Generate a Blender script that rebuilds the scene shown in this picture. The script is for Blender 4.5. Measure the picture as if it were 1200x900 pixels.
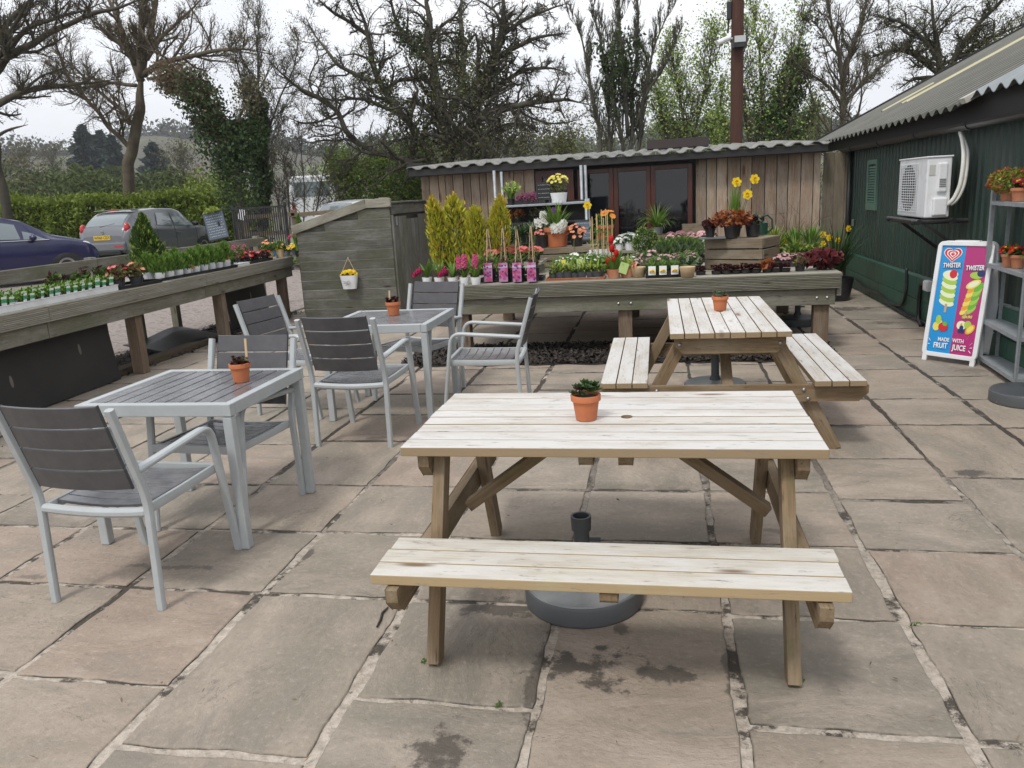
import bpy, math, random
import numpy as np
from math import radians, sin, cos, pi, sqrt
for _o in list(bpy.data.objects): bpy.data.objects.remove(_o)
S = bpy.context.scene
C = S.collection
# ------------------------------------------------------------------ camera, sky, sun, exposure
FPX, CX, CY, CAMH = 930., 600., 450., 1.6
ROLL, PITCH, YAW = radians(3.2), radians(13.36), radians(11.105)
def _rz(w):
    c, s = cos(YAW), sin(YAW); return np.array([c*w[0]-s*w[1], s*w[0]+c*w[1], w[2]])
_fw = np.array([0, cos(PITCH), -sin(PITCH)]); _dn = np.array([0, -sin(PITCH), -cos(PITCH)]); _rt = np.array([1., 0, 0])
CF = _rz(_fw); CR = _rz(_rt*cos(ROLL)+_dn*sin(ROLL)); CD = _rz(-_rt*sin(ROLL)+_dn*cos(ROLL))
def ray(x, y): return CF*FPX + CR*(x-CX) + CD*(y-CY)
EYE = np.array([0, 0, CAMH])
def G(x, y, z=0.): d = ray(x, y); return EYE + d*((z-CAMH)/d[2])        # where a sight line meets a height (survey of the photo)
def AY(x, y, Y): d = ray(x, y); return EYE + d*(Y/d[1])                    # ... or a distance
def AX(x, y, X): d = ray(x, y); return EYE + d*(X/d[0])
from mathutils import Matrix, Vector
cam = bpy.data.cameras.new('camera'); cam.sensor_width = 36; cam.lens = FPX/1200*36; cam.clip_start = .05; cam.clip_end = 5000
co = bpy.data.objects.new('camera', cam); C.objects.link(co)
M4 = Matrix([[CR[i], -CD[i], -CF[i], EYE[i]] for i in range(3)]+[[0, 0, 0, 1]])
co.matrix_world = M4; S.camera = co

SUN_EL, SUN_AZ = radians(58), radians(200)      # azimuth clockwise from +Y
W = bpy.data.worlds.new('World'); S.world = W; W.use_nodes = True
def worldsky():
    n = W.node_tree.nodes; l = W.node_tree.links; n.clear()
    out = n.new('ShaderNodeOutputWorld'); bg = n.new('ShaderNodeBackground'); bg.inputs[1].default_value = .1
    sky = n.new('ShaderNodeTexSky'); sky.sky_type = 'NISHITA'; sky.sun_disc = False
    sky.sun_elevation = SUN_EL; sky.sun_rotation = SUN_AZ; sky.air_density = 1.2; sky.dust_density = 3.
    tc = n.new('ShaderNodeTexCoord'); mp = n.new('ShaderNodeMapping'); mp.inputs[3].default_value = (1, 1, 2.6)
    nz = n.new('ShaderNodeTexNoise'); nz.inputs['Scale'].default_value = 1.7; nz.inputs['Detail'].default_value = 5; nz.inputs['Roughness'].default_value = .55
    rp = n.new('ShaderNodeValToRGB'); e = rp.color_ramp.elements
    e[0].position = .3; e[0].color = (.50, .52, .57, 1); e[1].position = .66; e[1].color = (.70, .705, .72, 1)
    ml = n.new('ShaderNodeVectorMath'); ml.operation = 'SCALE'                     # an overcast sky is brightest overhead
    sz = n.new('ShaderNodeSeparateXYZ'); l.new(tc.outputs['Generated'], sz.inputs[0]); gr = n.new('ShaderNodeMapRange'); gr.inputs[1].default_value = .1; gr.inputs[2].default_value = .95; gr.inputs[3].default_value = 12.8; gr.inputs[4].default_value = 15.5; l.new(sz.outputs['Z'], gr.inputs[0]); l.new(gr.outputs[0], ml.inputs['Scale'])
    mx = n.new('ShaderNodeMixRGB'); mx.inputs[0].default_value = .93
    l.new(tc.outputs['Generated'], mp.inputs[0]); l.new(mp.outputs[0], nz.inputs['Vector']); l.new(nz.outputs[0], rp.inputs[0])
    l.new(rp.outputs[0], ml.inputs[0]); l.new(sky.outputs[0], mx.inputs[1]); l.new(ml.outputs[0], mx.inputs[2])
    l.new(mx.outputs[0], bg.inputs[0]); l.new(bg.outputs[0], out.inputs[0])
worldsky()
sl = bpy.data.lights.new('sun', 'SUN'); sl.energy = 1.5; sl.angle = radians(10); sl.color = (1, .97, .92)
so = bpy.data.objects.new('sun', sl); C.objects.link(so)
so.rotation_euler = Vector((-sin(SUN_AZ)*cos(SUN_EL), -cos(SUN_AZ)*cos(SUN_EL), -sin(SUN_EL))).to_track_quat('-Z', 'Y').to_euler()
S.view_settings.view_transform = 'Standard'; S.view_settings.look = 'None'; S.view_settings.gamma = 1
S.view_settings.exposure = 0.42; S.view_settings.use_curve_mapping = False
S.cycles.max_bounces = 6; S.cycles.diffuse_bounces = 3; S.cycles.glossy_bounces = 3; S.cycles.transparent_max_bounces = 12

rng = random.Random(7); nr = np.random.default_rng(7)
# ------------------------------------------------------------------ mesh builder
def _n(v): v = np.asarray(v, float); return v/(np.linalg.norm(v)+1e-12)
class MB:
    def __init__(s): s.v = []; s.g = []; s.f = []; s.n = 0
    def add(s, V, F, gp=None):
        V = np.asarray(V, float).reshape(-1, 3); k = s.n
        s.v.append(V); s.g.append(V.copy() if gp is None else np.asarray(gp, float).reshape(-1, 3)); s.n += len(V)
        if isinstance(F, np.ndarray): s.f.append(F+k)
        else:
            by = {}
            for q in F: by.setdefault(len(q), []).append(q)
            for q in by.values(): s.f.append(np.array(q, int)+k)
        return s
    def beam(s, a, b, w, t, up=(0, 0, 1), ch=0., taper=1.):
        """bar from a to b, w wide (across up), t thick (along up); ch chamfers the lower corners of both ends"""
        a = np.asarray(a, float); b = np.asarray(b, float); x = _n(b-a); L = np.linalg.norm(b-a)
        up = np.asarray(up, float)
        if abs(x@_n(up)) > .99: up = np.array([1., 0, 0])
        y = _n(np.cross(up, x)); z = np.cross(x, y)
        o = nr.random(3)*7
        if ch:
            pr = [(0, t/2), (0, -t/2+ch), (ch, -t/2), (L-ch, -t/2), (L, -t/2+ch), (L, t/2)]
            V = []; Gp = []
            for sy in (-1, 1):
                for px, pz in pr: V.append(a+x*px+y*sy*w/2+z*pz); Gp.append((px+o[0], sy*w/2+o[1], pz+o[2]))
            n = 6; F = [tuple(range(n)), tuple(range(2*n-1, n-1, -1))]+[(i, n+i, n+(i+1) % n, (i+1) % n)[::-1] for i in range(n)]
            F = [tuple(reversed(f)) for f in F]
            return s.add(V, F, Gp)
        V = []; Gp = []
        for px in (0, L):
            k = 1 if px == 0 else taper
            for sy, sz in ((-1, -1), (1, -1), (1, 1), (-1, 1)):
                V.append(a+x*px+y*sy*w/2*k+z*sz*t/2*k); Gp.append((px+o[0], sy*w/2+o[1], sz*t/2+o[2]))
        return s.add(V, [(3, 2, 1, 0), (4, 5, 6, 7), (0, 1, 5, 4), (1, 2, 6, 5), (2, 3, 7, 6), (3, 0, 4, 7)], Gp)
    def box(s, c, d, rz=0.):
        """box of size d centred at c; the grain runs along its longest side"""
        c = np.asarray(c, float); i = int(np.argmax(d)); ax = [np.array([cos(rz), sin(rz), 0]), np.array([-sin(rz), cos(rz), 0]), np.array([0, 0, 1.])]
        e = ax[i]*d[i]/2
        if i == 2: return s.beam(c-e, c+e, d[1], d[0], ax[0])
        return s.beam(c-e, c+e, d[1-i], d[2])
    def tube(s, P, r, n=8, cap=True, flat=1., up=None):
        P = np.asarray(P, float); m = len(P); r = np.full(m, r) if np.isscalar(r) else np.asarray(r, float)
        T = np.gradient(P, axis=0); T /= np.linalg.norm(T, axis=1)[:, None]+1e-12
        u = np.array([0, 0, 1.]) if up is None else np.asarray(up, float)
        if up is None and abs(T[0]@u) > .9: u = np.array([1., 0, 0])
        V = np.zeros((m, n, 3)); a = np.arange(n)*2*pi/n+(pi/n)
        X = u
        for i in range(m):
            X = X-T[i]*(X@T[i])
            X = _n(X) if np.linalg.norm(X) > 1e-6 else _n(np.cross(T[i], [0.3, .5, .8])); Yv = np.cross(T[i], X)
            V[i] = P[i]+r[i]*(np.cos(a)[:, None]*X*flat+np.sin(a)[:, None]*Yv)
        L = np.concatenate([[0], np.cumsum(np.linalg.norm(np.diff(P, axis=0), axis=1))])
        gp = np.stack([np.repeat(L[:, None], n, 1), np.tile(np.cos(a), (m, 1))*r[:, None], np.tile(np.sin(a), (m, 1))*r[:, None]], 2)
        i, j = np.meshgrid(np.arange(m-1), np.arange(n), indexing='ij'); j2 = (j+1) % n
        F = np.stack([i*n+j, i*n+j2, (i+1)*n+j2, (i+1)*n+j], 2).reshape(-1, 4)
        k = s.n; s.add(V.reshape(-1, 3), F, gp.reshape(-1, 3))
        if cap: s.f.append(np.array([list(range(n))[::-1]])+k); s.f.append(np.array([[(m-1)*n+q for q in range(n)]])+k)
        return s
    def lathe(s, prof, n=24, c=(0, 0, 0)):
        prof = np.asarray(prof, float); m = len(prof); a = np.arange(n)*2*pi/n
        V = np.stack([np.outer(prof[:, 0], np.cos(a)), np.outer(prof[:, 0], np.sin(a)), np.repeat(prof[:, 1][:, None], n, 1)], 2)+np.asarray(c, float)
        i, j = np.meshgrid(np.arange(m-1), np.arange(n), indexing='ij'); j2 = (j+1) % n
        F = np.stack([i*n+j, i*n+j2, (i+1)*n+j2, (i+1)*n+j], 2).reshape(-1, 4)
        return s.add(V.reshape(-1, 3), F)
    def prism(s, poly, h, M=None):
        """polygon in xy, from z=0 to z=h, moved by M"""
        n = len(poly); V = np.array([(x, y, z) for z in (0, h) for x, y in poly], float)
        if M is not None: V = np.array([M @ Vector(v) for v in V])
        return s.add(V, [tuple(range(n))[::-1], tuple(range(n, 2*n))]+[(i, (i+1) % n, n+(i+1) % n, n+i) for i in range(n)])
    def quads(s, P, U, Vv):
        """one four-cornered leaf per row: centre P, half-length U, half-width Vv (pointed: a diamond)"""
        P = np.asarray(P); n = len(P)
        V = np.stack([P-U, P-U*.1+Vv, P+U, P-U*.1-Vv], 1).reshape(-1, 3)
        return s.add(V, np.arange(4*n).reshape(n, 4))
    def ball(s, c, r, n=8, m=5, sq=(1, 1, 1)):
        th = np.linspace(0.12, pi-.12, m); pr = np.stack([np.sin(th), -np.cos(th)], 1)
        b = MB().lathe(pr, n); V = b.v[0]*np.asarray(sq)*r+np.asarray(c)
        k = s.n; s.add(V, b.f[0]); s.f.append(np.array([list(range(n))[::-1]])+k); s.f.append(np.array([[(m-1)*n+q for q in range(n)]])+k); return s
    def xf(s, M):
        R = np.array(M.to_3x3()); t = np.array(M.translation)
        s.v = [v@R.T+t for v in s.v]; return s
    def join(s, o): 
        for f in o.f: s.f.append(f+s.n)
        s.v += o.v; s.g += o.g; s.n += o.n; return s
    def build(s, name, mat, parent=None, smooth=False, bevel=0., loc=None):
        me = bpy.data.meshes.new(name); V = np.concatenate(s.v) if s.v else np.zeros((0, 3)); Gp = np.concatenate(s.g) if s.g else V
        me.vertices.add(len(V)); me.vertices.foreach_set('co', V.ravel())
        ls = np.concatenate([np.full(len(f), f.shape[1]) for f in s.f]); idx = np.concatenate([f.ravel() for f in s.f])
        me.loops.add(len(idx)); me.loops.foreach_set('vertex_index', idx.astype(np.int32))
        me.polygons.add(len(ls)); st = np.concatenate([[0], np.cumsum(ls)[:-1]])
        me.polygons.foreach_set('loop_start', st.astype(np.int32)); me.polygons.foreach_set('loop_total', ls.astype(np.int32))
        me.polygons.foreach_set('use_smooth', np.full(len(ls), bool(smooth)))
        at = me.attributes.new('gp', 'FLOAT_VECTOR', 'POINT'); at.data.foreach_set('vector', Gp.ravel())
        me.update(calc_edges=True); me.validate()
        me.materials.append(mat)
        o = bpy.data.objects.new(name, me); C.objects.link(o)
        if parent is not None: o.parent = parent
        if loc is not None: o.location = loc
        if bevel:
            b = o.modifiers.new('bevel', 'BEVEL'); b.width = bevel; b.segments = 2; b.limit_method = 'ANGLE'; b.angle_limit = radians(40); b.harden_normals = False
        return o
def tag(o, label=None, cat=None, group=None, kind=None):
    if label: o['label'] = label
    if cat: o['category'] = cat
    if group: o['group'] = group
    if kind: o['kind'] = kind
    return o
def thing(name, label, cat, loc=(0, 0, 0), rz=0., group=None):
    o = bpy.data.objects.new(name, None); C.objects.link(o); o.location = loc; o.rotation_euler = (0, 0, rz); o.empty_display_size = .1
    return tag(o, label, cat, group)
def dup(root, loc, rz=0., label=None, group=None, sc=None, parent=None):
    r = root.copy(); C.objects.link(r); r.parent = parent
    if parent is None:
        r.location = loc; r.rotation_euler = (0, 0, rz)
        if label: r['label'] = label
        if group: r['group'] = group
        if sc is not None: r.scale = (sc, sc, sc) if np.isscalar(sc) else sc
    for ch in list(root.children): dup(ch, None, parent=r)
    return r
# ------------------------------------------------------------------ materials
def mat(name, col, rough=.6, metal=0., spec=.5, var=None, vscale=6., isl=0., bump=0., bscale=40., trans=0., coat=0., dirt=None, dscale=3., dthr=(.5, .7), space='Object', dvec=None):
    """plain procedural surface: base colour col, patches of var, per-piece variation isl, dirt colour in noise patches, bump"""
    m = bpy.data.materials.new(name); m.use_nodes = True; n = m.node_tree.nodes; l = m.node_tree.links
    p = n['Principled BSDF']; p.inputs['Roughness'].default_value = rough; p.inputs['Metallic'].default_value = metal
    p.inputs['Specular IOR Level'].default_value = spec
    if coat: p.inputs['Coat Weight'].default_value = coat; p.inputs['Coat Roughness'].default_value = .04
    tc = n.new('ShaderNodeTexCoord'); src = tc.outputs[space]
    cur = n.new('ShaderNodeRGB'); cur.outputs[0].default_value = (*col, 1); cur = cur.outputs[0]
    def noise(sc, det=4):
        z = n.new('ShaderNodeTexNoise'); z.inputs['Scale'].default_value = sc; z.inputs['Detail'].default_value = det; z.inputs['Roughness'].default_value = .65; l.new(src, z.inputs['Vector']); return z.outputs[0]
    def mixc(fac, a, b):
        x = n.new('ShaderNodeMixRGB'); l.new(fac, x.inputs[0]); l.new(a, x.inputs[1])
        if isinstance(b, tuple): x.inputs[2].default_value = (*b, 1)
        else: l.new(b, x.inputs[2])
        return x.outputs[0]
    def ramp(v, lo, hi):
        x = n.new('ShaderNodeMapRange'); x.inputs[1].default_value = lo; x.inputs[2].default_value = hi; l.new(v, x.inputs[0]); return x.outputs[0]
    if var: cur = mixc(ramp(noise(vscale), .35, .65), cur, var)
    if isl:
        g = n.new('ShaderNodeNewGeometry'); h = n.new('ShaderNodeHueSaturation')
        a = n.new('ShaderNodeMapRange'); a.inputs[3].default_value = 1-isl; a.inputs[4].default_value = 1+isl; l.new(g.outputs['Random Per Island'], a.inputs[0])
        l.new(a.outputs[0], h.inputs['Value']); l.new(cur, h.inputs['Color']); cur = h.outputs[0]
    if dirt:
        if dvec: q = n.new('ShaderNodeMapping'); q.inputs[3].default_value = dvec; l.new(tc.outputs[space], q.inputs[0]); src = q.outputs[0]
        cur = mixc(ramp(noise(dscale, 6), *dthr), cur, dirt); src = tc.outputs[space]
    l.new(cur, p.inputs['Base Color'])
    if bump:
        b = n.new('ShaderNodeBump'); b.inputs['Strength'].default_value = 1; b.inputs['Distance'].default_value = bump; l.new(noise(bscale, 5), b.inputs['Height']); l.new(b.outputs[0], p.inputs['Normal'])
    if trans:
        t = n.new('ShaderNodeBsdfTranslucent'); l.new(cur, t.inputs[0]); x = n.new('ShaderNodeMixShader'); x.inputs[0].default_value = trans
        l.new(p.outputs[0], x.inputs[1]); l.new(t.outputs[0], x.inputs[2]); l.new(x.outputs[0], n['Material Output'].inputs[0])
    return m
def wood(name, c1, c2, grey=None, gthr=(.45, .7), algae=None, athr=(.5, .75), ascale=2., isl=.18, knots=True, knot=.13, rough=.8, side=None, bump=.0015):
    """sawn timber: grain along each piece, knots, weathered grey and green algae patches"""
    m = bpy.data.materials.new(name); m.use_nodes = True; n = m.node_tree.nodes; l = m.node_tree.links
    p = n['Principled BSDF']; p.inputs['Roughness'].default_value = rough; p.inputs['Specular IOR Level'].default_value = .3
    at = n.new('ShaderNodeAttribute'); at.attribute_name = 'gp'
    def N(t, **k):
        x = n.new(t)
        for a, b in k.items(): x.inputs[a.replace('_', ' ')].default_value = b
        return x
    mp = N('ShaderNodeMapping'); mp.inputs[3].default_value = (1.6, 44, 44); l.new(at.outputs['Vector'], mp.inputs[0])
    nz = N('ShaderNodeTexNoise', Scale=2.2, Detail=6., Roughness=.7, Distortion=.6); l.new(mp.outputs[0], nz.inputs['Vector'])
    r = n.new('ShaderNodeMapRange'); r.inputs[1].default_value = .32; r.inputs[2].default_value = .68; l.new(nz.outputs[0], r.inputs[0])
    x = n.new('ShaderNodeMixRGB'); x.inputs[1].default_value = (*c1, 1); x.inputs[2].default_value = (*c2, 1); l.new(r.outputs[0], x.inputs[0]); cur = x.outputs[0]
    def patch(sc, lo, hi, c, cur, vec=(1, 3, 3)):
        q = n.new('ShaderNodeMapping'); q.inputs[3].default_value = vec; l.new(at.outputs['Vector'], q.inputs[0])
        z = N('ShaderNodeTexNoise', Scale=sc, Detail=6., Roughness=.7); l.new(q.outputs[0], z.inputs['Vector'])
        a = n.new('ShaderNodeMapRange'); a.inputs[1].default_value = lo; a.inputs[2].default_value = hi; l.new(z.outputs[0], a.inputs[0])
        y = n.new('ShaderNodeMixRGB'); y.inputs[2].default_value = (*c, 1); l.new(a.outputs[0], y.inputs[0]); l.new(cur, y.inputs[1]); return y.outputs[0]
    if grey: cur = patch(1.6, gthr[0], gthr[1], grey, cur, (1, 4, 4))
    if side:                                             # edges and ends keep the brown of unweathered timber
        gg = n.new('ShaderNodeNewGeometry'); sp = n.new('ShaderNodeSeparateXYZ'); l.new(gg.outputs['True Normal'], sp.inputs[0]); a = n.new('ShaderNodeMapRange'); a.inputs[1].default_value = .75; a.inputs[2].default_value = .3; l.new(sp.outputs['Z'], a.inputs[0])
        y = n.new('ShaderNodeMixRGB'); y.inputs[2].default_value = (*side, 1); l.new(a.outputs[0], y.inputs[0]); l.new(cur, y.inputs[1]); cur = y.outputs[0]
    if algae: cur = patch(ascale, athr[0], athr[1], algae, cur, (1, 1.5, 1.5))
    cur = patch(26., .585, .69, tuple(q*.36 for q in c1), cur, (.35, 2.2, 2.2))       # dark streaks and splits
    if knots:
        q = n.new('ShaderNodeMapping'); q.inputs[3].default_value = (1.5, 6, 6); l.new(at.outputs['Vector'], q.inputs[0])
        v = N('ShaderNodeTexVoronoi', Scale=1.1); l.new(q.outputs[0], v.inputs['Vector'])
        a = n.new('ShaderNodeMapRange'); a.inputs[1].default_value = knot; a.inputs[2].default_value = knot*.4; l.new(v.outputs['Distance'], a.inputs[0])
        y = n.new('ShaderNodeMixRGB'); y.inputs[2].default_value = (c1[0]*.35, c1[1]*.26, c1[2]*.2, 1); l.new(a.outputs[0], y.inputs[0]); l.new(cur, y.inputs[1]); cur = y.outputs[0]
    if isl:
        g = n.new('ShaderNodeNewGeometry'); h = n.new('ShaderNodeHueSaturation'); a = n.new('ShaderNodeMapRange'); a.inputs[3].default_value = 1-isl; a.inputs[4].default_value = 1+isl
        l.new(g.outputs['Random Per Island'], a.inputs[0]); l.new(a.outputs[0], h.inputs['Value']); l.new(cur, h.inputs['Color']); cur = h.outputs[0]
    l.new(cur, p.inputs['Base Color'])
    b = n.new('ShaderNodeBump'); b.inputs['Distance'].default_value = bump; l.new(nz.outputs[0], b.inputs['Height']); l.new(b.outputs[0], p.inputs['Normal'])
    return m
M = {}
M['table_wood'] = wood('weathered_white_timber', (.55, .51, .45), (.37, .335, .285), grey=(.57, .555, .53), gthr=(.36, .56), isl=.10, knot=.16, side=(.30, .22, .13))
M['frame_wood'] = wood('brown_treated_timber', (.265, .185, .105), (.145, .098, .055), grey=(.30, .24, .165), algae=(.13, .12, .05), athr=(.56, .75), isl=.15)
M['bench_wood'] = wood('bench_seat_timber', (.55, .505, .425), (.37, .33, .26), grey=(.56, .54, .50), gthr=(.38, .58), algae=(.42, .40, .25), athr=(.6, .85), isl=.06, side=(.40, .30, .17))
M['mossy_wood'] = wood('green_stained_timber', (.215, .20, .155), (.115, .107, .082), grey=(.27, .26, .225), algae=(.125, .13, .078), athr=(.45, .70), isl=.14, bump=.003)
M['deck_wood'] = wood('grooved_deck_board', (.36, .335, .275), (.21, .195, .155), grey=(.39, .375, .33), algae=(.25, .245, .175), athr=(.5, .75), isl=.1)
M['post_wood'] = wood('brown_post', (.21, .15, .10), (.115, .08, .055), grey=(.25, .20, .15), isl=.1)
M['shed_wood'] = wood('grey_shed_board', (.185, .182, .158), (.072, .071, .062), grey=(.235, .232, .208), algae=(.105, .11, .072), athr=(.42, .66), isl=.17, bump=.004)
M['trim_wood'] = wood('pale_lichen_trim', (.27, .25, .20), (.14, .13, .10), grey=(.33, .315, .26), isl=.1, bump=.005)
M['cabin_wood'] = wood('cabin_board', (.36, .26, .18), (.17, .12, .082), grey=(.36, .30, .24), gthr=(.42, .65), isl=.38, bump=.003, knot=.21)
M['damp_wood'] = wood('damp_fence_board', (.20, .165, .12), (.11, .09, .065), grey=(.24, .21, .165), algae=(.15, .145, .065), athr=(.55, .8), isl=.22)
M['crate_wood'] = wood('crate_slat', (.255, .20, .135), (.145, .11, .072), grey=(.29, .25, .19), isl=.22)
M['frame_red'] = mat('red_brown_frame', (.065, .017, .010), .4, isl=.1, bump=.0005)
M['dark_fascia'] = mat('black_fascia', (.018, .016, .016), .55)
M['alu'] = mat('silver_painted_aluminium', (.40, .425, .43), .40, spec=.5, var=(.36, .38, .385), vscale=9, bump=.0002, bscale=300)
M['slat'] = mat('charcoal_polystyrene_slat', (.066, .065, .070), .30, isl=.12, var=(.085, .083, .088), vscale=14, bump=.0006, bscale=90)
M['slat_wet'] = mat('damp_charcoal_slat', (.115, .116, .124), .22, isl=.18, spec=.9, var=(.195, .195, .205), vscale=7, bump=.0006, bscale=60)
M['terracotta'] = mat('terracotta', (.50, .155, .06), .8, var=(.43, .14, .06), vscale=14, bump=.0006, bscale=120)
M['terracotta_pale'] = mat('salt_stained_terracotta', (.42, .16, .08), .85, dirt=(.44, .27, .18), dscale=7, dthr=(.5, .7), bump=.0006)
M['soil'] = mat('potting_soil', (.022, .016, .012), .95, bump=.006, bscale=90)
M['stick'] = mat('pale_wooden_stick', (.55, .40, .23), .7)
M['grey_plastic'] = mat('grey_plastic', (.165, .175, .18), .33, dirt=(.24, .245, .24), dscale=5, dthr=(.45, .75), bump=.0006, bscale=60)
M['dark_plastic'] = mat('dark_grey_plastic', (.055, .06, .065), .45)
M['black_plastic'] = mat('black_plastic', (.014, .014, .015), .42, dirt=(.05, .047, .042), dscale=6, dthr=(.5, .8))
M['white_plastic'] = mat('white_plastic', (.74, .75, .76), .45, dirt=(.62, .62, .60), dscale=5)
M['zinc'] = mat('galvanised_steel', (.36, .385, .40), .45, metal=.25, var=(.27, .29, .305), vscale=22)
M['steel_dull'] = mat('dull_bolt_steel', (.36, .36, .35), .35, metal=.8)
M['glass_dark'] = mat('dark_window_glass', (.006, .007, .009), .04, spec=.6)
# ------------------------------------------------------------------ terrain
def sst(a, b, x): t = np.clip((x-a)/(b-a), 0, 1); return t*t*(3-2*t)
def gz(x, y):
    x = np.asarray(x, float); y = np.asarray(y, float)
    z = .24*sst(-6.6, -10.5, x)*sst(5, 9, y)
    d = np.hypot(x, y); az = np.degrees(np.arctan2(x, y))
    z = z-2.5*sst(26, 60, d)*sst(-2, -12, x)
    H = 13*np.exp(-((az+34)/17)**2)+20
    z = z+H*sst(70, 430, d)*(1+.10*np.sin(az*.35)+.06*np.sin(az*.9+1)+.05*np.sin(d*.02))-10*sst(480, 800, d)
    return z
def soilmat():
    m = mat('meadow_and_fields', (.085, .10, .042), .95, var=(.12, .15, .055), vscale=.013, dirt=(.07, .065, .042), dscale=.02, dthr=(.44, .48)); return m
xs = np.concatenate([-np.geomspace(900, 12, 60), np.linspace(-11, 11, 45), np.geomspace(12, 700, 40)])
ys = np.concatenate([np.linspace(-30, 30, 61), np.geomspace(31.5, 1100, 90)])
X_, Y_ = np.meshgrid(xs, ys, indexing='ij'); Z_ = gz(X_, Y_)-.03
nx, ny = len(xs), len(ys); i_, j_ = np.meshgrid(np.arange(nx-1), np.arange(ny-1), indexing='ij')
gm = MB().add(np.stack([X_, Y_, Z_], 2).reshape(-1, 3), np.stack([i_*ny+j_, (i_+1)*ny+j_, (i_+1)*ny+j_+1, i_*ny+j_+1], 2).reshape(-1, 4))
tag(gm.build('ground', soilmat(), smooth=True), kind='structure')
# gravel car park beyond the left display bench
def sheet(x0, x1, y0, y1, dz, st=.5):
    a = np.arange(x0, x1+st, st); b = np.arange(y0, y1+st, st); A, B = np.meshgrid(a, b, indexing='ij'); Zz = gz(A, B)+dz
    n1, n2 = len(a), len(b); i, j = np.meshgrid(np.arange(n1-1), np.arange(n2-1), indexing='ij')
    return MB().add(np.stack([A, B, Zz], 2).reshape(-1, 3), np.stack([i*n2+j, (i+1)*n2+j, (i+1)*n2+j+1, i*n2+j+1], 2).reshape(-1, 4))
gravel = mat('pinkish_grey_gravel', (.27, .225, .20), .95, var=(.36, .31, .285), vscale=45, dirt=(.12, .105, .09), dscale=14, dthr=(.5, .68), bump=.02, bscale=60)
tag(sheet(-34, -5.75, 1, 19, -.012).build('car_park', gravel, smooth=True), kind='structure')
# ------------------------------------------------------------------ flagstone patio: stones laid in columns, joints surveyed from the photo
COLS = [-5.7, -5.05, -4.4, -3.71, -3.03, -2.35, -1.70, -1.04, -.415, .225, .86, 1.485, 2.10, 2.80]
KNOWN = {2: [2.2, 3.0, 3.9, 4.73, 5.4], 3: [2.45, 2.86, 3.46, 4.3, 4.95], 4: [1.6, 2.19, 2.85, 3.47, 4.12, 4.9], 5: [1.5, 2.18, 2.85, 3.47, 4.13, 4.98, 5.65], 6: [1.3, 1.875, 2.845, 3.48, 4.13, 4.7],
         7: [1.55, 2.19, 2.85, 3.45, 4.11, 4.8], 8: [1.2, 2.85, 3.46, 4.12, 4.75], 9: [1.55, 2.18, 2.83, 3.46, 4.12, 4.7], 10: [1.4, 2.17, 2.82, 3.445, 4.03, 4.68, 5.36, 6.03, 6.6],
         11: [1.5, 2.79, 3.45, 4.37, 5.37, 6.03, 7.01, 7.63, 8.7], 12: [1.3, 2.1, 2.79, 3.4, 4.05, 5.3, 6.0, 6.72, 7.5, 8.3]}
def stones():
    b = MB(); r = random.Random(11)
    for ci in range(len(COLS)-1):
        rows = list(KNOWN.get(ci, [1.4]))
        rows = [rows[0]-1.3, rows[0]-.62]+rows
        while rows[-1] < 13.4: rows.append(rows[-1]+r.choice([.62, .64, .66, .66, .93, .48]))
        for ri in range(len(rows)-1):
            x0, x1, y0, y1 = COLS[ci], COLS[ci+1], rows[ri], rows[ri+1]
            if y1 < .5: continue
            g = [r.uniform(.010, .022) for _ in range(4)]
            x0 += g[0]; x1 -= g[1]; y0 += g[2]*.85; y1 -= g[3]*.85
            c = [(x0, y0), (x1, y0), (x1, y1), (x0, y1)]; c = [(x+r.uniform(-.006, .006), y+r.uniform(-.006, .006)) for x, y in c]
            out = []
            for k in range(4):
                a, d = np.array(c[k]), np.array(c[(k+1) % 4]); L = np.linalg.norm(d-a); n = max(6, int(L/.035)); nn = np.array([-(d-a)[1], (d-a)[0]])/L
                ph = r.uniform(0, 6); w = 0
                for q in range(n):
                    t = q/n; w = .6*w+r.gauss(0, .0022); e = 1 if 0 < q else .0
                    out.append(a+(d-a)*t+nn*(w+.003*sin(9*t*L/.6+ph))*e)
            out = np.array(out); ctr = out.mean(0); 
            cr = out-ctr; rad = np.linalg.norm(cr, axis=1)[:, None]
            tz = r.uniform(-.0015, .0015); tx, ty = r.gauss(0, .0022), r.gauss(0, .0022)
            n = len(out); V = []
            for ins, z in ((-.001, -.03), (0, -.0065), (.0045, -.0015), (.012, 0.)):
                P2 = out-cr/rad*ins; zz = tz+tx*(P2[:, 0]-ctr[0])+ty*(P2[:, 1]-ctr[1])
                V.append(np.column_stack([P2, z+zz]))
            V = np.concatenate(V)
            F = [(s*n+q, s*n+(q+1) % n, (s+1)*n+(q+1) % n, (s+1)*n+q) for s in range(3) for q in range(n)]+[tuple(range(3*n, 4*n))]
            o = np.array([r.uniform(0, 50), r.uniform(0, 50), 0])
            gp = V+o
            if r.random() < .5: gp = gp[:, [1, 0, 2]]
            b.add(V, F, gp)
    return b
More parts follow.
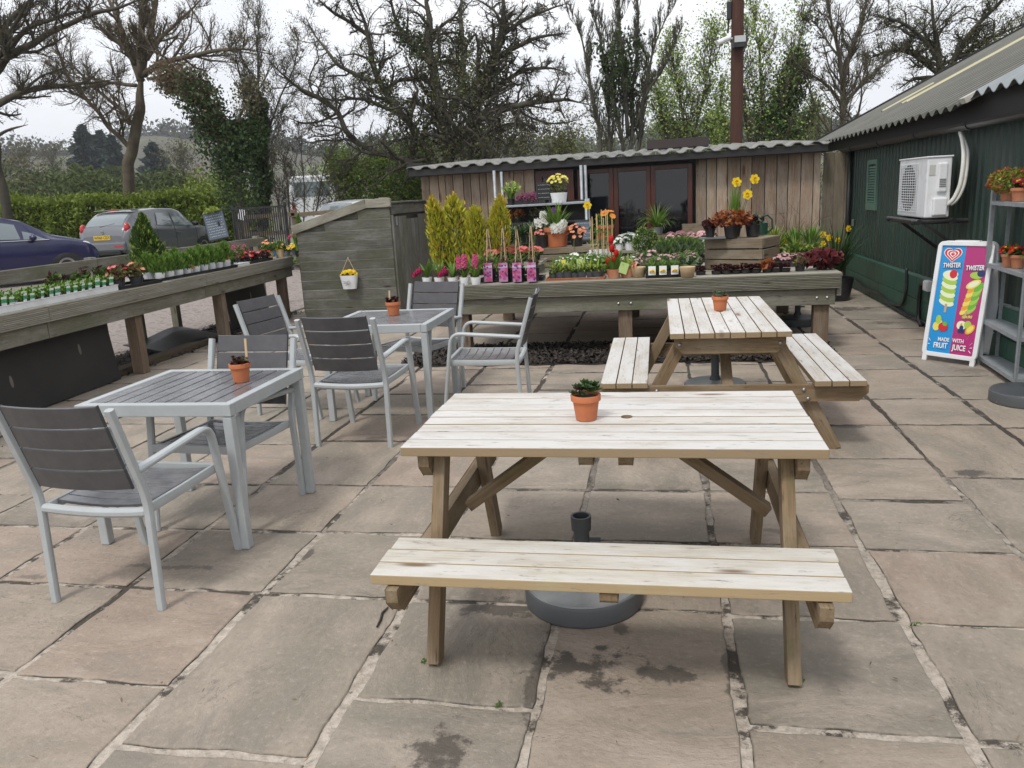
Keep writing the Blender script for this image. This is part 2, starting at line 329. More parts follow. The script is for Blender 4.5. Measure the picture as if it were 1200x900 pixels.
def stonemat():
    m = bpy.data.materials.new('riven_sandstone'); m.use_nodes = True; n = m.node_tree.nodes; l = m.node_tree.links; p = n['Principled BSDF']
    p.inputs['Specular IOR Level'].default_value = .35
    at = n.new('ShaderNodeAttribute'); at.attribute_name = 'gp'; ge = n.new('ShaderNodeNewGeometry'); tc = n.new('ShaderNodeTexCoord')
    rp = n.new('ShaderNodeValToRGB'); rp.color_ramp.interpolation = 'CONSTANT'; e = rp.color_ramp.elements
    cols = [(.282, .228, .176), (.244, .206, .163), (.312, .240, .186), (.268, .222, .172), (.224, .196, .157), (.300, .244, .190), (.290, .220, .170), (.252, .212, .168)]
    e[0].color = (*cols[0], 1); e[0].position = 0; e[1].color = (*cols[1], 1); e[1].position = 1/8
    for k in range(2, 8): q = e.new(k/8); q.color = (*cols[k], 1)
    l.new(ge.outputs['Random Per Island'], rp.inputs[0]); cur = rp.outputs[0]
    def noise(sc, det=6., ro=.6, vec=None, src=None, dist=0.):
        s = src or at.outputs['Vector']
        if vec: q = n.new('ShaderNodeMapping'); q.inputs[3].default_value = vec; l.new(s, q.inputs[0]); s = q.outputs[0]
        z = n.new('ShaderNodeTexNoise'); z.inputs['Scale'].default_value = sc; z.inputs['Detail'].default_value = det; z.inputs['Roughness'].default_value = ro; z.inputs['Distortion'].default_value = dist; l.new(s, z.inputs['Vector']); return z.outputs[0]
    def mr(v, a, b, c=0., d=1.):
        x = n.new('ShaderNodeMapRange'); x.inputs[1].default_value = a; x.inputs[2].default_value = b; x.inputs[3].default_value = c; x.inputs[4].default_value = d; l.new(v, x.inputs[0]); return x.outputs[0]
    def mix(f, a, c, mode='MIX'):
        x = n.new('ShaderNodeMixRGB'); x.blend_type = mode; l.new(f, x.inputs[0]); l.new(a, x.inputs[1]); x.inputs[2].default_value = (*c, 1); return x.outputs[0]
    big = noise(2.2, 7., .62, (1, 1.8, 1)); fine = noise(38, 6., .75); layer = noise(1.9, 9., .60, (1, 2.1, 1), dist=.9)
    cur = mix(mr(big, .42, .68, 0, .75), cur, (.40, .335, .275)); cur = mix(mr(big, .5, .26, 0, .75), cur, (.235, .215, .178))
    cur = mix(mr(noise(1.1, 5., .6, src=tc.outputs['Object']), .50, .70, 0, .5), cur, (.255, .238, .180))      # green-grey film
    cur = mix(mr(fine, .54, .72, 0, .55), cur, (.16, .145, .12)); cur = mix(mr(fine, .46, .30, 0, .5), cur, (.47, .41, .345)); cur = mix(mr(layer, .42, .30, 0, .5), cur, (.20, .18, .15)); cur = mix(mr(layer, .60, .74, 0, .4), cur, (.43, .37, .31))
    # thin split lines of the riven face
    wv = n.new('ShaderNodeMath'); wv.operation = 'PINGPONG'; wv.inputs[1].default_value = .5
    ml = n.new('ShaderNodeMath'); ml.operation = 'MULTIPLY'; ml.inputs[1].default_value = 7.; l.new(layer, ml.inputs[0]); l.new(ml.outputs[0], wv.inputs[0])
    line = mr(wv.outputs[0], .03, .0); msk = mr(noise(1.6, 3.), .54, .60); mm = n.new('ShaderNodeMath'); mm.operation = 'MULTIPLY'; l.new(line, mm.inputs[0]); l.new(msk, mm.inputs[1])
    cur = mix(mm.outputs[0], cur, (.115, .10, .085))
    # damp stains with outlines of their own, where the photo has them
    so_ = n.new('ShaderNodeSeparateXYZ'); l.new(tc.outputs['Object'], so_.inputs[0]); ed_ = n.new('ShaderNodeMath'); ed_.operation = 'MULTIPLY'; l.new(mr(so_.outputs['Z'], -.0012, -.0045), ed_.inputs[0]); l.new(mr(noise(4.5, 5., .7, src=tc.outputs['Object']), .40, .56), ed_.inputs[1]); cur = mix(ed_.outputs[0], cur, (.04, .034, .027)); tot = None   # dirt in the worn edge
    edge = noise(5.5, 7., .72, src=tc.outputs['Object'])
    for (x, y, rx, ry, st) in STAINS:
        q = n.new('ShaderNodeMapping'); q.inputs[1].default_value = (-x/rx, -y/ry, 0); q.inputs[3].default_value = (1/rx, 1/ry, 0); l.new(tc.outputs['Object'], q.inputs[0])
        le = n.new('ShaderNodeVectorMath'); le.operation = 'LENGTH'; l.new(q.outputs[0], le.inputs[0])
        ad = n.new('ShaderNodeMath'); ad.operation = 'MULTIPLY_ADD'; ad.inputs[1].default_value = 4.2; l.new(edge, ad.inputs[0]); l.new(le.outputs['Value'], ad.inputs[2])
        v = mr(ad.outputs[0], 2.84, 2.56, 0, st)
        if tot is None: tot = v
        else: a = n.new('ShaderNodeMath'); a.operation = 'MAXIMUM'; l.new(tot, a.inputs[0]); l.new(v, a.inputs[1]); tot = a.outputs[0]
    cur = mix(tot, cur, (.082, .07, .058)); l.new(cur, p.inputs['Base Color'])
    ro = mr(big, .3, .7, .55, .78); rr = n.new('ShaderNodeMath'); rr.operation = 'MULTIPLY_ADD'; rr.inputs[1].default_value = -.15; l.new(tot, rr.inputs[0]); l.new(ro, rr.inputs[2]); l.new(rr.outputs[0], p.inputs['Roughness'])
    b1 = n.new('ShaderNodeBump'); b1.inputs['Distance'].default_value = .022; l.new(layer, b1.inputs['Height'])
    b2 = n.new('ShaderNodeBump'); b2.inputs['Distance'].default_value = .006; l.new(fine, b2.inputs['Height']); l.new(b1.outputs[0], b2.inputs['Normal']); l.new(b2.outputs[0], p.inputs['Normal'])
    return m
STAINS = [(-.25, 2.44, .26, .15, .93), (.0, 2.42, .20, .07, .85), (-.66, 1.98, .10, .17, .88), (-.62, 2.80, .24, .09, .8), (-.85, 2.83, .06, .04, .8), (-.17, 2.7, .05, .05, .7), (1.18, 5.32, .22, .05, .8), (1.62, 4.43, .10, .08, .85),
          (-2.25, 3.05, .28, .04, .6), (-1.66, 3.2, .04, .14, .8), (2.25, 10.4, .3, .3, .8), (2.4, 9.3, .2, .15, .7), (1.4, 8.2, .3, .12, .5), (-2.0, 5.05, .13, .06, .6), (.21, 2.45, .035, .2, .7), (-.43, 2.35, .04, .3, .7), (.5, 3.62, .12, .05, .5), (-2.9, 2.9, .2, .03, .5), (2.45, 6.9, .2, .12, .45)]
tag(stones().build('patio', stonemat()), kind='structure')
mort = bpy.data.materials.new('mortar_and_moss'); mort.use_nodes = True
def mortar(m):
    n = m.node_tree.nodes; l = m.node_tree.links; p = n['Principled BSDF']; p.inputs['Roughness'].default_value = .95
    tc = n.new('ShaderNodeTexCoord')
    def nz(s, d=6., ro=.7):
        z = n.new('ShaderNodeTexNoise'); z.inputs['Scale'].default_value = s; z.inputs['Detail'].default_value = d; z.inputs['Roughness'].default_value = ro; l.new(tc.outputs['Object'], z.inputs['Vector']); return z.outputs[0]
    def mr(v, a, b):
        x = n.new('ShaderNodeMapRange'); x.inputs[1].default_value = a; x.inputs[2].default_value = b; l.new(v, x.inputs[0]); return x.outputs[0]
    a = n.new('ShaderNodeMixRGB'); a.inputs[1].default_value = (.54, .475, .40, 1); a.inputs[2].default_value = (.34, .29, .235, 1); l.new(mr(nz(30), .4, .62), a.inputs[0])
    b = n.new('ShaderNodeMixRGB'); b.inputs[2].default_value = (.075, .063, .05, 1); l.new(a.outputs[0], b.inputs[1]); l.new(mr(nz(2.3, 8., .75), .515, .56), b.inputs[0])
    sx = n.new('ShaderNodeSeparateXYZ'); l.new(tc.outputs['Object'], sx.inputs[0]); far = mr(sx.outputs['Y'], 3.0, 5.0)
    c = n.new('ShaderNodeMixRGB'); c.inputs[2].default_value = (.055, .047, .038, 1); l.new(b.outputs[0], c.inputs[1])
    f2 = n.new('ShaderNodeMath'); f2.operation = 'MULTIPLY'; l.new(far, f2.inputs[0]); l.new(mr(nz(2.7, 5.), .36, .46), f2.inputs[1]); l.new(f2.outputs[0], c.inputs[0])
    d = n.new('ShaderNodeMixRGB'); d.inputs[2].default_value = (.05, .085, .018, 1); l.new(c.outputs[0], d.inputs[1]); l.new(mr(nz(7., 5.), .67, .72), d.inputs[0])
    l.new(d.outputs[0], p.inputs['Base Color'])
    bp = n.new('ShaderNodeBump'); bp.inputs['Distance'].default_value = .012; l.new(nz(45), bp.inputs['Height']); l.new(bp.outputs[0], p.inputs['Normal'])
mortar(mort)
tag(MB().add([(-5.8, .3, -.007), (2.85, .3, -.007), (2.85, 13.6, -.007), (-5.8, 13.6, -.007)], [(0, 1, 2, 3)]).build('mortar_bed', mort), kind='structure')
# dark bark bed under the display benches
def chips(n, area, z, size, seed):
    g = np.random.default_rng(seed); P = area(g, n); P = np.column_stack([P, np.full(n, z)+g.random(n)*.03])
    a = g.random(n)*2*pi; t = g.normal(0, .45, n); U = np.column_stack([np.cos(a), np.sin(a), t])*(size*(.5+g.random(n)))[:, None]
    Vv = np.column_stack([-np.sin(a), np.cos(a), g.normal(0, .5, n)])*(size*.4*(.5+g.random(n)))[:, None]
    return MB().quads(P, U, Vv)
M['bark'] = mat('wet_bark_chip', (.034, .026, .021), .8, isl=.6)
soil_bed = MB(); 
_o = [(-2.6+4.2*t/30, 7.36+.03*sin(t*1.7)) for t in range(31)]; soil_bed.add([(x, y, .004) for x, y in _o]+[(x, 8.42+.03*sin(x*9), .004) for x, y in _o[::-1]], [tuple(range(62))])
tag(soil_bed.build('soil_bed', M['soil']), kind='structure')
tag(chips(9000, lambda g, n: np.column_stack([g.uniform(-2.6, 1.58, n), 7.38+g.random(n)*1.02]), .006, .028, 3).build('bark_mulch', M['bark']), 'dark bark mulch spread under the long display bench', 'mulch', kind='stuff')
_o = [(-5.62+.05*sin(t*2.1), 3.5+8*t/30) for t in range(31)]
tag(MB().add([(x, y, .005) for x, y in _o[::-1]]+[(x-.75, y, .005) for x, y in _o], [tuple(range(62))]).build('soil_strip', M['soil']), kind='structure')
tag(chips(6000, lambda g, n: np.column_stack([g.uniform(-6.3, -5.5, n)+g.normal(0, .06, n), g.uniform(4, 11.5, n)]), .008, .026, 4).build('leaf_litter', M['bark']), 'dark leaf litter along the foot of the left display bench', 'leaf litter', kind='stuff')
# ------------------------------------------------------------------ timber cabin at the back
def corr(x0, x1, nw, amp, z0, y0, y1, rise, th=.012, trap=False, per=8):
    """corrugated sheet: waves along x, sloping from (y0,z0) to (y1,z0+rise)"""
    n = nw*per; xs = np.linspace(x0, x1, n+1); ph = np.arange(n+1)/per*2*pi
    w = np.sin(ph); w = np.clip(w*1.7, -1, 1)*amp if trap else w*amp
    b = MB()
    for dz, fl in ((0, False), (-th, True)):
        V = np.concatenate([np.column_stack([xs, np.full(n+1, y0), z0+w+dz]), np.column_stack([xs, np.full(n+1, y1), z0+rise+w+dz])])
        F = np.array([(i, i+1, n+2+i, n+1+i) for i in range(n)]); b.add(V, F[:, ::-1] if fl else F)
    V = np.concatenate([np.column_stack([xs, np.full(n+1, y0), z0+w]), np.column_stack([xs, np.full(n+1, y0), z0+w-th])])
    b.add(V, np.array([(i, n+1+i, n+2+i, i+1) for i in range(n)])); return b
CBY = 13.0
cabin = thing('timber_cabin', 'long low timber cabin with corrugated roof and dark glazed doors at the back', 'cabin', (-.8, CBY, 0))
LX = lambda x: x+.8
def cabin_build():
    r = random.Random(3)
    def boards(x0, x1, z0, z1, w=.16, b=None):
        b = b or MB(); x = x0
        k = 0
        while x < x1-.01:
            ww = min(w*r.uniform(.7, 1.15), x1-x); dy = -.022 if k % 2 else -.0
            b.beam((LX(x)+ww/2, r.uniform(-.012, 0), z0), (LX(x)+ww/2, r.uniform(-.012, 0), z1), ww-.011, .024, up=(0, 1, 0)); x += ww; k += 1
        return b
    boards(-3.87, -1.98, .0, 1.99).build('wall', M['cabin_wood'], cabin, bevel=.002); boards(.52, 2.36, 0, 1.99, .17).build('wall', M['cabin_wood'], cabin, bevel=.002)
    sd = MB(); sd.box((LX(-3.87), 2., 1), (.03, 4, 2.0)); sd.build('side_wall', M['cabin_wood'], cabin)
    bk = MB(); bk.box((LX(-.7), .12, 1.0), (6.1, .05, 1.98)); bk.build('backing_wall', M['dark_fascia'], cabin)
    corr(LX(-4.02), LX(2.42), 25, .021, 2.108, -.32, 4.4, .26, trap=True).build('roof', mat('weathered_roof_sheet', (.27, .265, .25), .8, var=(.16, .155, .14), vscale=3, dirt=(.10, .105, .075), dscale=5, dthr=(.52, .68)), cabin)
    f = MB(); f.box((LX(-.8), -.27, 2.03), (6.4, .03, .10)); f.box((LX(-3.99), 1.8, 2.14), (.03, 4.2, .12)); f.box((LX(-.8), -.14, 1.985), (6.3, .24, .02)); f.build('fascia', M['dark_fascia'], cabin, bevel=.003)
    # glazed part: one small window and three tall panes, each in its frame
    def pane(x0, x1, z0, z1, name, fw=.075):
        fr = MB(); y = -.05
        for (c, d) in (((x0+fw/2, z0+(z1-z0)/2), (fw, z1-z0)), ((x1-fw/2, z0+(z1-z0)/2), (fw, z1-z0))): fr.box((LX(c[0]), y, c[1]), (d[0], .09, d[1]))
        for zc in (z0+fw/2, z1-fw/2): fr.box((LX((x0+x1)/2), y, zc), (x1-x0-2*fw-.002, .086, fw))
        o = fr.build(name, M['frame_red'], cabin, bevel=.004)
        MB().box((LX((x0+x1)/2), -.02, (z0+z1)/2), (x1-x0-2*fw+.01, .012, z1-z0-2*fw+.01)).build('pane', M['glass_dark'], o)
    pane(-1.97, -1.36, .9, 1.95, 'window', .11)
    for x0, x1 in ((-1.30, -.74), (-.735, -.165), (-.16, .47)): pane(x0, x1, .08, 1.93, 'glazed_door', .07)
    sk = MB(); sk.box((LX(-1.67), -.03, .45), (.62, .05, .88)); sk.build('kick_panel', M['frame_red'], cabin)
    cap = MB(); cap.box((LX(.3), 2.6, 2.36), (1.1, .5, .16)); cap.build('roof_upstand', mat('dark_brown_board', (.04, .03, .027), .7), cabin)
cabin_build()
def standing_pole(x, y, h, label):
    t = thing('scaffold_pole', label, 'pole', (x, y, 0))
    MB().tube([(0, 0, 0), (0, 0, h)], .024, 10).build('tube', M['zinc'], t, smooth=True)
    MB().box((0, 0, .004), (.12, .12, .008)).build('foot_plate', M['zinc'], t); return t
_p = AY(579, 205, 12.6); standing_pole(_p[0], 12.6, 1.99, 'galvanised pole standing left of the boarded corner of the cabin wall')
_p = AY(587.5, 205, 12.72); standing_pole(_p[0], 12.72, 1.97, 'shorter galvanised pole at the right of the boarded corner')
_p = AY(681, 205, 12.6); standing_pole(_p[0], 12.6, 1.99, 'galvanised pole beside the small cabin window, left of a close pair')
_p = AY(686, 205, 12.7); standing_pole(_p[0], 12.7, 1.99, 'galvanised pole in front of the glazed doors, right of a close pair')
# screen of damp boards between cabin and green shed
scr = MB(); _x = 2.40
for k in range(3): scr.beam((_x+.075, 13.02+.012*k, 0), (_x+.075, 13.02+.012*k, 1.96), .155, .022, up=(0, 1, 0)); _x += .158
tag(scr.build('board_screen', M['damp_wood'], bevel=.002), 'narrow greenish board screen joining the cabin to the green shed', 'fence')
# ------------------------------------------------------------------ green corrugated shed on the right
WX = 2.82
shed = thing('green_metal_shed', 'dark green corrugated metal shed with pale fibre cement roof, along the right side', 'shed', (WX, 8.5, 0))
def greenshed():
    y0, y1 = 1.2, 13.15; n = int((y1-y0)/.145); per = 10
    ys = np.linspace(y0-8.5, y1-8.5, n*per+1); ph = np.arange(n*per+1)/per*2*pi; w = -np.clip(np.sin(ph)*2.2+.9, -1, 1)*.016
    V = np.concatenate([np.column_stack([w, ys, np.full_like(ys, .50)]), np.column_stack([w, ys, np.full_like(ys, 2.12)])]); m = len(ys)
    MB().add(V, np.array([(i, m+i, m+i+1, i+1) for i in range(m-1)])).build('cladding', mat('dark_green_sheet', (.016, .042, .032), .42, var=(.020, .048, .036), vscale=2, dirt=(.045, .058, .045), dscale=2.2, dthr=(.5, .75), dvec=(1, 6, .5)), shed)
    # painted block plinth, a course line and joints cut as grooves
    pl = MB(); z = 0.
    for c in range(2):
        y = y0-8.5-(.22 if c else 0)
        while y < y1-8.5: e = min(y+.445, y1-8.5); pl.box((.06-.075, (y+e)/2, z+.122), (.10, e-y-.006, .238)); y += .445
        z += .243
    pl.box((.06, (y0+y1)/2-8.5, .24), (.13, y1-y0, .48)); pl.build('plinth', mat('green_painted_block', (.020, .072, .047), .5, var=(.026, .086, .058), vscale=3, dirt=(.05, .062, .042), dscale=4, dthr=(.56, .8), bump=.003, bscale=30), shed, bevel=.006)
    ed = MB(); ed.box((.0, y1-8.5+.03, 1.05), (.10, .09, 2.1)); ed.build('corner_post', M['dark_fascia'], shed, bevel=.004)
    MB().tube([(-.06, 12.95-8.5, 0), (-.06, 12.95-8.5, 2.0)], .034, 10).build('downpipe', M['black_plastic'], shed, smooth=True)
    gw = MB().box((.4, y1-8.5, 1.05), (.9, .02, 2.1)); gw.build('gable_wall', M['dark_fascia'], shed)
    # gutter: half-round trough with brackets
    a = np.linspace(pi, 2*pi, 9); pr = [(cos(t)*.058, sin(t)*.058) for t in a]; ob = [(cos(t)*.052, sin(t)*.052) for t in a[::-1]]
    g = MB(); poly = pr+ob; L = y1-y0
    g.prism(poly, L, Matrix.Translation((-.125, y1-8.5, 2.005)) @ Matrix.Rotation(radians(90), 4, 'X'))
    go = g.build('gutter', M['black_plastic'], shed, smooth=False)
    for k in range(8):
        yk = y0-8.5+.8+k*1.5; br = MB(); br.prism([(cos(t)*.066, sin(t)*.066) for t in a]+[(cos(t)*.0585, sin(t)*.0585) for t in a[::-1]], .05, Matrix.Translation((-.125, yk, 2.005)) @ Matrix.Rotation(radians(90), 4, 'X')); br.build('gutter_bracket', M['black_plastic'], go)
    MB().box((-.03, 4.6-8.5, 2.215), (.02, 6.78, .11)).build('eaves_filler', M['dark_fascia'], shed); MB().box((-.03, 11.8-8.5, 2.195), (.02, 7.6, .07)).build('eaves_filler', M['dark_fascia'], shed); MB().box((-.045, (y0+y1)/2-7.3, 2.09), (.02, y1-y0+2.4, .14)).build('eaves_board', M['dark_fascia'], shed)
    # roof: fibre cement waves running up the slope, single sheets of yellowed plastic rooflight among them
    def strip(ya, yb, xa, xb, dz, name, mt):
        nw = max(1, int(round((yb-ya)/.25))); n = nw*12; ys = np.linspace(ya, yb, n+1)-8.5; wv = np.sin(np.arange(n+1)/12*2*pi)*.027; b = MB(); k = math.tan(radians(26.5)); zs = 2.155+dz
        za, zb = zs+(xa+.22)*k, zs+(xb+.22)*k
        for d, f in ((0, 1), (-.008, 0)):
            V = np.concatenate([np.column_stack([np.full(n+1, xa), ys, za+wv+d]), np.column_stack([np.full(n+1, xb), ys, zb+wv+d])]); F = np.array([(i, n+1+i, n+2+i, i+1) for i in range(n)]); b.add(V, F if f else F[:, ::-1])
        V = np.concatenate([np.column_stack([np.full(n+1, xa), ys, za+wv]), np.column_stack([np.full(n+1, xa), ys, za+wv-.008])]); b.add(V, np.array([(i, i+1, n+2+i, n+1+i) for i in range(n)]))
        return b.build(name, mt, shed)
    rm = mat('weathered_fibre_cement', (.185, .182, .165), .85, var=(.14, .137, .12), vscale=1.6, dirt=(.11, .11, .08), dscale=2.6, dthr=(.5, .75), bump=.002, bscale=40)
    def rib_shading(m, y0, p):                                              # shade of the ribs put into the colour: dark flanks, pale crests
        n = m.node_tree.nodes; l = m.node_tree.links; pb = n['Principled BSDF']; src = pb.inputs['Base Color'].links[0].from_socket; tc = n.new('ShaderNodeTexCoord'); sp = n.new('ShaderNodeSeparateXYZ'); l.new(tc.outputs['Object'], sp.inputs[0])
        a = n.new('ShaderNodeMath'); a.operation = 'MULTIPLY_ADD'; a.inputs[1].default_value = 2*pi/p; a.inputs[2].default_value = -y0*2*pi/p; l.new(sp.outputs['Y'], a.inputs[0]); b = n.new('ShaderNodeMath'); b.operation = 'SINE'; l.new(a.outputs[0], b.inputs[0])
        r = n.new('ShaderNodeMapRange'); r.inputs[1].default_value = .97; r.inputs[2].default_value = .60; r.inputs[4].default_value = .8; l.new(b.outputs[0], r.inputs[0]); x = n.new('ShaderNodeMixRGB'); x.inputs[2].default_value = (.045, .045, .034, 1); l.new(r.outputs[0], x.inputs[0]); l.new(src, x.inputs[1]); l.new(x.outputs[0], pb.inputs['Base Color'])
    rib_shading(rm, 8.05-8.5, 7.6/30)
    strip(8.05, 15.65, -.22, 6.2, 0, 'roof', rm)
    strip(1.0, 7.98, -.16, 6.2, .05, 'roof', mat('grey_blue_roof_sheet', (.24, .265, .275), .6, var=(.20, .22, .225), vscale=2))
    ym = mat('yellowed_rooflight', (.46, .42, .24), .5, var=(.38, .35, .20), vscale=3)
    strip(12.45, 12.9, .55, 2.4, .014, 'rooflight', ym); strip(13.5, 13.8, .5, 1.2, .014, 'rooflight', ym)
    kk = MB(); k = math.tan(radians(26.5)); kk.beam((-.2, 8.01-8.5, 2.19), (6.1, 8.01-8.5, 2.19+6.3*k), .16, .05); kk.build('roof_step_flashing', mat('pale_flashing', (.40, .39, .34), .7), shed)
    vb = MB(); vb.beam((-.24, 15.7-8.5, 2.13), (6.1, 15.7-8.5, 2.13+6.34*k), .03, .12); vb.build('bargeboard', M['dark_fascia'], shed)
    # louvred shutter
    a, c = AX(1017, 187, WX-.02), AX(1030, 246, WX-.02); yc = (a[1]+c[1])/2-8.5; z0, z1 = 1.14, 1.80; wd = .50
    sh = MB(); gm = mat('green_louvre', (.085, .16, .12), .55)
    for s in (-1, 1): sh.box((-.03, yc+s*(wd/2-.03), (z0+z1)/2), (.04, .06, z1-z0))
    sh.box((-.03, yc, z1-.03), (.04, wd-.124, .06)); sh.box((-.03, yc, z0+.05), (.04, wd-.124, .10)); so_ = sh.build('shutter', gm, shed, bevel=.003)
    lv = MB(); z = z0+.12
    while z < z1-.07: lv.beam((-.03, yc-wd/2+.062, z), (-.03, yc+wd/2-.062, z), .035, .006, up=(-.7, 0, .7)); z += .034
    lv.build('louvre', gm, so_)
    lt = MB().box((-.04, 12.7-8.5, .93), (.03, .05, .10)); lt.build('latch', M['steel_dull'], shed, bevel=.004)
greenshed()
# cables clipped along the plinth
def cable(pts, r, label, m='black_plastic', name='cable'):
    P = np.array(pts, float); t = np.linspace(0, 1, len(P)); T = np.linspace(0, 1, len(P)*6); Q = np.column_stack([np.interp(T, t, P[:, i]) for i in range(3)])
    for _ in range(3): Q[1:-1] = (Q[:-2]+2*Q[1:-1]+Q[2:])/4
    return tag(MB().tube(Q, r, 6).build(name, M[m], smooth=True), label, 'cable')
cable([(2.74, 12.9, .10), (2.73, 12.2, .16), (2.735, 11.5, .09), (2.73, 10.9, .12), (2.735, 10.3, .05), (2.72, 9.6, .03), (2.73, 9, .05), (2.74, 8.2, .02)], .016, 'black cable sagging along the foot of the green plinth')
cable([(2.735, 9.75, .55), (2.735, 9.72, .3), (2.73, 9.8, .12), (2.73, 10.2, .07), (2.735, 10.6, .08)], .018, 'black cable dropping down the green plinth then turning along it')
cable([(2.73, 9.05, .44), (2.735, 9.2, .45), (2.735, 9.24, .3), (2.735, 9.22, .06), (2.70, 9.0, .015)], .022, 'black pipe bent down from the grey box on the green plinth')
jb = thing('junction_box', 'small pale grey junction box on the green plinth', 'junction box', (2.735, 8.98, .44)); MB().box((0, 0, 0), (.05, .13, .11)).build('case', M['white_plastic'], jb, bevel=.006); MB().box((-.028, 0, 0), (.008, .11, .09)).build('lid', M['white_plastic'], jb)
# ------------------------------------------------------------------ picnic tables (x along the planks)
def picnic(name, label, L, W, loc, rz, tw, bw, bo, fo):
    t = thing(name, label, 'picnic table', loc, rz, 'picnic tables on the patio'); pw = W/8; r = random.Random(int(L*100)+int(W*77))
    for k in range(8):
        b = MB(); y = -W/2+(k+.5)*pw; e = r.uniform(-.002, .002); z = .731+r.uniform(-.001, .001)
        if k in (3, 4) and True:
            # the parasol hole is cut where two planks meet: each plank keeps a half-round notch
            sgn = 1 if k == 3 else -1; y0, y1 = y-pw/2+.003, y+pw/2-.003; hole = [(.022*cos(a), .022*sin(a)) for a in np.linspace(pi, 0, 9)]
            ye = y1 if sgn > 0 else y0; yo = y0 if sgn > 0 else y1
            poly = [(-L/2+e, ye), (-L/2+e, yo), (L/2+e, yo), (L/2+e, ye)]+[(q[0]*-1+.06, ye-sgn*q[1]) for q in hole][::1]
            if sgn < 0: poly = poly[::-1]
            n = len(poly); V = [(px, py, zz) for zz in (z-.017, z+.017) for px, py in poly]; o = nr.random(3)*7
            b.add(V, [tuple(range(n))[::-1], tuple(range(n, 2*n))]+[(i, (i+1) % n, n+(i+1) % n, n+i) for i in range(n)], np.array(V)+o)
            b.build('top_plank', tw, t)
            continue
        b.beam((-L/2+e, y, z), (L/2+e, y, z), pw-.006, .034); b.build('top_plank', tw, t, bevel=.003)
    for s in (-1, 1):
        for k in range(3):
            y = s*(bo+(k-1)*.097); e = r.uniform(-.003, .003); MB().beam((-L/2+e, y, .432), (L/2+e, y, .432), .091, .034).build('seat_plank', bw, t, bevel=.003)
    xe = L/2-.118
    for s in (-1, 1):
        x = s*xe
        for q in (-1, 1): MB().beam((x, q*.26, .708), (x, q*fo, 0), .044, .076, up=(0, q, .4)).build('leg', M['frame_wood'], t, bevel=.003)
        MB().beam((x+s*.044, -bo-.165, .362), (x+s*.044, bo+.165, .362), .04, .095, ch=.05).build('seat_bearer', M['frame_wood'], t, bevel=.003)
        MB().beam((x+s*.044, -W/2+.03, .663), (x+s*.044, W/2-.03, .663), .04, .095, ch=.05).build('top_bearer', M['frame_wood'], t, bevel=.003)
        MB().beam((x-s*.02, 0, .375), (s*.16, 0, .688), .045, .065, up=(0, 1, 0)).build('brace', M['frame_wood'], t, bevel=.003)
        for yy, zz in ((-.455, .33), (-.43, .385), (.455, .33), (.43, .385), (-.29, .67), (.29, .67)):
            c = MB().lathe([(.0, .011), (.008, .009), (.0125, .004), (.0125, 0)], 8); c.xf(Matrix.Translation((x+s*.0645, yy, zz)) @ Matrix.Rotation(s*pi/2, 4, 'Y')); c.build('bolt_head', M['steel_dull'], t, smooth=True)
    for x in (-.115, .115): MB().beam((x*.6, -W/2+.05, .688), (x*.6, W/2-.05, .688), .05, .044, ch=.015).build('middle_bearer', M['frame_wood'], t, bevel=.003)
    for s in (-1, 1): MB().beam((.03, s*(bo-.135), .392), (.03, s*(bo+.135), .392), .055, .036, ch=.012).build('seat_batten', M['frame_wood'], t, bevel=.002)
    return t
picnic('picnic_table', 'weathered timber picnic table nearest the camera, its long side across the view', 1.45, .785, (-.2, 2.965, 0), 0, M['table_wood'], M['bench_wood'], .632, .555)
picnic('picnic_table', 'weathered timber picnic table seen end on, farther back to the right', 1.55, .70, (.385, 5.52, 0), radians(90.3), M['table_wood'], M['table_wood'], .625, .63)
# ------------------------------------------------------------------ parasol bases
def parasol_base(loc, label, r=.235, tubeh=.36, m='grey_plastic', plain=False):
    t = thing('parasol_base', label, 'parasol base', loc, 0, 'weighted parasol bases')
    MB().lathe([(0, .0), (r*.98, 0), (r, .008), (r, .068), (r*.985, .078), (r*.965, .080)], 56).build('rim', mat('shaded_rim', (.085, .09, .095), .5) if 'shaded_rim' not in bpy.data.materials else bpy.data.materials['shaded_rim'], t, smooth=True).modifiers.new('e', 'EDGE_SPLIT').split_angle = radians(25)  # rim darker than the grey top: its lesser light put into the colour
    MB().lathe([(r*.967, .080), (r*.95, .086), (r*.90, .088), (r*.55, .096), (.07, .108), (.0, .11)], 56).build('weight', M[m], t, smooth=True).modifiers.new('e', 'EDGE_SPLIT').split_angle = radians(35)
    if plain: return t
    MB().lathe([(.047, .10), (.040, .125), (.031, .14), (.031, tubeh-.06), (.039, tubeh-.058), (.041, tubeh), (.032, tubeh), (.030, tubeh-.09), (0, tubeh-.09)], 24).build('socket_tube', M['dark_plastic'], t, smooth=True).modifiers.new('e', 'EDGE_SPLIT').split_angle = radians(35)
    k = MB().tube([(.03, 0, tubeh-.1), (.075, 0, tubeh-.1)], .009, 8); k.build('screw', M['dark_plastic'], t)
    return t
parasol_base((-.325, 2.91, 0), 'grey round parasol base with socket tube under the nearest picnic table')
parasol_base((.40, 6.25, 0), 'grey parasol base under the farther picnic table, only its tube showing', .24, .50)
parasol_base((2.50, 5.93, 0), 'flat charcoal parasol base on the right edge, in front of the steel rack', .235, .3, 'dark_plastic', True)
parasol_base((1.50, 9.35, 0), 'dark parasol base behind the right end leg of the display bench', .22, .3, 'dark_plastic')
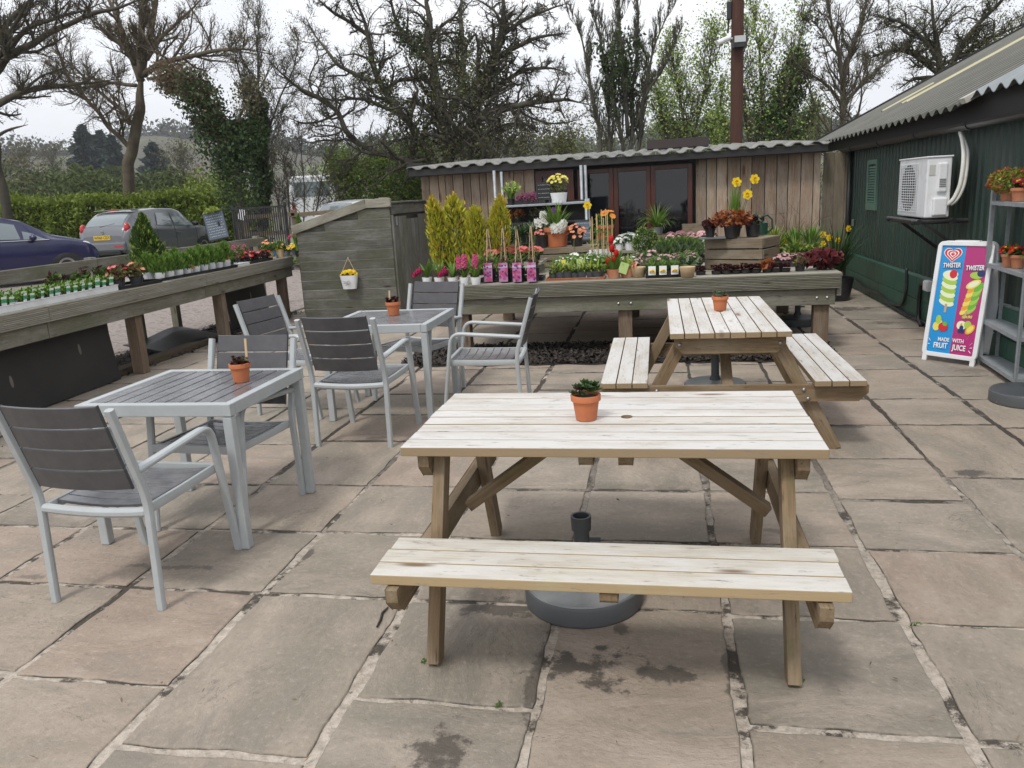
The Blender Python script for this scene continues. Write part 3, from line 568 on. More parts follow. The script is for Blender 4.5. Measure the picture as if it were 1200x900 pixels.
# ------------------------------------------------------------------ aluminium tables
def metal_table(label, loc, rz, sx, sy):
    t = thing('metal_table', label, 'garden table', loc, rz, 'aluminium tables with charcoal slats'); h = .73
    for sx_ in (-1, 1):
        for s in (-1, 1):
            MB().beam((sx_*(sx/2-.027), s*(sy/2-.027), .0), (sx_*(sx/2-.027), s*(sy/2-.027), h-.062), .047, .047, up=(0, 1, 0)).build('leg', M['alu'], t, bevel=.006)
    a = MB()
    for s in (-1, 1):
        a.beam((-sx/2, s*(sy/2-.0225), h-.03), (sx/2, s*(sy/2-.0225), h-.03), .045, .06); a.beam((s*(sx/2-.0225), -sy/2+.046, h-.03), (s*(sx/2-.0225), sy/2-.046, h-.03), .045, .06)
    a.build('frame', M['alu'], t, bevel=.004)
    n = 9; w = (sx-.092)/n
    for k in range(n):
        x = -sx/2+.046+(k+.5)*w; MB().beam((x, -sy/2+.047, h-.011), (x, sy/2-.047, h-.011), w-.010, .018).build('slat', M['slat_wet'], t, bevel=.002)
    u = MB(); u.box((0, 0, h-.035), (sx-.1, .04, .025)); u.build('cross_bar', M['alu'], t)
    return t
metal_table('aluminium table with charcoal slats, nearest the camera on the left', (-2.385, 3.645, 0), 0, .82, .79)
metal_table('aluminium table with charcoal slats, farther back beside the picnic tables', (-2.09, 5.86, 0), radians(90), .81, .83)
# ------------------------------------------------------------------ aluminium armchairs; front faces +y
def armchair(label, loc, rz):
    t = thing('armchair', label, 'garden chair', loc, rz, 'aluminium armchairs with charcoal slats'); hw = .262
    def bar(P, name, w=.046, th=.022, rad=None):
        """flat oval bar through P in a plane of constant x"""
        P = np.array(P, float); b = MB(); n = 10; m = len(P); T = np.gradient(P, axis=0); T /= np.linalg.norm(T, axis=1)[:, None]
        a = np.arange(n)*2*pi/n+pi/n; ca, sa = np.cos(a), np.sin(a); k = (np.abs(ca)**4+np.abs(sa)**4)**-.25
        N = np.column_stack([np.zeros(m), -T[:, 2], T[:, 1]])
        V = P[:, None, :]+np.array([1., 0, 0])*(ca*k*th/2)[None, :, None]+N[:, None, :]*(sa*k*w/2)[None, :, None]
        i, j = np.meshgrid(np.arange(m-1), np.arange(n), indexing='ij'); j2 = (j+1) % n
        F = np.stack([i*n+j, (i+1)*n+j, (i+1)*n+j2, i*n+j2], 2).reshape(-1, 4); b.add(V.reshape(-1, 3), F)
        b.f.append(np.array([list(range(n))])); b.f.append(np.array([[(m-1)*n+q for q in range(n)][::-1]]))
        o = b.build(name, M['alu'], t, smooth=True); o.modifiers.new('e', 'EDGE_SPLIT').split_angle = radians(38); return o
    def spl(P, k=7):
        P = np.array(P, float); q = [P[0]]
        for i in range(1, len(P)-1):                            # rounded corners
            a, b, c = P[i-1], P[i], P[i+1]; r = min(.075 if i in (2, 1) else .05, np.linalg.norm(b-a)*.45, np.linalg.norm(c-b)*.45); p0, p1 = b+_n(a-b)*r, b+_n(c-b)*r
            for u in np.linspace(0, 1, k): q.append((1-u)**2*p0+2*u*(1-u)*b+u*u*p1)
        q.append(P[-1]); return q
    for s in (-1, 1):
        x = s*hw
        bar(spl([(x, -.285, 0), (x, -.262, .485), (x*1.0, -.385, .89)]), 'rear_upright', .030, .037)
        bar(spl([(x+s*.001, .300, 0), (x+s*.001, .205, .655), (x+s*.001, -.300, .615)]), 'arm_and_front_leg', .026, .043)
        bar([(x-s*.026, -.252, .425), (x-s*.026, .0, .428), (x-s*.026, .232, .435)], 'side_rail', .042, .022)
    MB().beam((-hw+.014, .243, .436), (hw-.014, .243, .436), .024, .042).build('cross_rail', M['alu'], t, bevel=.002); fr = MB()
    P = [(-hw+.013+2*(hw-.013)*u, -.262+.0, .425-.012*4*u*(1-u)) for u in np.linspace(0, 1, 9)]
    fr.tube(P, .021, 8, flat=1.); fr.build('cross_rail', M['alu'], t, smooth=False, bevel=.002)
    # seat: seven slats running side to side, dished towards the middle
    def slat(c0, w, th, sag, axis, name='seat_slat', x2=None):
        """slat from -x to +x, bowed by sag along axis"""
        b = MB(); m = 9; xs = np.linspace(-hw+.04, hw-.04, m); V = []; gp = []; o = nr.random(3)*9
        bow = 4*sag*(.25-(xs/(2*(hw-.04)))**2)
        if axis == 'z': U, N = np.array([0, 1., 0]), np.array([0, 0, 1.])
        else: U, N = _n([0, -.123, .405]), _n([0, .405, .123])
        for i in range(m):
            c = np.array([xs[i], c0[1], c0[2]])-N*bow[i]
            for q, e in ((-1, -1), (1, -1), (1, 1), (-1, 1)): V.append(c+U*q*w/2+N*e*th/2); gp.append((xs[i]+o[0], q*w/2+o[1], e*th/2+o[2]))
        F = [(i*4+k, (i+1)*4+k, (i+1)*4+(k+1) % 4, i*4+(k+1) % 4) for i in range(m-1) for k in range(4)]; F = [f[::-1] for f in F]+[(0, 1, 2, 3), tuple(range((m-1)*4, m*4))[::-1]]
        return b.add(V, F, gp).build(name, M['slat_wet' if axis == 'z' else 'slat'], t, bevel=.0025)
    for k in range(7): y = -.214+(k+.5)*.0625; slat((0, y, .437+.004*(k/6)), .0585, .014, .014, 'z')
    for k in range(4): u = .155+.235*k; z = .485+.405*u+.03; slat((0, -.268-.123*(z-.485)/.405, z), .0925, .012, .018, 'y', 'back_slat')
    return t
chair0 = armchair('aluminium armchair nearest the camera at far left, seen from behind', (-2.315, 2.975, 0), radians(-2.5))
def chair(label, loc, rz): return dup(chair0, loc, rz, label)
chair('aluminium armchair tucked behind the nearer metal table, facing the camera', (-2.32, 3.72, 0), radians(176))
chair('aluminium armchair seen from behind, in the middle between the two metal tables', (-2.055, 5.135, 0), radians(-2))
chair('aluminium armchair turned to the right at the left end of the farther metal table', (-2.84, 5.84, 0), radians(-101))
chair('aluminium armchair behind the farther metal table, backed against the display bench', (-2.03, 6.30, 0), radians(165))
chair('lone aluminium armchair seen side on, right of the farther metal table', (-1.31, 5.74, 0), radians(93))
# ------------------------------------------------------------------ leaves and flowers
def fol(name, c, isl=.3, trans=.25, rough=.6): M[name] = mat(name, c, rough, isl=isl, trans=trans, spec=.3)
for nm, c in dict(leaf_mid=(.080, .16, .030), leaf_fresh=(.125, .225, .035), leaf_dark=(.045, .090, .024), leaf_grey=(.145, .195, .12), leaf_gold=(.43, .43, .035), leaf_goldtip=(.50, .36, .04), leaf_blue=(.075, .145, .06), leaf_box=(.055, .105, .022),
                  leaf_twigbud=(.15, .10, .06), leaf_red=(.115, .018, .020), leaf_plum=(.055, .015, .018), leaf_rust=(.30, .095, .025), leaf_ivy=(.055, .082, .028), leaf_hedge=(.165, .22, .03), leaf_bud=(.30, .38, .10), leaf_olive=(.14, .145, .048), leaf_bramble=(.125, .115, .062), leaf_yellowgreen=(.26, .33, .06), leaf_lime=(.35, .46, .10)).items(): fol(nm, c)
for nm, c in dict(pet_pink=(.60, .10, .22), pet_deep=(.42, .03, .11), pet_coral=(.68, .20, .17), pet_pale=(.70, .40, .42), pet_white=(.80, .80, .74), pet_yellow=(.80, .56, .02), pet_lemon=(.75, .66, .14), pet_orange=(.78, .28, .03), pet_red=(.52, .012, .010), pet_crimson=(.27, .010, .035), pet_purple=(.19, .05, .24), pet_heather=(.34, .10, .20), pet_peach=(.72, .30, .16)).items(): fol(nm, c, .14, .3, .5)
M['stem'] = mat('green_stem', (.10, .16, .04), .6)
def rnd_dirs(g, n): v = g.normal(size=(n, 3)); return v/np.linalg.norm(v, axis=1)[:, None]
def bush(seed, n, R, size, c=(0, 0, 0), shell=.55, asp=.45, up=0., lump=.18):
    """leaves spread through an uneven ellipsoid of radii R"""
    g = np.random.default_rng(seed); d = rnd_dirs(g, n); k = 1-(1-shell)*g.random(n)**1.5
    lp = sum(np.sin(d @ (g.normal(size=3)*3.2)+g.random()*6) for _ in range(3))/3
    P = np.asarray(c)+d*np.asarray(R)*(k*(1+lump*lp))[:, None]
    t = rnd_dirs(g, n)+d*.5+np.array([0, 0, up]); t /= np.linalg.norm(t, axis=1)[:, None]; w = np.cross(t, rnd_dirs(g, n)); w /= np.linalg.norm(w, axis=1)[:, None]+1e-9
    s = size*(.6+.8*g.random(n))[:, None]; return MB().quads(P, t*s, w*s*asp)
def straps(seed, n, L, w, lean=.5, droop=.8, base=.02, c=(0, 0, 0), m=5):
    """arching strap leaves from one base"""
    g = np.random.default_rng(seed); b = MB()
    for k in range(n):
        a = g.random()*2*pi; l = L*(.6+.5*g.random()); le = lean*(.3+.9*g.random()); d = np.array([cos(a), sin(a), 0]); s = np.array([-sin(a), cos(a), 0]); p = np.asarray(c)+d*base*g.random(); th = pi/2-le*.4; V = []
        for i in range(m+1):
            u = i/m; ww = w*(1-u**2.2)*(.5+.5*min(1, u*5)); V += [p-s*ww, p+s*ww]; th -= droop*le/m*(.6+1.2*u); p = p+(d*cos(th)+np.array([0, 0, sin(th)]))*l/m
        b.add(V, [(2*i, 2*i+1, 2*i+3, 2*i+2) for i in range(m)])
    return b
def disc_flower(b, c, r, nrm=(0, 0, 1), n=5, cup=.25):
    nrm = _n(nrm); u = _n(np.cross(nrm, (.31, .7, .2))); v = np.cross(nrm, u)
    for k in range(n):
        a = 2*pi*k/n; d = u*cos(a)+v*sin(a); s = -u*sin(a)+v*cos(a); w = r*1.35*sin(pi/n)+r*.12
        b.add([c, np.asarray(c)+d*r*.55+s*w*.6+nrm*r*cup*.5, np.asarray(c)+d*r+s*w*.25+nrm*r*cup, np.asarray(c)+d*r-s*w*.25+nrm*r*cup, np.asarray(c)+d*r*.55-s*w*.6+nrm*r*cup*.5], [(0, 1, 2, 3, 4)])
def flowers(seed, n, R, c, r, petals=5, flat=.5):
    g = np.random.default_rng(seed); b = MB()
    for k in range(n):
        d = rnd_dirs(g, 1)[0]; d[2] = abs(d[2]); p = np.asarray(c)+d*np.asarray(R); disc_flower(b, p, r*(.75+.5*g.random()), d*flat+np.array([0, -.35, .5]), petals)
    return b
def eyes(src, rr):                                                   # a small centre for every flower of src
    b = MB()
    for v in src.v: b.ball(v[0]+(v[2]-v[0])*.02+np.array([0, 0, rr*.4]), rr, 6, 4)
    return b
def potlathe(rt, rb, h, rim=True, th=.006, n=20):
    pr = [(0, .003), (rb, 0)]
    pr += [(rt*.93-(rt*.93-rb)*.24, h*.76), (rt*.99, h*.765), (rt, h*.98), (rt-.001, h)] if rim else [(rt, h*.99), (rt, h)]
    return MB().lathe(pr+[(rt-th, h), (rt-th*1.6, h*.86), (0, h*.86)], n)
def potted(name, label, cat, loc, pot, parts, rz=0., group=None, sc=None):
    """pot = (rt, rb, h, material, rim); parts = [(part name, mesh, material[, smooth])]"""
    t = thing(name, label, cat, loc, rz, group)
    if sc: t.scale = (sc,)*3
    if pot:
        o = potlathe(*pot[:3], rim=pot[4]).build('pot', M[pot[3]], t, smooth=True); o.modifiers.new('e', 'EDGE_SPLIT').split_angle = radians(40)
        MB().lathe([(0, 0), (pot[0]-.008, 0)], 14, (0, 0, pot[2]*.88)).build('soil', M['soil'], t)
    for p in parts: p[1].build(p[0], M[p[2]], t, smooth=len(p) > 3)
    return t
def rosettes(seed, n, R, z, s):
    g = np.random.default_rng(seed); b = MB()
    for k in range(n):
        a = g.random()*6.3; c = np.array([cos(a), sin(a), 0])*R*sqrt(g.random()); c[2] = z+g.random()*s*1.4
        for q in range(11):
            aa = q*2.4; el = .25+q*.11; d = np.array([cos(aa)*cos(el), sin(aa)*cos(el), sin(el)]); sd = np.array([-sin(aa), cos(aa), 0]); l = s*(1-.045*q)
            b.add([c, c+d*l*.6+sd*l*.28, c+d*l, c+d*l*.6-sd*l*.28], [(0, 1, 2, 3)])
    return b
def stick(h, x, y, z=.06, w=.012): return MB().beam((x, y, z), (x+.004, y+.01, z+h), w, .004, up=(0, 1, 0))
TC = (.057, .040, .098, 'terracotta', True)
potted('potted_succulent', 'terracotta pot of dark green succulents on the nearest picnic table', 'potted plant', (-.292, 2.93, .7505), (.058, .040, .098, 'terracotta', True), [('foliage', rosettes(1, 26, .048, .092, .030), 'leaf_dark'), ('reddish_tips', rosettes(2, 7, .045, .10, .024), 'leaf_plum')], group='terracotta pots on the tables')
potted('potted_succulent', 'terracotta pot of greyish succulents on the farther picnic table', 'potted plant', (.39, 5.62, .7505), TC, [('foliage', rosettes(3, 18, .048, .088, .026), 'leaf_grey'), ('dry_stems', rosettes(4, 8, .045, .09, .024), 'leaf_bramble')], group='terracotta pots on the tables')
potted('potted_succulent', 'terracotta pot with purple plant and tall wooden stick on nearest metal table', 'potted plant', (-2.17, 3.72, .7305), (.056, .039, .098, 'terracotta', True), [('foliage', rosettes(5, 20, .046, .088, .026), 'leaf_plum'), ('green_leaves', rosettes(6, 10, .046, .088, .024), 'leaf_olive'), ('plant_stick', stick(.16, .030, .02), 'stick')], group='terracotta pots on the tables')
potted('potted_succulent', 'terracotta pot with dark red plant and short stick on farther metal table', 'potted plant', (-2.09, 5.96, .7305), (.060, .042, .105, 'terracotta', True), [('foliage', rosettes(7, 18, .046, .094, .030), 'leaf_plum'), ('plant_stick', stick(.13, -.035, .02), 'stick')], group='terracotta pots on the tables')
# ------------------------------------------------------------------ display benches
def grooved(b, a, c, w, t, up, side):
    """ridged deck board from a to c; ridges on the face towards side"""
    a = np.asarray(a, float); c = np.asarray(c, float); side = _n(side); b.beam(a, c, w if abs(np.dot(_n(up), side)) > .5 else t, t if abs(np.dot(_n(up), side)) > .5 else w, up=up)
    v = np.cross(_n(c-a), side); n = 9
    for k in range(n): o = v*w*((k+.5)/n-.5)*.97+side*(t/2+.004); b.beam(a+o, c+o, w/n*.58, .011, up=side)
    return b
BZ = .75
rb = thing('display_bench', 'long low timber display bench full of spring flowers in front of the cabin', 'display bench', (0, 7.7, 0))
grooved(MB(), (-2.15, .014, BZ-.072), (1.60, .014, BZ-.072), .14, .026, (0, 1, 0), (0, -1, 0)).build('grooved_board', M['mossy_wood'], rb)
MB().beam((-2.15, .055, BZ-.222), (1.57, .055, BZ-.222), .042, .15).build('apron', M['mossy_wood'], rb, bevel=.004)
for k in range(19): MB().beam((-2.15, .10+k*.147, BZ-.012), (1.62, .10+k*.147, BZ-.012), .143, .024).build('deck_board', M['deck_wood'], rb, bevel=.002)
MB().beam((1.60, .03, BZ-.12), (1.60, 2.8, BZ-.12), .04, .19).build('end_board', M['mossy_wood'], rb, bevel=.004)
for x, y in ((-.36, .145), (1.46, .145), (-2.0, .145), (-.36, 2.55), (1.46, 2.55), (-2.0, 2.55), (.62, 2.55)): MB().beam((x, y, 0), (x, y, BZ-.15), .135, .135, up=(0, 1, 0)).build('leg', M['post_wood'], rb, bevel=.006)
for x in (-1.3, .55, 1.2): MB().beam((x, .08, BZ-.09), (x, 2.75, BZ-.09), .045, .09).build('joist', M['mossy_wood'], rb)
for x in (-.42, -.30, 1.41, 1.50): MB().lathe([(0, .01), (.012, .006), (.016, 0)], 8).xf(Matrix.Translation((x, .034, BZ-.23)) @ Matrix.Rotation(pi/2, 4, 'X')).build('bolt_head', M['steel_dull'], rb, smooth=True)
LZ = .90
def lx(y): return -5.15-.04*(y-5.3)
lb = thing('display_bench', 'long timber display bench with trays of small plants along the car park', 'display bench', (0, 0, 0))
la, lc = np.array([lx(3.2), 3.2, 0]), np.array([lx(11.1), 11.1, 0])
for i, (t0, t1) in enumerate(((0, .345), (.346, .68), (.681, 1))):
    a, c = la+(lc-la)*t0, la+(lc-la)*t1
    grooved(MB(), a+(-.015, 0, LZ-.072), c+(-.015, 0, LZ-.072), .14, .026, (1, 0, 0), (1, .04, 0)).build('grooved_board', M['deck_wood'], lb)
    MB().beam(a+(-.055, 0, LZ-.215), c+(-.055, 0, LZ-.215-.004*i), .042, .14).build('apron', M['mossy_wood'], lb, bevel=.004)
    for k in range(7): MB().beam(a+(-.10-k*.147, 0, LZ-.012), c+(-.10-k*.147, 0, LZ-.012), .143, .024).build('deck_board', M['deck_wood'], lb, bevel=.002)
    MB().beam(a+(-1.09, 0, LZ-.09), c+(-1.09, 0, LZ-.09), .04, .16).build('back_board', M['mossy_wood'], lb, bevel=.004)
for y in (4.75, 7.27, 9.05, 10.9): MB().beam((lx(y)-.135, y, 0), (lx(y)-.135, y, LZ-.15), .125, .11, up=(0, 1, 0)).build('leg', M['post_wood'], lb, bevel=.006)
for y in (4.75, 7.0, 8.6, 10.9): MB().beam((lx(y)-1.0, y, .0), (lx(y)-1.0, y, LZ-.02), .11, .11, up=(0, 1, 0)).build('leg', M['mossy_wood'], lb, bevel=.006)
# rail behind it, on short posts
rl = thing('timber_rail', 'lichen stained timber rail on posts between left display bench and parked cars', 'fence', (0, 0, 0))
for (y0, y1) in ((3., 8.35), (8.36, 12.6)): MB().beam((-6.42-.02*(y0-3), y0, 1.075), (-6.42-.02*(y1-3), y1, 1.075), .045, .135).build('rail', M['mossy_wood'], rl, bevel=.005)
for y in (4.2, 8.35, 9.9, 12.5): x = -6.49-.02*(y-3); MB().beam((x, y, 0), (x, y, 1.16 if y < 9 else 1.17), .095, .095, up=(0, 1, 0)).build('post', M['mossy_wood'], rl, bevel=.006)
# black boards propped under it
def board(name, label, c, L, h, ry, lean, holes):
    t = thing(name, label, 'board', c, ry)
    MB().beam((0, -L/2, h/2), (0, L/2, h/2), .02, h).build('panel', mat('scuffed_black_board', (.013, .0125, .0125), .55, var=(.02, .019, .018), vscale=3, dirt=(.05, .045, .04), dscale=5, dthr=(.66, .8)), t, bevel=.003)
    for y, z in holes:
        P = [(.017*cos(a), .052*sin(a)) for a in np.linspace(0, 2*pi, 14, endpoint=False)]
        MB().prism(P, .003, Matrix.Translation((.0105, y, z)) @ Matrix.Rotation(pi/2, 4, 'Y') @ Matrix.Rotation(pi/2, 4, 'Z')).build('hand_slot', mat('slot_grey', (.16, .14, .12), .8) if 'slot_grey' not in bpy.data.materials else bpy.data.materials['slot_grey'], t)
    t.rotation_euler = (0, lean, ry); return t
board('black_board', 'large scuffed black board propped under the left display bench, at the near end', (-5.36, 5.95, .01), 2.05, .63, .04, radians(-6), ((-.35, .30), (.55, .40)))
board('black_board', 'black board under the left display bench, close to the grey shed', (-5.75, 10.35, .01), 1.15, .60, .03, radians(-5), ((.1, .40),))
def plastic_sheet():
    t = thing('plastic_sheet', 'bent sheet of black plastic lying on the ground beneath the left display bench', 'plastic sheet', (-5.72, 8.75, 0)); n = 14; V = []
    for i in range(n+1):
        for j in range(5):
            u = i/n-.5; v = j/4; V.append((-.42+.62*v+.05*sin(3*u), u*1.25+.1*v, .03+.15*(1-v)**1.2*(1-1.2*u*u)+.03*sin(7*u+v*2)))
    b = MB().add(V, [(i*5+j, (i+1)*5+j, (i+1)*5+j+1, i*5+j+1) for i in range(n) for j in range(4)]); o = b.build('sheet', M['black_plastic'], t, smooth=True); s = o.modifiers.new('s', 'SOLIDIFY'); s.thickness = .006
plastic_sheet()
tag(MB().beam((-5.50, 4.9, .035), (-5.62, 9.1, .035), .16, .075).build('timber_sleeper', wood('wet_brown_sleeper', (.10, .075, .045), (.06, .042, .028), algae=(.06, .06, .025)), bevel=.008), 'wet brown sleeper laid on the ground along the left display bench', 'sleeper')
# ------------------------------------------------------------------ small grey shed
sm = thing('garden_shed', 'small weathered grey lap board shed with sloping lichened top beside the display bench', 'shed', (-3.66, 10.65, 0))
def small_shed():
    Wd, Dp = 1.40, 1.75; zl, zr, xk = 1.27, 1.56, -.33
    def top(x): return zr if x > xk else zl+(zr-zl)*(x+Wd)/(Wd+xk)
    w = MB(); z = .02; k = 0; r = random.Random(5)
    while z < 1.53:
        h = .142; xa = -Wd
        if z+h > zl: xa = min(-.2, -Wd+(Wd+xk)*(z+h-zl)/(zr-zl))
        w.beam((xa, .0+.0, z+h/2), (0, 0, z+h/2), .024, h-.003, up=(0, -.17, 1)); z += h-.006; k += 1
    w.build('wall', M['shed_wood'], sm, bevel=.003)
    MB().add([(-Wd, .02, 0), (0, .02, 0), (0, .02, zr), (xk, .02, zr), (-Wd, .02, zl)], [(0, 1, 2, 3, 4)]).build('inner_wall', M['shed_wood'], sm)
    tr = MB(); tr.beam((-Wd-.05, -.02, zl+.015), (xk, -.02, zr+.035), .06, .12); tr.beam((xk+.001, -.02, zr+.035), (.03, -.02, zr+.03), .058, .118); tr.build('trim', M['trim_wood'], sm, bevel=.008)
    s2 = MB()
    y = .05
    s2.beam((.0, .02, zr-.05), (.0, Dp, zr-.05), .025, .15); s2.beam((-.01, .02, .04), (-.01, Dp, .04), .03, .08); s2.beam((-.005, .035, 0), (-.005, .035, zr-.13), .04, .07, up=(1, 0, 0)); s2.beam((-.005, Dp-.03, 0), (-.005, Dp-.03, zr-.13), .04, .07, up=(1, 0, 0)); s2.build('door_frame', M['shed_wood'], sm, bevel=.003)
    d = MB(); y = .08; ww = .19
    while y < Dp-.07: d.beam((.012, y+ww/2, .09), (.012, y+ww/2, zr-.16-(.05 if .5 < y < 1.2 else 0)), ww-.008, .02, up=(1, 0, 0)); y += ww
    dd = d.build('door', M['shed_wood'], sm, bevel=.002); MB().box((.03, .16, zr-.22), (.012, .05, .12)).build('hinge', M['zinc'], dd)
    MB().box((-.02, .9, .75), (.01, 1.7, 1.4)).build('door_backing', M['dark_fascia'], sm)
    rf = MB(); rf.beam((-Wd-.06, .9, zl+.02), (xk, .9, zr+.04), 1.75, .02); rf.beam((xk+.001, .9, zr+.04), (.05, .9, zr+.035), 1.75, .02); rf.build('roof', M['shed_wood'], sm)
    lw = MB(); lw.beam((-Wd, .03, zl/2), (-Wd, Dp, zl/2), .022, zl); lw.build('end_wall', M['shed_wood'], sm)
small_shed()
tag(MB().box((-3.9, 11.15, 1.645), (.12, .12, .05)).build('stone', mat('ochre_stone', (.35, .27, .17), .9, bump=.01)), 'small ochre stone lying on the top of the grey garden shed', 'stone')
_h = AY(411, 330, 10.6)
def hanging():
    t = thing('hanging_pot', 'white tapered pot of yellow flowers hung by string on the grey shed', 'hanging pot', (_h[0], 10.60, _h[2]-.095))
    b = MB(); V = []; 
    for z, w, d in ((0, .095, .045), (.19, .128, .07), (.19, .118, .06), (.12, .11, .05)):
        for q in range(24):
            a = q*2*pi/24; c, s = cos(a), sin(a); k = (abs(c)**3.2+abs(s)**3.2)**(-1/3.2); V.append((c*k*w, s*k*d-.045, z))
    b.add(V, [(r*24+q, r*24+(q+1) % 24, (r+1)*24+(q+1) % 24, (r+1)*24+q) for r in range(3) for q in range(24)]+[tuple(range(24))[::-1], tuple(range(72, 96))])
    po = b.build('pot', M['white_plastic'], t, smooth=True); po.modifiers.new('e', 'EDGE_SPLIT').split_angle = radians(40)
    g = MB()
    for k in range(9): a = k*.7; g.tube([(-.03+.05*sin(k*1.7), -.116, .06+.008*k), (-.01+.06*sin(k*2.3+1), -.1185, .075+.006*k)], .0018, 4)
    g.build('sprig_drawing', M['black_plastic'], po)
    s = MB(); s.tube([(-.12, -.05, .19), (0, -.02, .43)], .004, 5); s.tube([(.12, -.05, .19), (0, -.02, .43)], .004, 5); s.build('string', M['stick'], t); MB().ball((0, -.015, .43), .010).build('nail', M['zinc'], t)
    f = flowers(21, 30, (.10, .05, .055), (0, -.05, .20), .032, 6); f.build('flower', M['pet_yellow'], t); bush(22, 60, (.10, .05, .04), .025, (0, -.05, .19)).build('foliage', M['leaf_mid'], t)
hanging()
# ------------------------------------------------------------------ A-board
def text(s, size, mt, name, parent, loc, sx=1., shear=0., rot=0., bold=0., align='CENTER', rmat=None):
    cu = bpy.data.curves.new(name, 'FONT'); cu.body = s; cu.size = size; cu.align_x = align; cu.align_y = 'CENTER'; cu.extrude = .0006; cu.offset = bold; cu.shear = shear; cu.resolution_u = 3
    o = bpy.data.objects.new(name, cu); C.objects.link(o); bpy.context.view_layer.update()
    me = bpy.data.meshes.new_from_object(o.evaluated_get(bpy.context.evaluated_depsgraph_get())); me.materials.clear(); me.materials.append(mt); bpy.data.objects.remove(o)
    o = bpy.data.objects.new(name, me); C.objects.link(o); o.parent = parent; o.location = loc; o.scale = (sx, 1, 1)
    o.rotation_euler = (radians(90), 0, 0) if rmat is None else rmat
    if rot: o.rotation_euler = (Matrix.Rotation(radians(90), 3, 'X') @ Matrix.Rotation(rot, 3, 'Z')).to_euler()
    return o
def aboard():
    lean = .165; H = 1.03; Wd = .47; fx = np.array([.68, -.73]); ang = math.atan2(fx[1], fx[0])
    t = thing('a_board', 'white framed ice lolly A-board, blue and magenta, leaning by the green shed', 'sign board', (2.39, 7.20, 0), ang)
    def rr(w, h, r, n=6):
        P = []
        for cx, cy, a0 in ((w/2-r, h/2-r, 0), (-w/2+r, h/2-r, pi/2), (-w/2+r, -h/2+r, pi), (w/2-r, -h/2+r, 1.5*pi)):
            for k in range(n+1): a = a0+k*pi/2/n; P.append((cx+r*cos(a), cy+r*sin(a)))
        return P
    def leaf(back):
        e = bpy.data.objects.new('rear_leaf' if back else 'front_leaf', None); C.objects.link(e); e.parent = t
        tilt = math.asin(lean/H)
        e.location = (0, 2*lean+.03, 0) if back else (0, 0, 0); e.rotation_euler = (tilt, 0, pi) if back else (-tilt, 0, 0)
        return e
    fl = MB(); tilt = math.asin(lean/H)
    def place(b, back): return b.xf((Matrix.Translation((0, 2*lean+.04, 0)) @ Matrix.Rotation(pi, 4, 'Z') if back else Matrix.Identity(4)) @ Matrix.Rotation(-tilt, 4, 'X'))
    def frame(back):
        w, h, r = Wd, H-.045, .05; o_, i_ = rr(w, h, r), rr(w-.075, h-.075, .012); n = len(o_); zc = .045+h/2; V = []
        for y in (-.012, .014):
            V += [(p[0], y, p[1]+zc) for p in o_]+[(p[0], y, p[1]+zc) for p in i_]
        F = []
        for k in range(n):
            q = (k+1) % n; F += [(k, q, n+q, n+k), (2*n+k, 3*n+k, 3*n+q, 2*n+q), (k, 2*n+k, 2*n+q, q), (n+k, n+q, 3*n+q, 3*n+k)]
        b = MB().add(V, F)
        for s in (-1, 1): b.box((s*(w/2-.03), 0, .03), (.04, .022, .06))
        return place(b, back)
    frame(False).build('frame', M['white_plastic'], t, bevel=.004); frame(True).build('rear_frame', M['white_plastic'], t, bevel=.004)
    bk = MB(); bk.box((0, .006, .045+(H-.045)/2), (Wd-.07, .012, H-.115)); place(bk, True).build('rear_panel', M['white_plastic'], t)
    R = (Matrix.Rotation(-tilt, 4, 'X')); pn = bpy.data.objects.new('poster', None)
    # the poster: flat printed shapes one on another, each 0.6 mm proud
    pw, ph = Wd-.07, H-.115; zc = .045+(H-.045)/2; z0 = zc-ph/2
    blue = mat('poster_blue', (.012, .27, .62), .3); mag = mat('poster_magenta', (.42, .028, .17), .3); wh = mat('poster_white', (.82, .82, .80), .4); rd = mat('poster_red', (.58, .02, .03), .4)
    base = MB().box((0, .004, zc), (pw, .008, ph)); base.xf(R); po = base.build('poster', blue, t)
    lay = [0]
    def shape(P, mt, name, y=None):
        lay[0] += 1; yy = -.0008-.00012*lay[0]
        return MB().prism([(p[0]*pw/2, p[1]*ph+z0) for p in P], .0009, R @ Matrix.Translation((0, yy, 0)) @ Matrix.Rotation(radians(90), 4, 'X')).build(name, mt, po)
    def ell(cx, cy, rx, ry, n=18, rot=0): return [(cx+rx*cos(a)*cos(rot)-ry*sin(a)*sin(rot)*2.1, cy+ry*sin(a)*cos(rot)+rx*cos(a)*sin(rot)*.48) for a in np.linspace(0, 2*pi, n, endpoint=False)]
    shape([(.02, 0), (1, 0), (1, 1), (.02, 1)], mag, 'magenta_half')
    def heart(cx, cy, s): return [(cx+s*16*sin(a)**3/16, cy+s*.20*(13*cos(a)-5*cos(2*a)-2*cos(3*a)-cos(4*a))/16) for a in np.linspace(0, 2*pi, 36, endpoint=False)]
    for k, (s, m_) in enumerate(((.37, wh), (.34, rd), (.25, wh), (.20, rd), (.13, wh), (.08, rd))): shape(heart(-.50, .918, s*1.05), m_, 'heart_emblem')
    lg, lo, ly, lw = mat('poster_lime', (.36, .55, .07), .4), mat('poster_orange', (.75, .34, .04), .4), mat('poster_lemon', (.78, .66, .12), .4), mat('poster_cream', (.75, .80, .55), .4); nv = mat('poster_navy', (.02, .03, .13), .4); gn = mat('poster_green', (.14, .42, .05), .4)
    for k in range(7): shape(ell(-.46, .475+.040*k, .33, .036, rot=-.10), lg if k % 2 else lw, 'lolly')
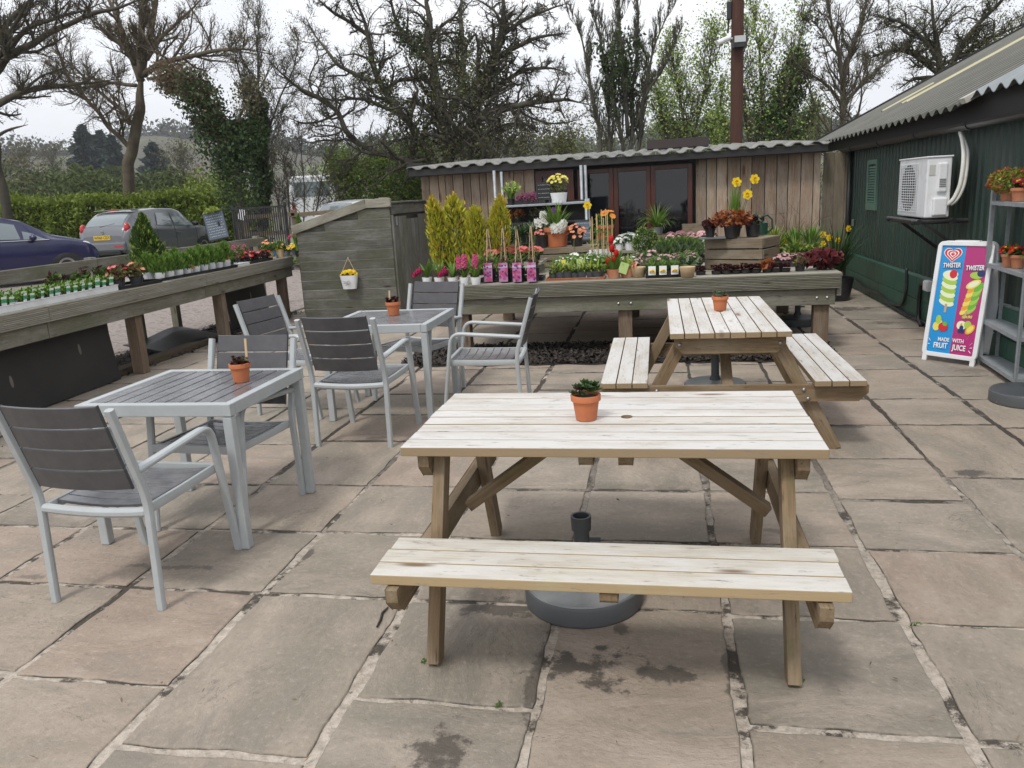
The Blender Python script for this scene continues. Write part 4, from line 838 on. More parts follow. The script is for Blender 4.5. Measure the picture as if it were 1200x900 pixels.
    shape(ell(-.46, .735, .33, .036), lw, 'lolly_top'); shape(ell(-.34, .738, .16, .040), rd, 'strawberry_core'); shape([(-.50, .38), (-.40, .38), (-.40, .46), (-.50, .46)], mat('poster_stick', (.48, .36, .20), .5), 'lolly_stick')
    for k in range(6): shape(ell(.40+.035*k, .42+.040*k, .24, .034, rot=.35), lo if k % 2 else ly, 'lolly'); shape(ell(.62+.035*k, .425+.041*k, .20, .032, rot=.35), gn if k % 2 else lg, 'lolly')
    shape(ell(.56, .655, .30, .036, rot=.2), ly, 'lemon_slice'); shape(ell(.56, .655, .22, .024, rot=.2), lw, 'lemon_flesh'); shape(ell(.62, .735, .26, .032), lg, 'apple_slice'); shape(ell(.80, .755, .16, .032), nv, 'berry'); shape([(.36, .335), (.44, .335), (.50, .41), (.42, .41)], mat('poster_stick2', (.48, .36, .20), .5), 'lolly_stick')
    for (a, b_, c, d_) in ((-.72, .245, ly, .15), (-.62, .275, ly, .14), (-.66, .31, lg, .12)): shape(ell(a, b_, d_, .042), c, 'pineapple')
    shape(ell(-.42, .245, .21, .042), rd, 'strawberry'); shape(ell(-.36, .275, .10, .02), gn, 'strawberry_leaf')
    shape(ell(.34, .275, .20, .042), lw, 'apple_half'); shape(ell(.34, .275, .05, .02), lo, 'apple_core'); shape(ell(.60, .285, .15, .036), lg, 'apple'); shape(ell(.72, .245, .20, .040, rot=.3), lo, 'orange_slice'); shape(ell(.72, .247, .14, .028, rot=.3), ly, 'orange_flesh')
    for a in (.30, .42, .36): shape(ell(a, .225+.03*(a == .36), .085, .02), nv, 'blueberry')
    def ptext(s, x, z, size, mt, nm, sx=1., sh=0., rot=0., bold=.0): 
        lay[0] += 3; o = text(s, size, mt, nm, po, (0, 0, 0), 1, sh, 0, bold)
        o.matrix_local = R @ Matrix.Translation((x*pw/2, -.0012-.00012*lay[0], z*ph+z0)) @ Matrix.Rotation(radians(90), 4, 'X') @ Matrix.Rotation(rot, 4, 'Z') @ Matrix.Diagonal((sx, 1, 1, 1)); return o
    for x, z in ((-.46, .815), (.52, .80)): ptext('TWISTER', x, z, .056, nv, 'lettering_outline', .66, .12, .06, .0048); ptext('TWISTER', x, z+.001, .056, wh, 'lettering', .66, .12, .06, .0016)
    ptext('SOURS', .52, .355, .030, ly, 'small_lettering', .9, .2, .08, .001)
    ptext('MADE', -.30, .127, .046, wh, 'lettering', .80, 0, .03, .001); ptext('WITH', .32, .129, .046, wh, 'lettering', .80, 0, .0, .001)
    ptext('FRUIT', -.40, .068, .064, wh, 'lettering', .72, 0, .03, .0016); ptext('JUICE', .40, .066, .064, wh, 'lettering', .72, 0, .0, .0016)
    for k, (x, z, a) in enumerate(((.82, .10, .5), (.84, .075, .1), (.81, .05, -.4), (.66, .145, .9), (-.86, .10, 2.6), (-.87, .07, 3.1))): shape([(x, z), (x+.10*cos(a), z+.05*sin(a)), (x+.10*cos(a)+.01, z+.05*sin(a)+.006), (x+.01, z+.006)], wh, 'splash_mark')
    MB().box((0, lean+.02, H*.985), (.2, .05, .02)).build('hinge', M['white_plastic'], t)
aboard()
# ------------------------------------------------------------------ steel rack
def rack():
    t = thing('steel_rack', 'open grey steel shelf rack against the green shed at the right edge', 'shelf rack', (0, 0, 0))
    ps = [(2.61, 7.15), (2.55, 6.28), (2.755, 7.14), (2.755, 6.28)]
    for x, y in ps:
        b = MB(); b.beam((x, y, 0), (x, y, 1.44), .030, .003, up=(1, 0, 0)); b.beam((x+(.0135 if x < 2.7 else -.0135), y+(-.015 if y > 7 else .015), 0), (x+(.0135 if x < 2.7 else -.0135), y+(-.015 if y > 7 else .015), 1.44), .003, .030, up=(1, 0, 0)); b.build('post', M['zinc'], t)
    for z in (.075, .385, .85, 1.345):
        b = MB(); V = [(2.61, 7.14, z), (2.55, 6.29, z), (2.755, 6.29, z), (2.755, 7.14, z)]; V2 = [(x, y, z-.03) for x, y, _ in V]
        b.add(V+V2, [(0, 1, 2, 3), (0, 4, 5, 1), (1, 5, 6, 2), (2, 6, 7, 3), (3, 7, 4, 0)]); o = b.build('shelf', M['zinc'], t); s = o.modifiers.new('s', 'SOLIDIFY'); s.thickness = .002
rack()
def primula(loc, label, pet, seed, extra=None, sc=1.):
    f = flowers(seed, 11, (.055, .055, .035), (0, 0, .115), .030, 6)
    P = [('foliage', straps(seed+1, 16, .12, .026, 1.3, 1.2, .01, (0, 0, .085), 4), 'leaf_mid'), ('flower', f, pet), ('flower_eye', eyes(f, .009), 'pet_yellow')]+(extra or [])
    return potted('potted_primula', label, 'potted plant', loc, (.064, .045, .10, 'terracotta_pale', True), P, group='potted primulas on the steel rack', sc=sc)
p_ = AX(1176, 305, 2.60); primula((2.645, p_[1], .853), 'red primula in a clay pot, leftmost on the middle rack shelf', 'pet_red', 31)
p_ = AX(1190, 306, 2.64); primula((2.665, p_[1], .853), 'red primula in a clay pot, second from left on the middle rack shelf', 'pet_red', 33)
p_ = AX(1205, 310, 2.62); primula((2.655, p_[1], .853), 'leafy primula in a clay pot cut by the right edge of the photo', 'pet_red', 35)
p_ = AX(1190, 235, 2.63); primula((2.655, p_[1], 1.348), 'crimson primula in a clay pot at the front of the top rack shelf', 'pet_crimson', 37)
p_ = AX(1186, 228, 2.66)
potted('potted_sedum', 'dome of yellow and russet sedum behind the crimson primula on top shelf', 'potted plant', (2.675, p_[1]+.1, 1.348), (.07, .05, .09, 'terracotta_pale', True), [('foliage', bush(41, 900, (.155, .15, .09), .017, (0, 0, .15)), 'leaf_yellowgreen'), ('russet_tips', bush(42, 420, (.155, .15, .095), .016, (0, 0, .155), .95), 'leaf_rust')])
# ------------------------------------------------------------------ air conditioner
def aircon():
    t = thing('air_conditioner', 'white wall mounted air conditioning unit on black brackets on the green shed', 'air conditioner', (2.49, 8.06, 1.185))
    MB().box((0, .44, .27), (.21, .88, .54)).build('casing', M['white_plastic'], t, bevel=.012)
    MB().box((0, .44, .546), (.225, .90, .014)).build('top_panel', M['white_plastic'], t, bevel=.004)
    g = MB()
    for k in range(19): z = .05+k*.0245; g.beam((-.112, .24, z), (-.112, .84, z), .004, .007)
    for k in range(9): y = .26+k*.07; g.beam((-.110, y, .04), (-.110, y, .50), .004, .005, up=(0, 1, 0))
    MB().lathe([(0, .002), (.225, .002), (.225, 0)], 32).xf(Matrix.Translation((-.106, .54, .27)) @ Matrix.Rotation(-pi/2, 4, 'Y')).build('fan_opening', M['dark_plastic'], t)
    g.build('grille', M['white_plastic'], t)
    c = MB(); c.box((.025, -.012, .36), (.08, .03, .26)); c.box((.015, -.015, .10), (.12, .05, .16)); c.build('service_cover', M['white_plastic'], t, bevel=.012)
    l_ = MB()
    for k in range(5): l_.box((.025, -.029, .28+.016*k), (.055, .004, .006))
    l_.build('vent_slot', M['dark_plastic'], t); MB().box((-.06, -.003, .43), (.05, .004, .09)).build('rating_label', mat('label_grey', (.5, .5, .48), .6), t)
    b = MB()
    for y in (.0, .82): b.tube([(-.22, y, -.035), (.27, y, -.035)], .022, 8); b.beam((-.10, y, -.05), (.27, y, -.34), .03, .03)
    b.tube([(-.17, -.09, -.03), (-.17, .95, -.03)], .026, 8); b.tube([(.12, -.09, -.03), (.12, .95, -.03)], .026, 8); b.build('bracket', M['black_plastic'], t)
    p = MB()
    for dx, r in ((0, .019), (.035, .015)):
        P = [(.22+dx*.3, .25, .80), (.22+dx*.3, .15, .70), (.20+dx, .02, .58), (.185+dx, -.03, .44), (.17+dx, -.04, .28), (.13+dx, -.025, .16), (.075+dx, -.012, .11)]; T = np.linspace(0, 1, 6*len(P)); Q = np.column_stack([np.interp(T, np.linspace(0, 1, len(P)), np.array(P)[:, i]) for i in range(3)])
        for _ in range(6): Q[1:-1] = (Q[:-2]+2*Q[1:-1]+Q[2:])/4
        p.tube(Q, r, 8)
    p.build('insulated_pipe', mat('off_white_lagging', (.68, .67, .62), .7, dirt=(.5, .48, .42), dscale=8), t, smooth=True)
aircon()
# ------------------------------------------------------------------ pole with camera and floodlight
def pole():
    x = AY(863, 150, 18.)[0]; t = thing('utility_pole', 'tall red brown utility pole rising behind the timber cabin', 'pole', (x, 18, 0))
    P = [(0, 0, z) for z in np.linspace(0, 9, 10)]; MB().tube(P, np.linspace(.135, .115, 10), 14).build('shaft', wood('creosoted_pole', (.10, .042, .028), (.045, .022, .016), knots=False, isl=0), t, smooth=True)
    zc = AY(866, 50, 18.)[2]
    fl = MB(); fl.box((.03, -.20, zc-.02), (.27, .16, .22)); fo = fl.build('floodlight', M['black_plastic'], t, bevel=.01); MB().box((.03, -.285, zc+.03), (.22, .012, .12)).build('lens', mat('floodlight_glass', (.45, .47, .46), .15), fo)
    cm = MB(); cm.tube([(-.42, -.30, zc-.02), (-.17, -.2, zc+.08)], .055, 10); c_ = cm.build('security_camera', M['white_plastic'], t, smooth=False); MB().tube([(-.17, -.2, zc+.06), (-.05, -.12, zc+.06)], .022, 6).build('camera_arm', M['white_plastic'], c_)
    MB().box((-.17, -.02, zc+.62), (.09, .09, .34)).build('cable_clamp', M['black_plastic'], t, bevel=.01); MB().tube([(-.19, 0, zc+.2), (-.17, 0, zc+.5)], .02, 6).build('conduit', M['black_plastic'], t)
pole()
# teal bird feeder at the cabin's left corner
def feeder():
    a = AY(496, 262, 12.8); t = thing('bird_feeder', 'small teal bird feeder hanging at the left corner of the cabin', 'bird feeder', (a[0]-.02, 12.8, a[2]-.19)); m = mat('teal_paint', (.02, .16, .17), .5)
    MB().lathe([(0, .03), (.085, .03), (.085, 0), (0, 0)], 16).build('tray', m, t); MB().lathe([(.04, .03), (.04, .26)], 12).build('tube', mat('clear_tube', (.25, .32, .32), .2), t); MB().lathe([(.10, .26), (.0, .35)], 14).build('cap', m, t); MB().tube([(0, 0, .34), (0, 0, .46), (.1, .06, .48)], .008, 6).build('hook', m, t)
feeder()

# small things on the flags: a twig, weeds in the joints, a few leaves
_t = [G(442, 736), G(446, 728), G(448, 720), G(455, 713)]
tag(MB().tube([p+np.array([0, 0, .006]) for p in _t], [.004, .005, .005, .003], 6).build('twig', M['bark']), 'small dark twig lying on a flagstone left of the nearest picnic table', 'twig')
def weed(px, py, seed, label, r=.035):
    c = G(px, py); t = thing('weed', label, 'weed', (c[0], c[1], -.004)); bush(seed, 26, (r*1.5, r, .008), .006, (0, 0, .007), .2).build('foliage', M['leaf_mid'], t); MB().tube([(0, 0, -.003), (.004, 0, .02)], .0015, 4).build('stem', M['stem'], t)
for px, py, lbl in ((585, 826, 'green weed in a joint near the bottom, below the nearest bench'), (1073, 733, 'green weed where four flagstones meet, right of the nearest bench'), (497, 776, 'moss tuft at the foot of the left leg of the nearest picnic table'), (936, 797, 'moss tuft at the foot of the right leg of the nearest picnic table'), (80, 470, 'weed along the foot of the black board under the left bench'), (150, 440, 'weed at the sleeper beside the near leg of the left bench'), (900, 392, 'weed at the soil bed edge under the display bench')): weed(px, py, px, lbl, .014)
M['dead_leaf'] = mat('dead_leaf', (.20, .14, .085), .8, isl=.5)
tag(chips(420, lambda g, n: np.column_stack([g.uniform(-5, 2.7, n), 1.6+g.random(n)**1.3*9]), .003, .008, 91).build('leaf_crumbs', M['dead_leaf']), 'tiny dead leaf crumbs and grit scattered over the flagstones', 'leaf litter', kind='stuff')
# ------------------------------------------------------------------ plants on the display benches
def flame(seed, n, h, r, size, z0=0., lean=(0, 0), tip=1.5):
    g = np.random.default_rng(seed); u = g.random(n)**.9; a = g.random(n)*2*pi
    prof = np.minimum(1, (u+.06)*5)*(1-u**tip)**.75*(1+.22*np.sin(a*3+u*9+seed)+.12*np.sin(a*7-u*17)); k = (1-.55*g.random(n)**2)*prof*r
    P = np.column_stack([np.cos(a)*k+lean[0]*u*u, np.sin(a)*k+lean[1]*u*u, z0+u*h])
    d = np.column_stack([np.cos(a)*.45, np.sin(a)*.45, np.full(n, .9)])+g.normal(0, .22, (n, 3)); d /= np.linalg.norm(d, axis=1)[:, None]
    w = np.cross(d, rnd_dirs(g, n)); w /= np.linalg.norm(w, axis=1)[:, None]; s = size*(.6+.8*g.random(n))[:, None]
    return MB().quads(P, d*s, w*s*.28)
def raceme(b, p, q, r, n, fr, seed):
    g = np.random.default_rng(seed); p = np.asarray(p, float); q = np.asarray(q, float); ax = _n(q-p); u = _n(np.cross(ax, (.3, .8, .1))); v = np.cross(ax, u)
    for k in range(n):
        t = k/n; a = k*2.4; d = u*cos(a)+v*sin(a); c = p+(q-p)*t+d*r*(1-.45*t)*(.7+.3*g.random()); disc_flower(b, c, fr, d+ax*.4, 5, .3)
def tagcard(x, y, z, w, h, lean=.12, rz=0.): return MB().beam((x, y, z), (x, y+lean*h, z+h), w, .0022, up=(sin(rz)*-1, -cos(rz), 0))
PB = (.052, .040, .085, 'black_plastic', False); PW = (.052, .040, .075, 'white_plastic', False); PBL = (.075, .058, .12, 'black_plastic', False)
g0 = np.random.default_rng(99)
def rcopy(proto, locs, labels, group=None, s=(.88, 1.14)):
    """the prototype at locs[0], copies at the others"""
    for i, (lc_, lbl) in enumerate(zip(locs, labels)):
        o = proto if i == 0 else dup(proto, lc_, g0.random()*6.28, lbl, group)
        o.location = lc_; o['label'] = lbl; k = g0.uniform(*s)
        if i: o.scale = (k, k, k*g0.uniform(.93, 1.08))
        if group: o['group'] = group
# golden conifers
for i, (px, top, ln, lb_) in enumerate(((512, 232, -.03, 'lime gold upright conifer, leftmost of four and russet tipped'), (531, 229, 0, 'broad lime gold conifer, second from left of the four'), (556, 241, 0, 'shortest lime gold conifer, third of the four'), (580, 231, .03, 'lime gold conifer at the right end of the four, by the shelf post'))):
    yb = 8.75+.06*(i % 2); a = AY(px, top, yb); h = a[2]-BZ-.1
    potted('golden_conifer', lb_, 'conifer', (a[0], yb, BZ+.001), (.085, .065, .12, 'black_plastic', False), [('foliage', flame(50+i, 1900, h, (.105, .17, .125, .115)[i], .028, .09, (ln*2, 0), 5.), 'leaf_gold'), ('russet_tips', flame(60+i, 420 if i in (0, 3) else 160, h*1.02, (.11, .175, .13, .12)[i], .028, .11, (ln*2, 0), 5.), 'leaf_goldtip'), ('inner_foliage', flame(70+i, 700, h*.9, (.085, .14, .10, .09)[i], .03, .09, (ln*2, 0), 4.), 'leaf_olive')], group='lime gold conifers on the display bench')
# hyacinths
hl = ['hyacinth in a white pot, its pink flower fallen far to the left', 'hyacinth in a white pot, green leaves hiding its spent flower', 'hyacinth in a white pot with its pink flower drooping to the left', 'pink hyacinth standing upright in a white pot, middle of the row', 'pink hyacinth standing upright in a white pot beside the purple picture labels']
for i, px in enumerate((501, 515, 531, 545, 558)):
    c = G(px, 333.5, BZ+.001); f = MB()
    if i in (0, 2): raceme(f, (-.05, -.02, .16), (-.13, -.05, .10), .03, 34, .017, 80+i)
    if i == 1: raceme(f, (.0, .0, .15), (.02, .0, .20), .022, 16, .013, 81)
    if i > 2: raceme(f, (.0, 0, .17), (.01, 0, .29), .033, 46, .018, 80+i); 
    if i == 3: raceme(f, (-.05, .02, .16), (-.06, .02, .27), .03, 40, .017, 90)
    st = MB().tube([(0, 0, .06), (0, 0, .20)] if i > 2 else [(0, 0, .06), (-.02, -.01, .15), (-.06, -.02, .16)], .006, 6)
    potted('hyacinth', hl[i], 'potted plant', c, PW, [('leaf', straps(85+i, 18, .22, .017, .8, .8, .015, (0, 0, .06)), 'leaf_fresh'), ('stem', st, 'stem'), ('flower', f, 'pet_deep' if i in (0, 2) else ('pet_pale' if i == 1 else 'pet_pink'))], group='hyacinths in white pots')
# climbers with purple picture labels, in a black tray
def tray(name, label, loc, dx, dy, h, m, rz=0., group=None):
    t = thing(name, label, 'tray', loc, rz, group); b = MB(); w = .006
    b.box((0, 0, .004), (dx, dy, .008))
    for s in (-1, 1): b.box((0, s*(dy/2-w/2), h/2+.004), (dx, w, h-.008)); b.box((s*(dx/2-w/2), 0, h/2+.004), (w, dy-2*w-.001, h-.008))
    b.build('tray_body', M[m], t); r = MB()
    for s in (-1, 1): r.box((0, s*(dy/2), h), (dx+.012, .012, .006)); r.box((s*dx/2, 0, h), (.012, dy-.014, .006))
    r.build('rim', M[m], t); return t
c0 = G(572, 331, BZ); c3 = G(625, 330, BZ)
tray('plant_tray', 'black carrying tray holding four climbers with purple picture labels', ((c0[0]+c3[0])/2, c0[1]+.10, BZ+.001), c3[0]-c0[0]+.17, .22, .035, 'black_plastic')
M['card_purple'] = mat('label_card_mauve', (.40, .17, .33), .4); M['card_band'] = mat('label_band_grey', (.45, .40, .50), .4)
cl = ['climber with purple picture label, leftmost in the black tray', 'climber with purple picture label, second from left in black tray', 'climber with purple picture label, third from left in black tray', 'climber with purple picture label, at the right end of black tray']
for i, px in enumerate((572, 590, 606, 623)):
    c = G(px, 331, BZ+.01); t = potted('potted_climber', cl[i], 'potted plant', (c[0], c[1]+.11, BZ+.011), (.068, .055, .13, 'black_plastic', False), [('foliage', bush(100+i, 60, (.06, .05, .06), .03, (0, 0, .17)), 'leaf_bramble')], group='climbers with purple labels')
    k = MB()
    for q in range(3): a = q*2.1+i; k.tube([(.045*cos(a), .045*sin(a), .1), (.006*cos(a), .006*sin(a), .52+.04*sin(i*3))], .0042, 5)
    k.build('cane', M['stick'], t)
    v = MB(); g = np.random.default_rng(i+5)
    for q in range(4): P = [(.04*cos(q*2+z*9)*(1-z), .04*sin(q*2+z*9)*(1-z), .12+z*.42) for z in np.linspace(0, 1, 14)]; v.tube(P, .0024, 4)
    v.build('twining_stem', mat('twine_brown', (.17, .11, .06), .8) if i == 0 else bpy.data.materials['twine_brown'], t); bush(120+i, 26, (.045, .045, .2), .016, (0, 0, .36)).build('bud', M['leaf_bramble'], t)
    cd = tagcard(0, -.098, .005, .088, .185, .10).build('picture_label', M['card_purple'], t); MB().beam((0, -.086, .142), (0, -.0835, .165), .089, .0052, up=(0, -1, 0)).build('label_band', M['card_band'], cd)
    fl = MB(); 
    for q in range(16): x, z = g.uniform(-.036, .036), g.uniform(.02, .18); disc_flower(fl, (x, -.1005+(z-.005)*.10-.001, z), .0145, (0, -1, .1), 6, .05)
    fl.build('printed_flower', M['pet_pink'], cd); fd = MB()
    for q in range(10): x, z = g.uniform(-.036, .036), g.uniform(.02, .18); disc_flower(fd, (x, -.1018+(z-.005)*.10-.001, z), .010, (0, -1, .1), 6, .05)
    fd.build('printed_dark_flower', M['pet_purple'], cd)
# coral primroses behind the canes
fA = flowers(131, 30, (.075, .075, .05), (0, 0, .10), .019, 5)
pc = potted('coral_primrose', '', 'potted plant', (0, 0, 0), PB, [('foliage', bush(130, 60, (.07, .07, .03), .03, (0, 0, .085)), 'leaf_mid'), ('flower', fA, 'pet_coral')])
ps_ = thing('plank_stage', 'low plank stage under the coral primroses behind the picture labels', 'stand', (-1.62, 8.85, BZ)); MB().box((0, 0, .115), (.66, .56, .03)).build('plank', M['deck_wood'], ps_, bevel=.003)
for x in (-.25, .25): MB().box((x, 0, .05), (.08, .5, .098)).build('block', M['mossy_wood'], ps_)
L_ = [(-1.85+.15*i+.02*(j % 2), 8.66+.17*j, BZ+.131) for j in range(3) for i in range(4)]
rcopy(pc, L_, ['low coral pink primrose in the block of them right of the golden conifers']*len(L_), 'coral primroses on the display bench')
# display shelf behind the bench, with its pots
ds = thing('display_shelf', 'grey two tier display shelf against the cabin behind the flowers', 'shelf', (0, 11., 0))
xl, xr = AY(590, 240, 11.)[0], AY(688, 237, 11.)[0]
for x in (xl, xr):
    for y in (-.16, .16): MB().tube([(x, y, 0), (x, y, 1.47 if x == xl else 1.50)], .020, 8).build('post', M['zinc'], ds, smooth=True)
for z in (1.455, 1.215, .94): MB().box(((xl+xr)/2, 0, z), (xr-xl+.06, .36, .028)).build('shelf', M['zinc'] if z > 1.3 else M['dark_fascia'], ds, bevel=.003)
MB().box(((xl+xr)/2, .19, 1.1), (xr-xl, .012, .78)).build('back_panel', M['dark_fascia'], ds)
def on11(px, dy=0.): return AY(px, 240, 11.+dy)[0]
potted('potted_skimmia', 'yellow green flowering plant at the left end of the top display shelf', 'potted plant', (on11(599), 11.0, 1.47), PB, [('foliage', straps(140, 26, .26, .018, .8, 1.1, .03, (0, 0, .07)), 'leaf_fresh'), ('flower', bush(141, 160, (.14, .12, .08), .022, (.02, 0, .23)), 'leaf_lime')])
ht = tray('trough', 'dark trough on the top display shelf planted with purple heather', (on11(622), 11.0, 1.47), .42, .16, .05, 'black_plastic')
potted('purple_heather', 'spreading purple heather filling the dark trough on the top display shelf', 'heather', (on11(622), 11.0, 1.48), None, [('foliage', bush(143, 900, (.23, .10, .085), .016, (0, 0, .06), up=1.), 'pet_heather'), ('shoots', bush(144, 350, (.22, .10, .07), .02, (0, 0, .04), up=1.), 'leaf_plum')])
M['chalkboard'] = mat('chalkboard', (.014, .015, .017), .75); M['chalk'] = mat('chalk', (.45, .45, .43), .9); M['slate_board'] = mat('slate_blue_board', (.085, .115, .15), .7)
def chalk_sign(label, loc, w, h, rz, lean, m='chalkboard', legs=.05, lines=5, seed=1, fr='dark_fascia'):
    t = thing('chalk_sign', label, 'sign', loc, rz); g = np.random.default_rng(seed); R = Matrix.Rotation(-lean, 4, 'X')
    MB().box((0, 0, legs+h/2), (w, .012, h)).xf(R).build('panel', M[m], t)
    b = MB()
    for s in (-1, 1): b.box((s*w/2, 0, legs+h/2), (.016, .02, h+.03)); b.box((0, 0, legs+h/2+s*h/2), (w-.018, .018, .016))
    for s in (-1, 1): b.box((s*w*.35, 0, legs/2), (.02, .016, max(.01, legs)))
    b.xf(R).build('frame', M[fr], t); k = MB()
    for i in range(lines):                                           # chalk strokes, too small in the photo to read
        z = legs+h*(.88-.76*i/max(1, lines-1)); x = -w*.40
        while x < w*.36:
            l = w*g.uniform(.03, .07); a = g.uniform(-1, 1); k.beam((x, -.0072, z-h*.022*a), (x+l, -.0072, z+h*.022*a), .0015, h*.012+.002, up=(0, 0, 1)); x += l+w*g.uniform(.0, .05)
    k.xf(R).build('chalk_marks', M['chalk'], t); return t
chalk_sign('small black chalkboard propped on the top display shelf', (on11(639), 10.93, 1.47), .20, .22, .1, .12, lines=4, seed=4)
potted('potted_yellow_shrub', 'pale yellow flowering plant in a white tub on the top display shelf', 'potted plant', (on11(655), 11.0, 1.47), (.12, .10, .13, 'white_plastic', False), [('foliage', bush(146, 200, (.12, .12, .11), .025, (0, 0, .21)), 'leaf_olive'), ('flower', flowers(147, 40, (.14, .12, .12), (0, 0, .25), .024, 6), 'pet_lemon')])
for i, (px, lbl) in enumerate(((606, 'wilting brown plant on the second display shelf, left of three'), (628, 'bronze leaved plant on the second display shelf, middle of three'), (652, 'brown plant on the second display shelf, behind the white hyacinths'))):
    potted('bronze_plant', lbl, 'potted plant', (on11(px), 10.98, 1.23), PB, [('foliage', bush(150+i, 90, (.10, .09, .07), .03, (0, 0, .12)), 'leaf_rust' if i != 1 else 'leaf_bramble'), ('green_leaf', bush(155+i, 40, (.09, .08, .06), .03, (0, 0, .11)), 'leaf_dark')], group='brown plants on the second shelf')
# leafy euphorbias in rows on a low plank stage
st_ = thing('plank_stage', 'low plank stage raising the back rows of plants on the display bench', 'stand', (0, 10.05, BZ))
MB().box((-.95, 0, .105), (2.6, .42, .03)).build('plank', M['deck_wood'], st_, bevel=.003)
for x in (-2.1, -.95, .2): MB().box((x, 0, .046), (.1, .36, .088)).build('block', M['mossy_wood'], st_)
eu = potted('leafy_euphorbia', '', 'potted plant', (0, 0, 0), PB, [('foliage', straps(160, 34, .14, .014, 1.5, .6, .02, (0, 0, .17), 3), 'leaf_dark'), ('pale_tips', straps(161, 16, .09, .012, 1.2, .5, .01, (0, 0, .20), 3), 'leaf_grey'), ('stem', MB().tube([(0, 0, .05), (0, 0, .2)], .008, 5).tube([(.02, .02, .05), (.05, .02, .18)], .006, 5), 'stem')])
L_ = [(AY(px, 280, y_)[0], y_, BZ+.121) for y_, pp in ((9.94, (597, 610, 624, 637)), (10.15, (603, 617, 631))) for px in pp]
rcopy(eu, L_, ['dark leaved euphorbia on the plank stage below the grey shelf']*len(L_), 'euphorbias on the plank stage', (1.1, 1.45))
# slatted crates
def crate(label, loc, dx, dy, h, rz, n=3, lid=False):
    t = thing('wooden_crate', label, 'crate', loc, rz); sh = h/n; r = random.Random(int(loc[0]*97))
    for k in range(n):
        z = sh*(k+.5)
        for s in (-1, 1): b = MB(); b.beam((-dx/2, s*(dy/2-.006), z+r.uniform(-.004, .004)), (dx/2, s*(dy/2-.006), z+r.uniform(-.004, .004)), .012, sh-.014); b.build('slat', M['crate_wood'], t, bevel=.002)
        for s in (-1, 1): b = MB(); b.beam((s*(dx/2+.002), -dy/2+.014, z), (s*(dx/2+.002), dy/2-.014, z), .012, sh-.014); b.build('slat', M['crate_wood'], t, bevel=.002)
    c = MB()
    for sx in (-1, 1):
        for sy in (-1, 1): c.beam((sx*(dx/2-.025), sy*(dy/2-.03), 0), (sx*(dx/2-.025), sy*(dy/2-.03), h-.004), .03, .03, up=(0, 1, 0))
    c.build('corner_post', M['crate_wood'], t)
    MB().box((0, 0, .02 if not lid else h-.012), (dx-.03, dy-.03, .014)).build('base_board', M['crate_wood'], t)
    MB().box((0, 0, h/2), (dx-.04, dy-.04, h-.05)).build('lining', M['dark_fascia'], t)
    return t
ca = G(664, 312, BZ); crate('slatted crate in the middle of the display bench under the big terracotta pot', (AY(664, 300, 9.3)[0], 9.45, BZ+.001), .72, .40, .235, radians(3), 3, True)
zt = BZ+.236; yt = 9.42
def onA(px): return AY(px, 288, yt)[0]
potted('white_hyacinths', 'large terracotta pot of white hyacinths and arching leaves on the middle crate', 'potted plant', (onA(653), yt, zt), (.155, .115, .225, 'terracotta', True), [('leaf', straps(170, 60, .34, .013, .85, .9, .07, (0, 0, .19)), 'leaf_fresh'), ('flower', (lambda b: (raceme(b, (-.13, -.03, .28), (-.15, -.04, .40), .048, 34, .028, 1), raceme(b, (-.20, -.02, .24), (-.23, -.03, .32), .04, 22, .026, 7), raceme(b, (.05, -.10, .20), (.11, -.13, .28), .055, 40, .03, 2), raceme(b, (-.0, -.12, .19), (-.02, -.14, .25), .05, 30, .03, 3), b)[-1])(MB()), 'pet_white'), ('blue_flower', (lambda b: (raceme(b, (-.04, .03, .36), (-.03, .03, .44), .03, 40, .016, 5), b)[-1])(MB()), mat and 'pet_purple')])
fS = flowers(175, 18, (.08, .07, .06), (0, 0, .15), .018, 5)
potted('salmon_primrose', 'black pot of salmon flowers on the middle crate, left of the terracotta pot', 'potted plant', (onA(636.5), yt-.08, zt), (.075, .06, .14, 'black_plastic', False), [('foliage', bush(174, 60, (.07, .07, .04), .03, (0, 0, .14)), 'leaf_olive'), ('flower', fS, 'pet_coral')])
potted('peach_primrose', 'black pot spilling peach flowers on the middle crate, right of the terracotta pot', 'potted plant', (onA(677), yt-.06, zt), (.075, .06, .14, 'black_plastic', False), [('foliage', bush(177, 80, (.09, .08, .07), .028, (0, 0, .16)), 'leaf_plum'), ('flower', flowers(178, 30, (.11, .10, .15), (0, -.02, .10), .022, 5), 'pet_peach'), ('trailing_stem', MB().tube([(0, -.05, .14), (-.02, -.12, .08), (-.03, -.14, -.08)], .004, 5), 'stem')])
chalk_sign('slate blue price board standing behind the crate, left of the bamboo canes', (AY(683, 270, 9.95)[0], 9.95, BZ+.121), .22, .24, -.15, .22, 'slate_board', .14, 4, 6)
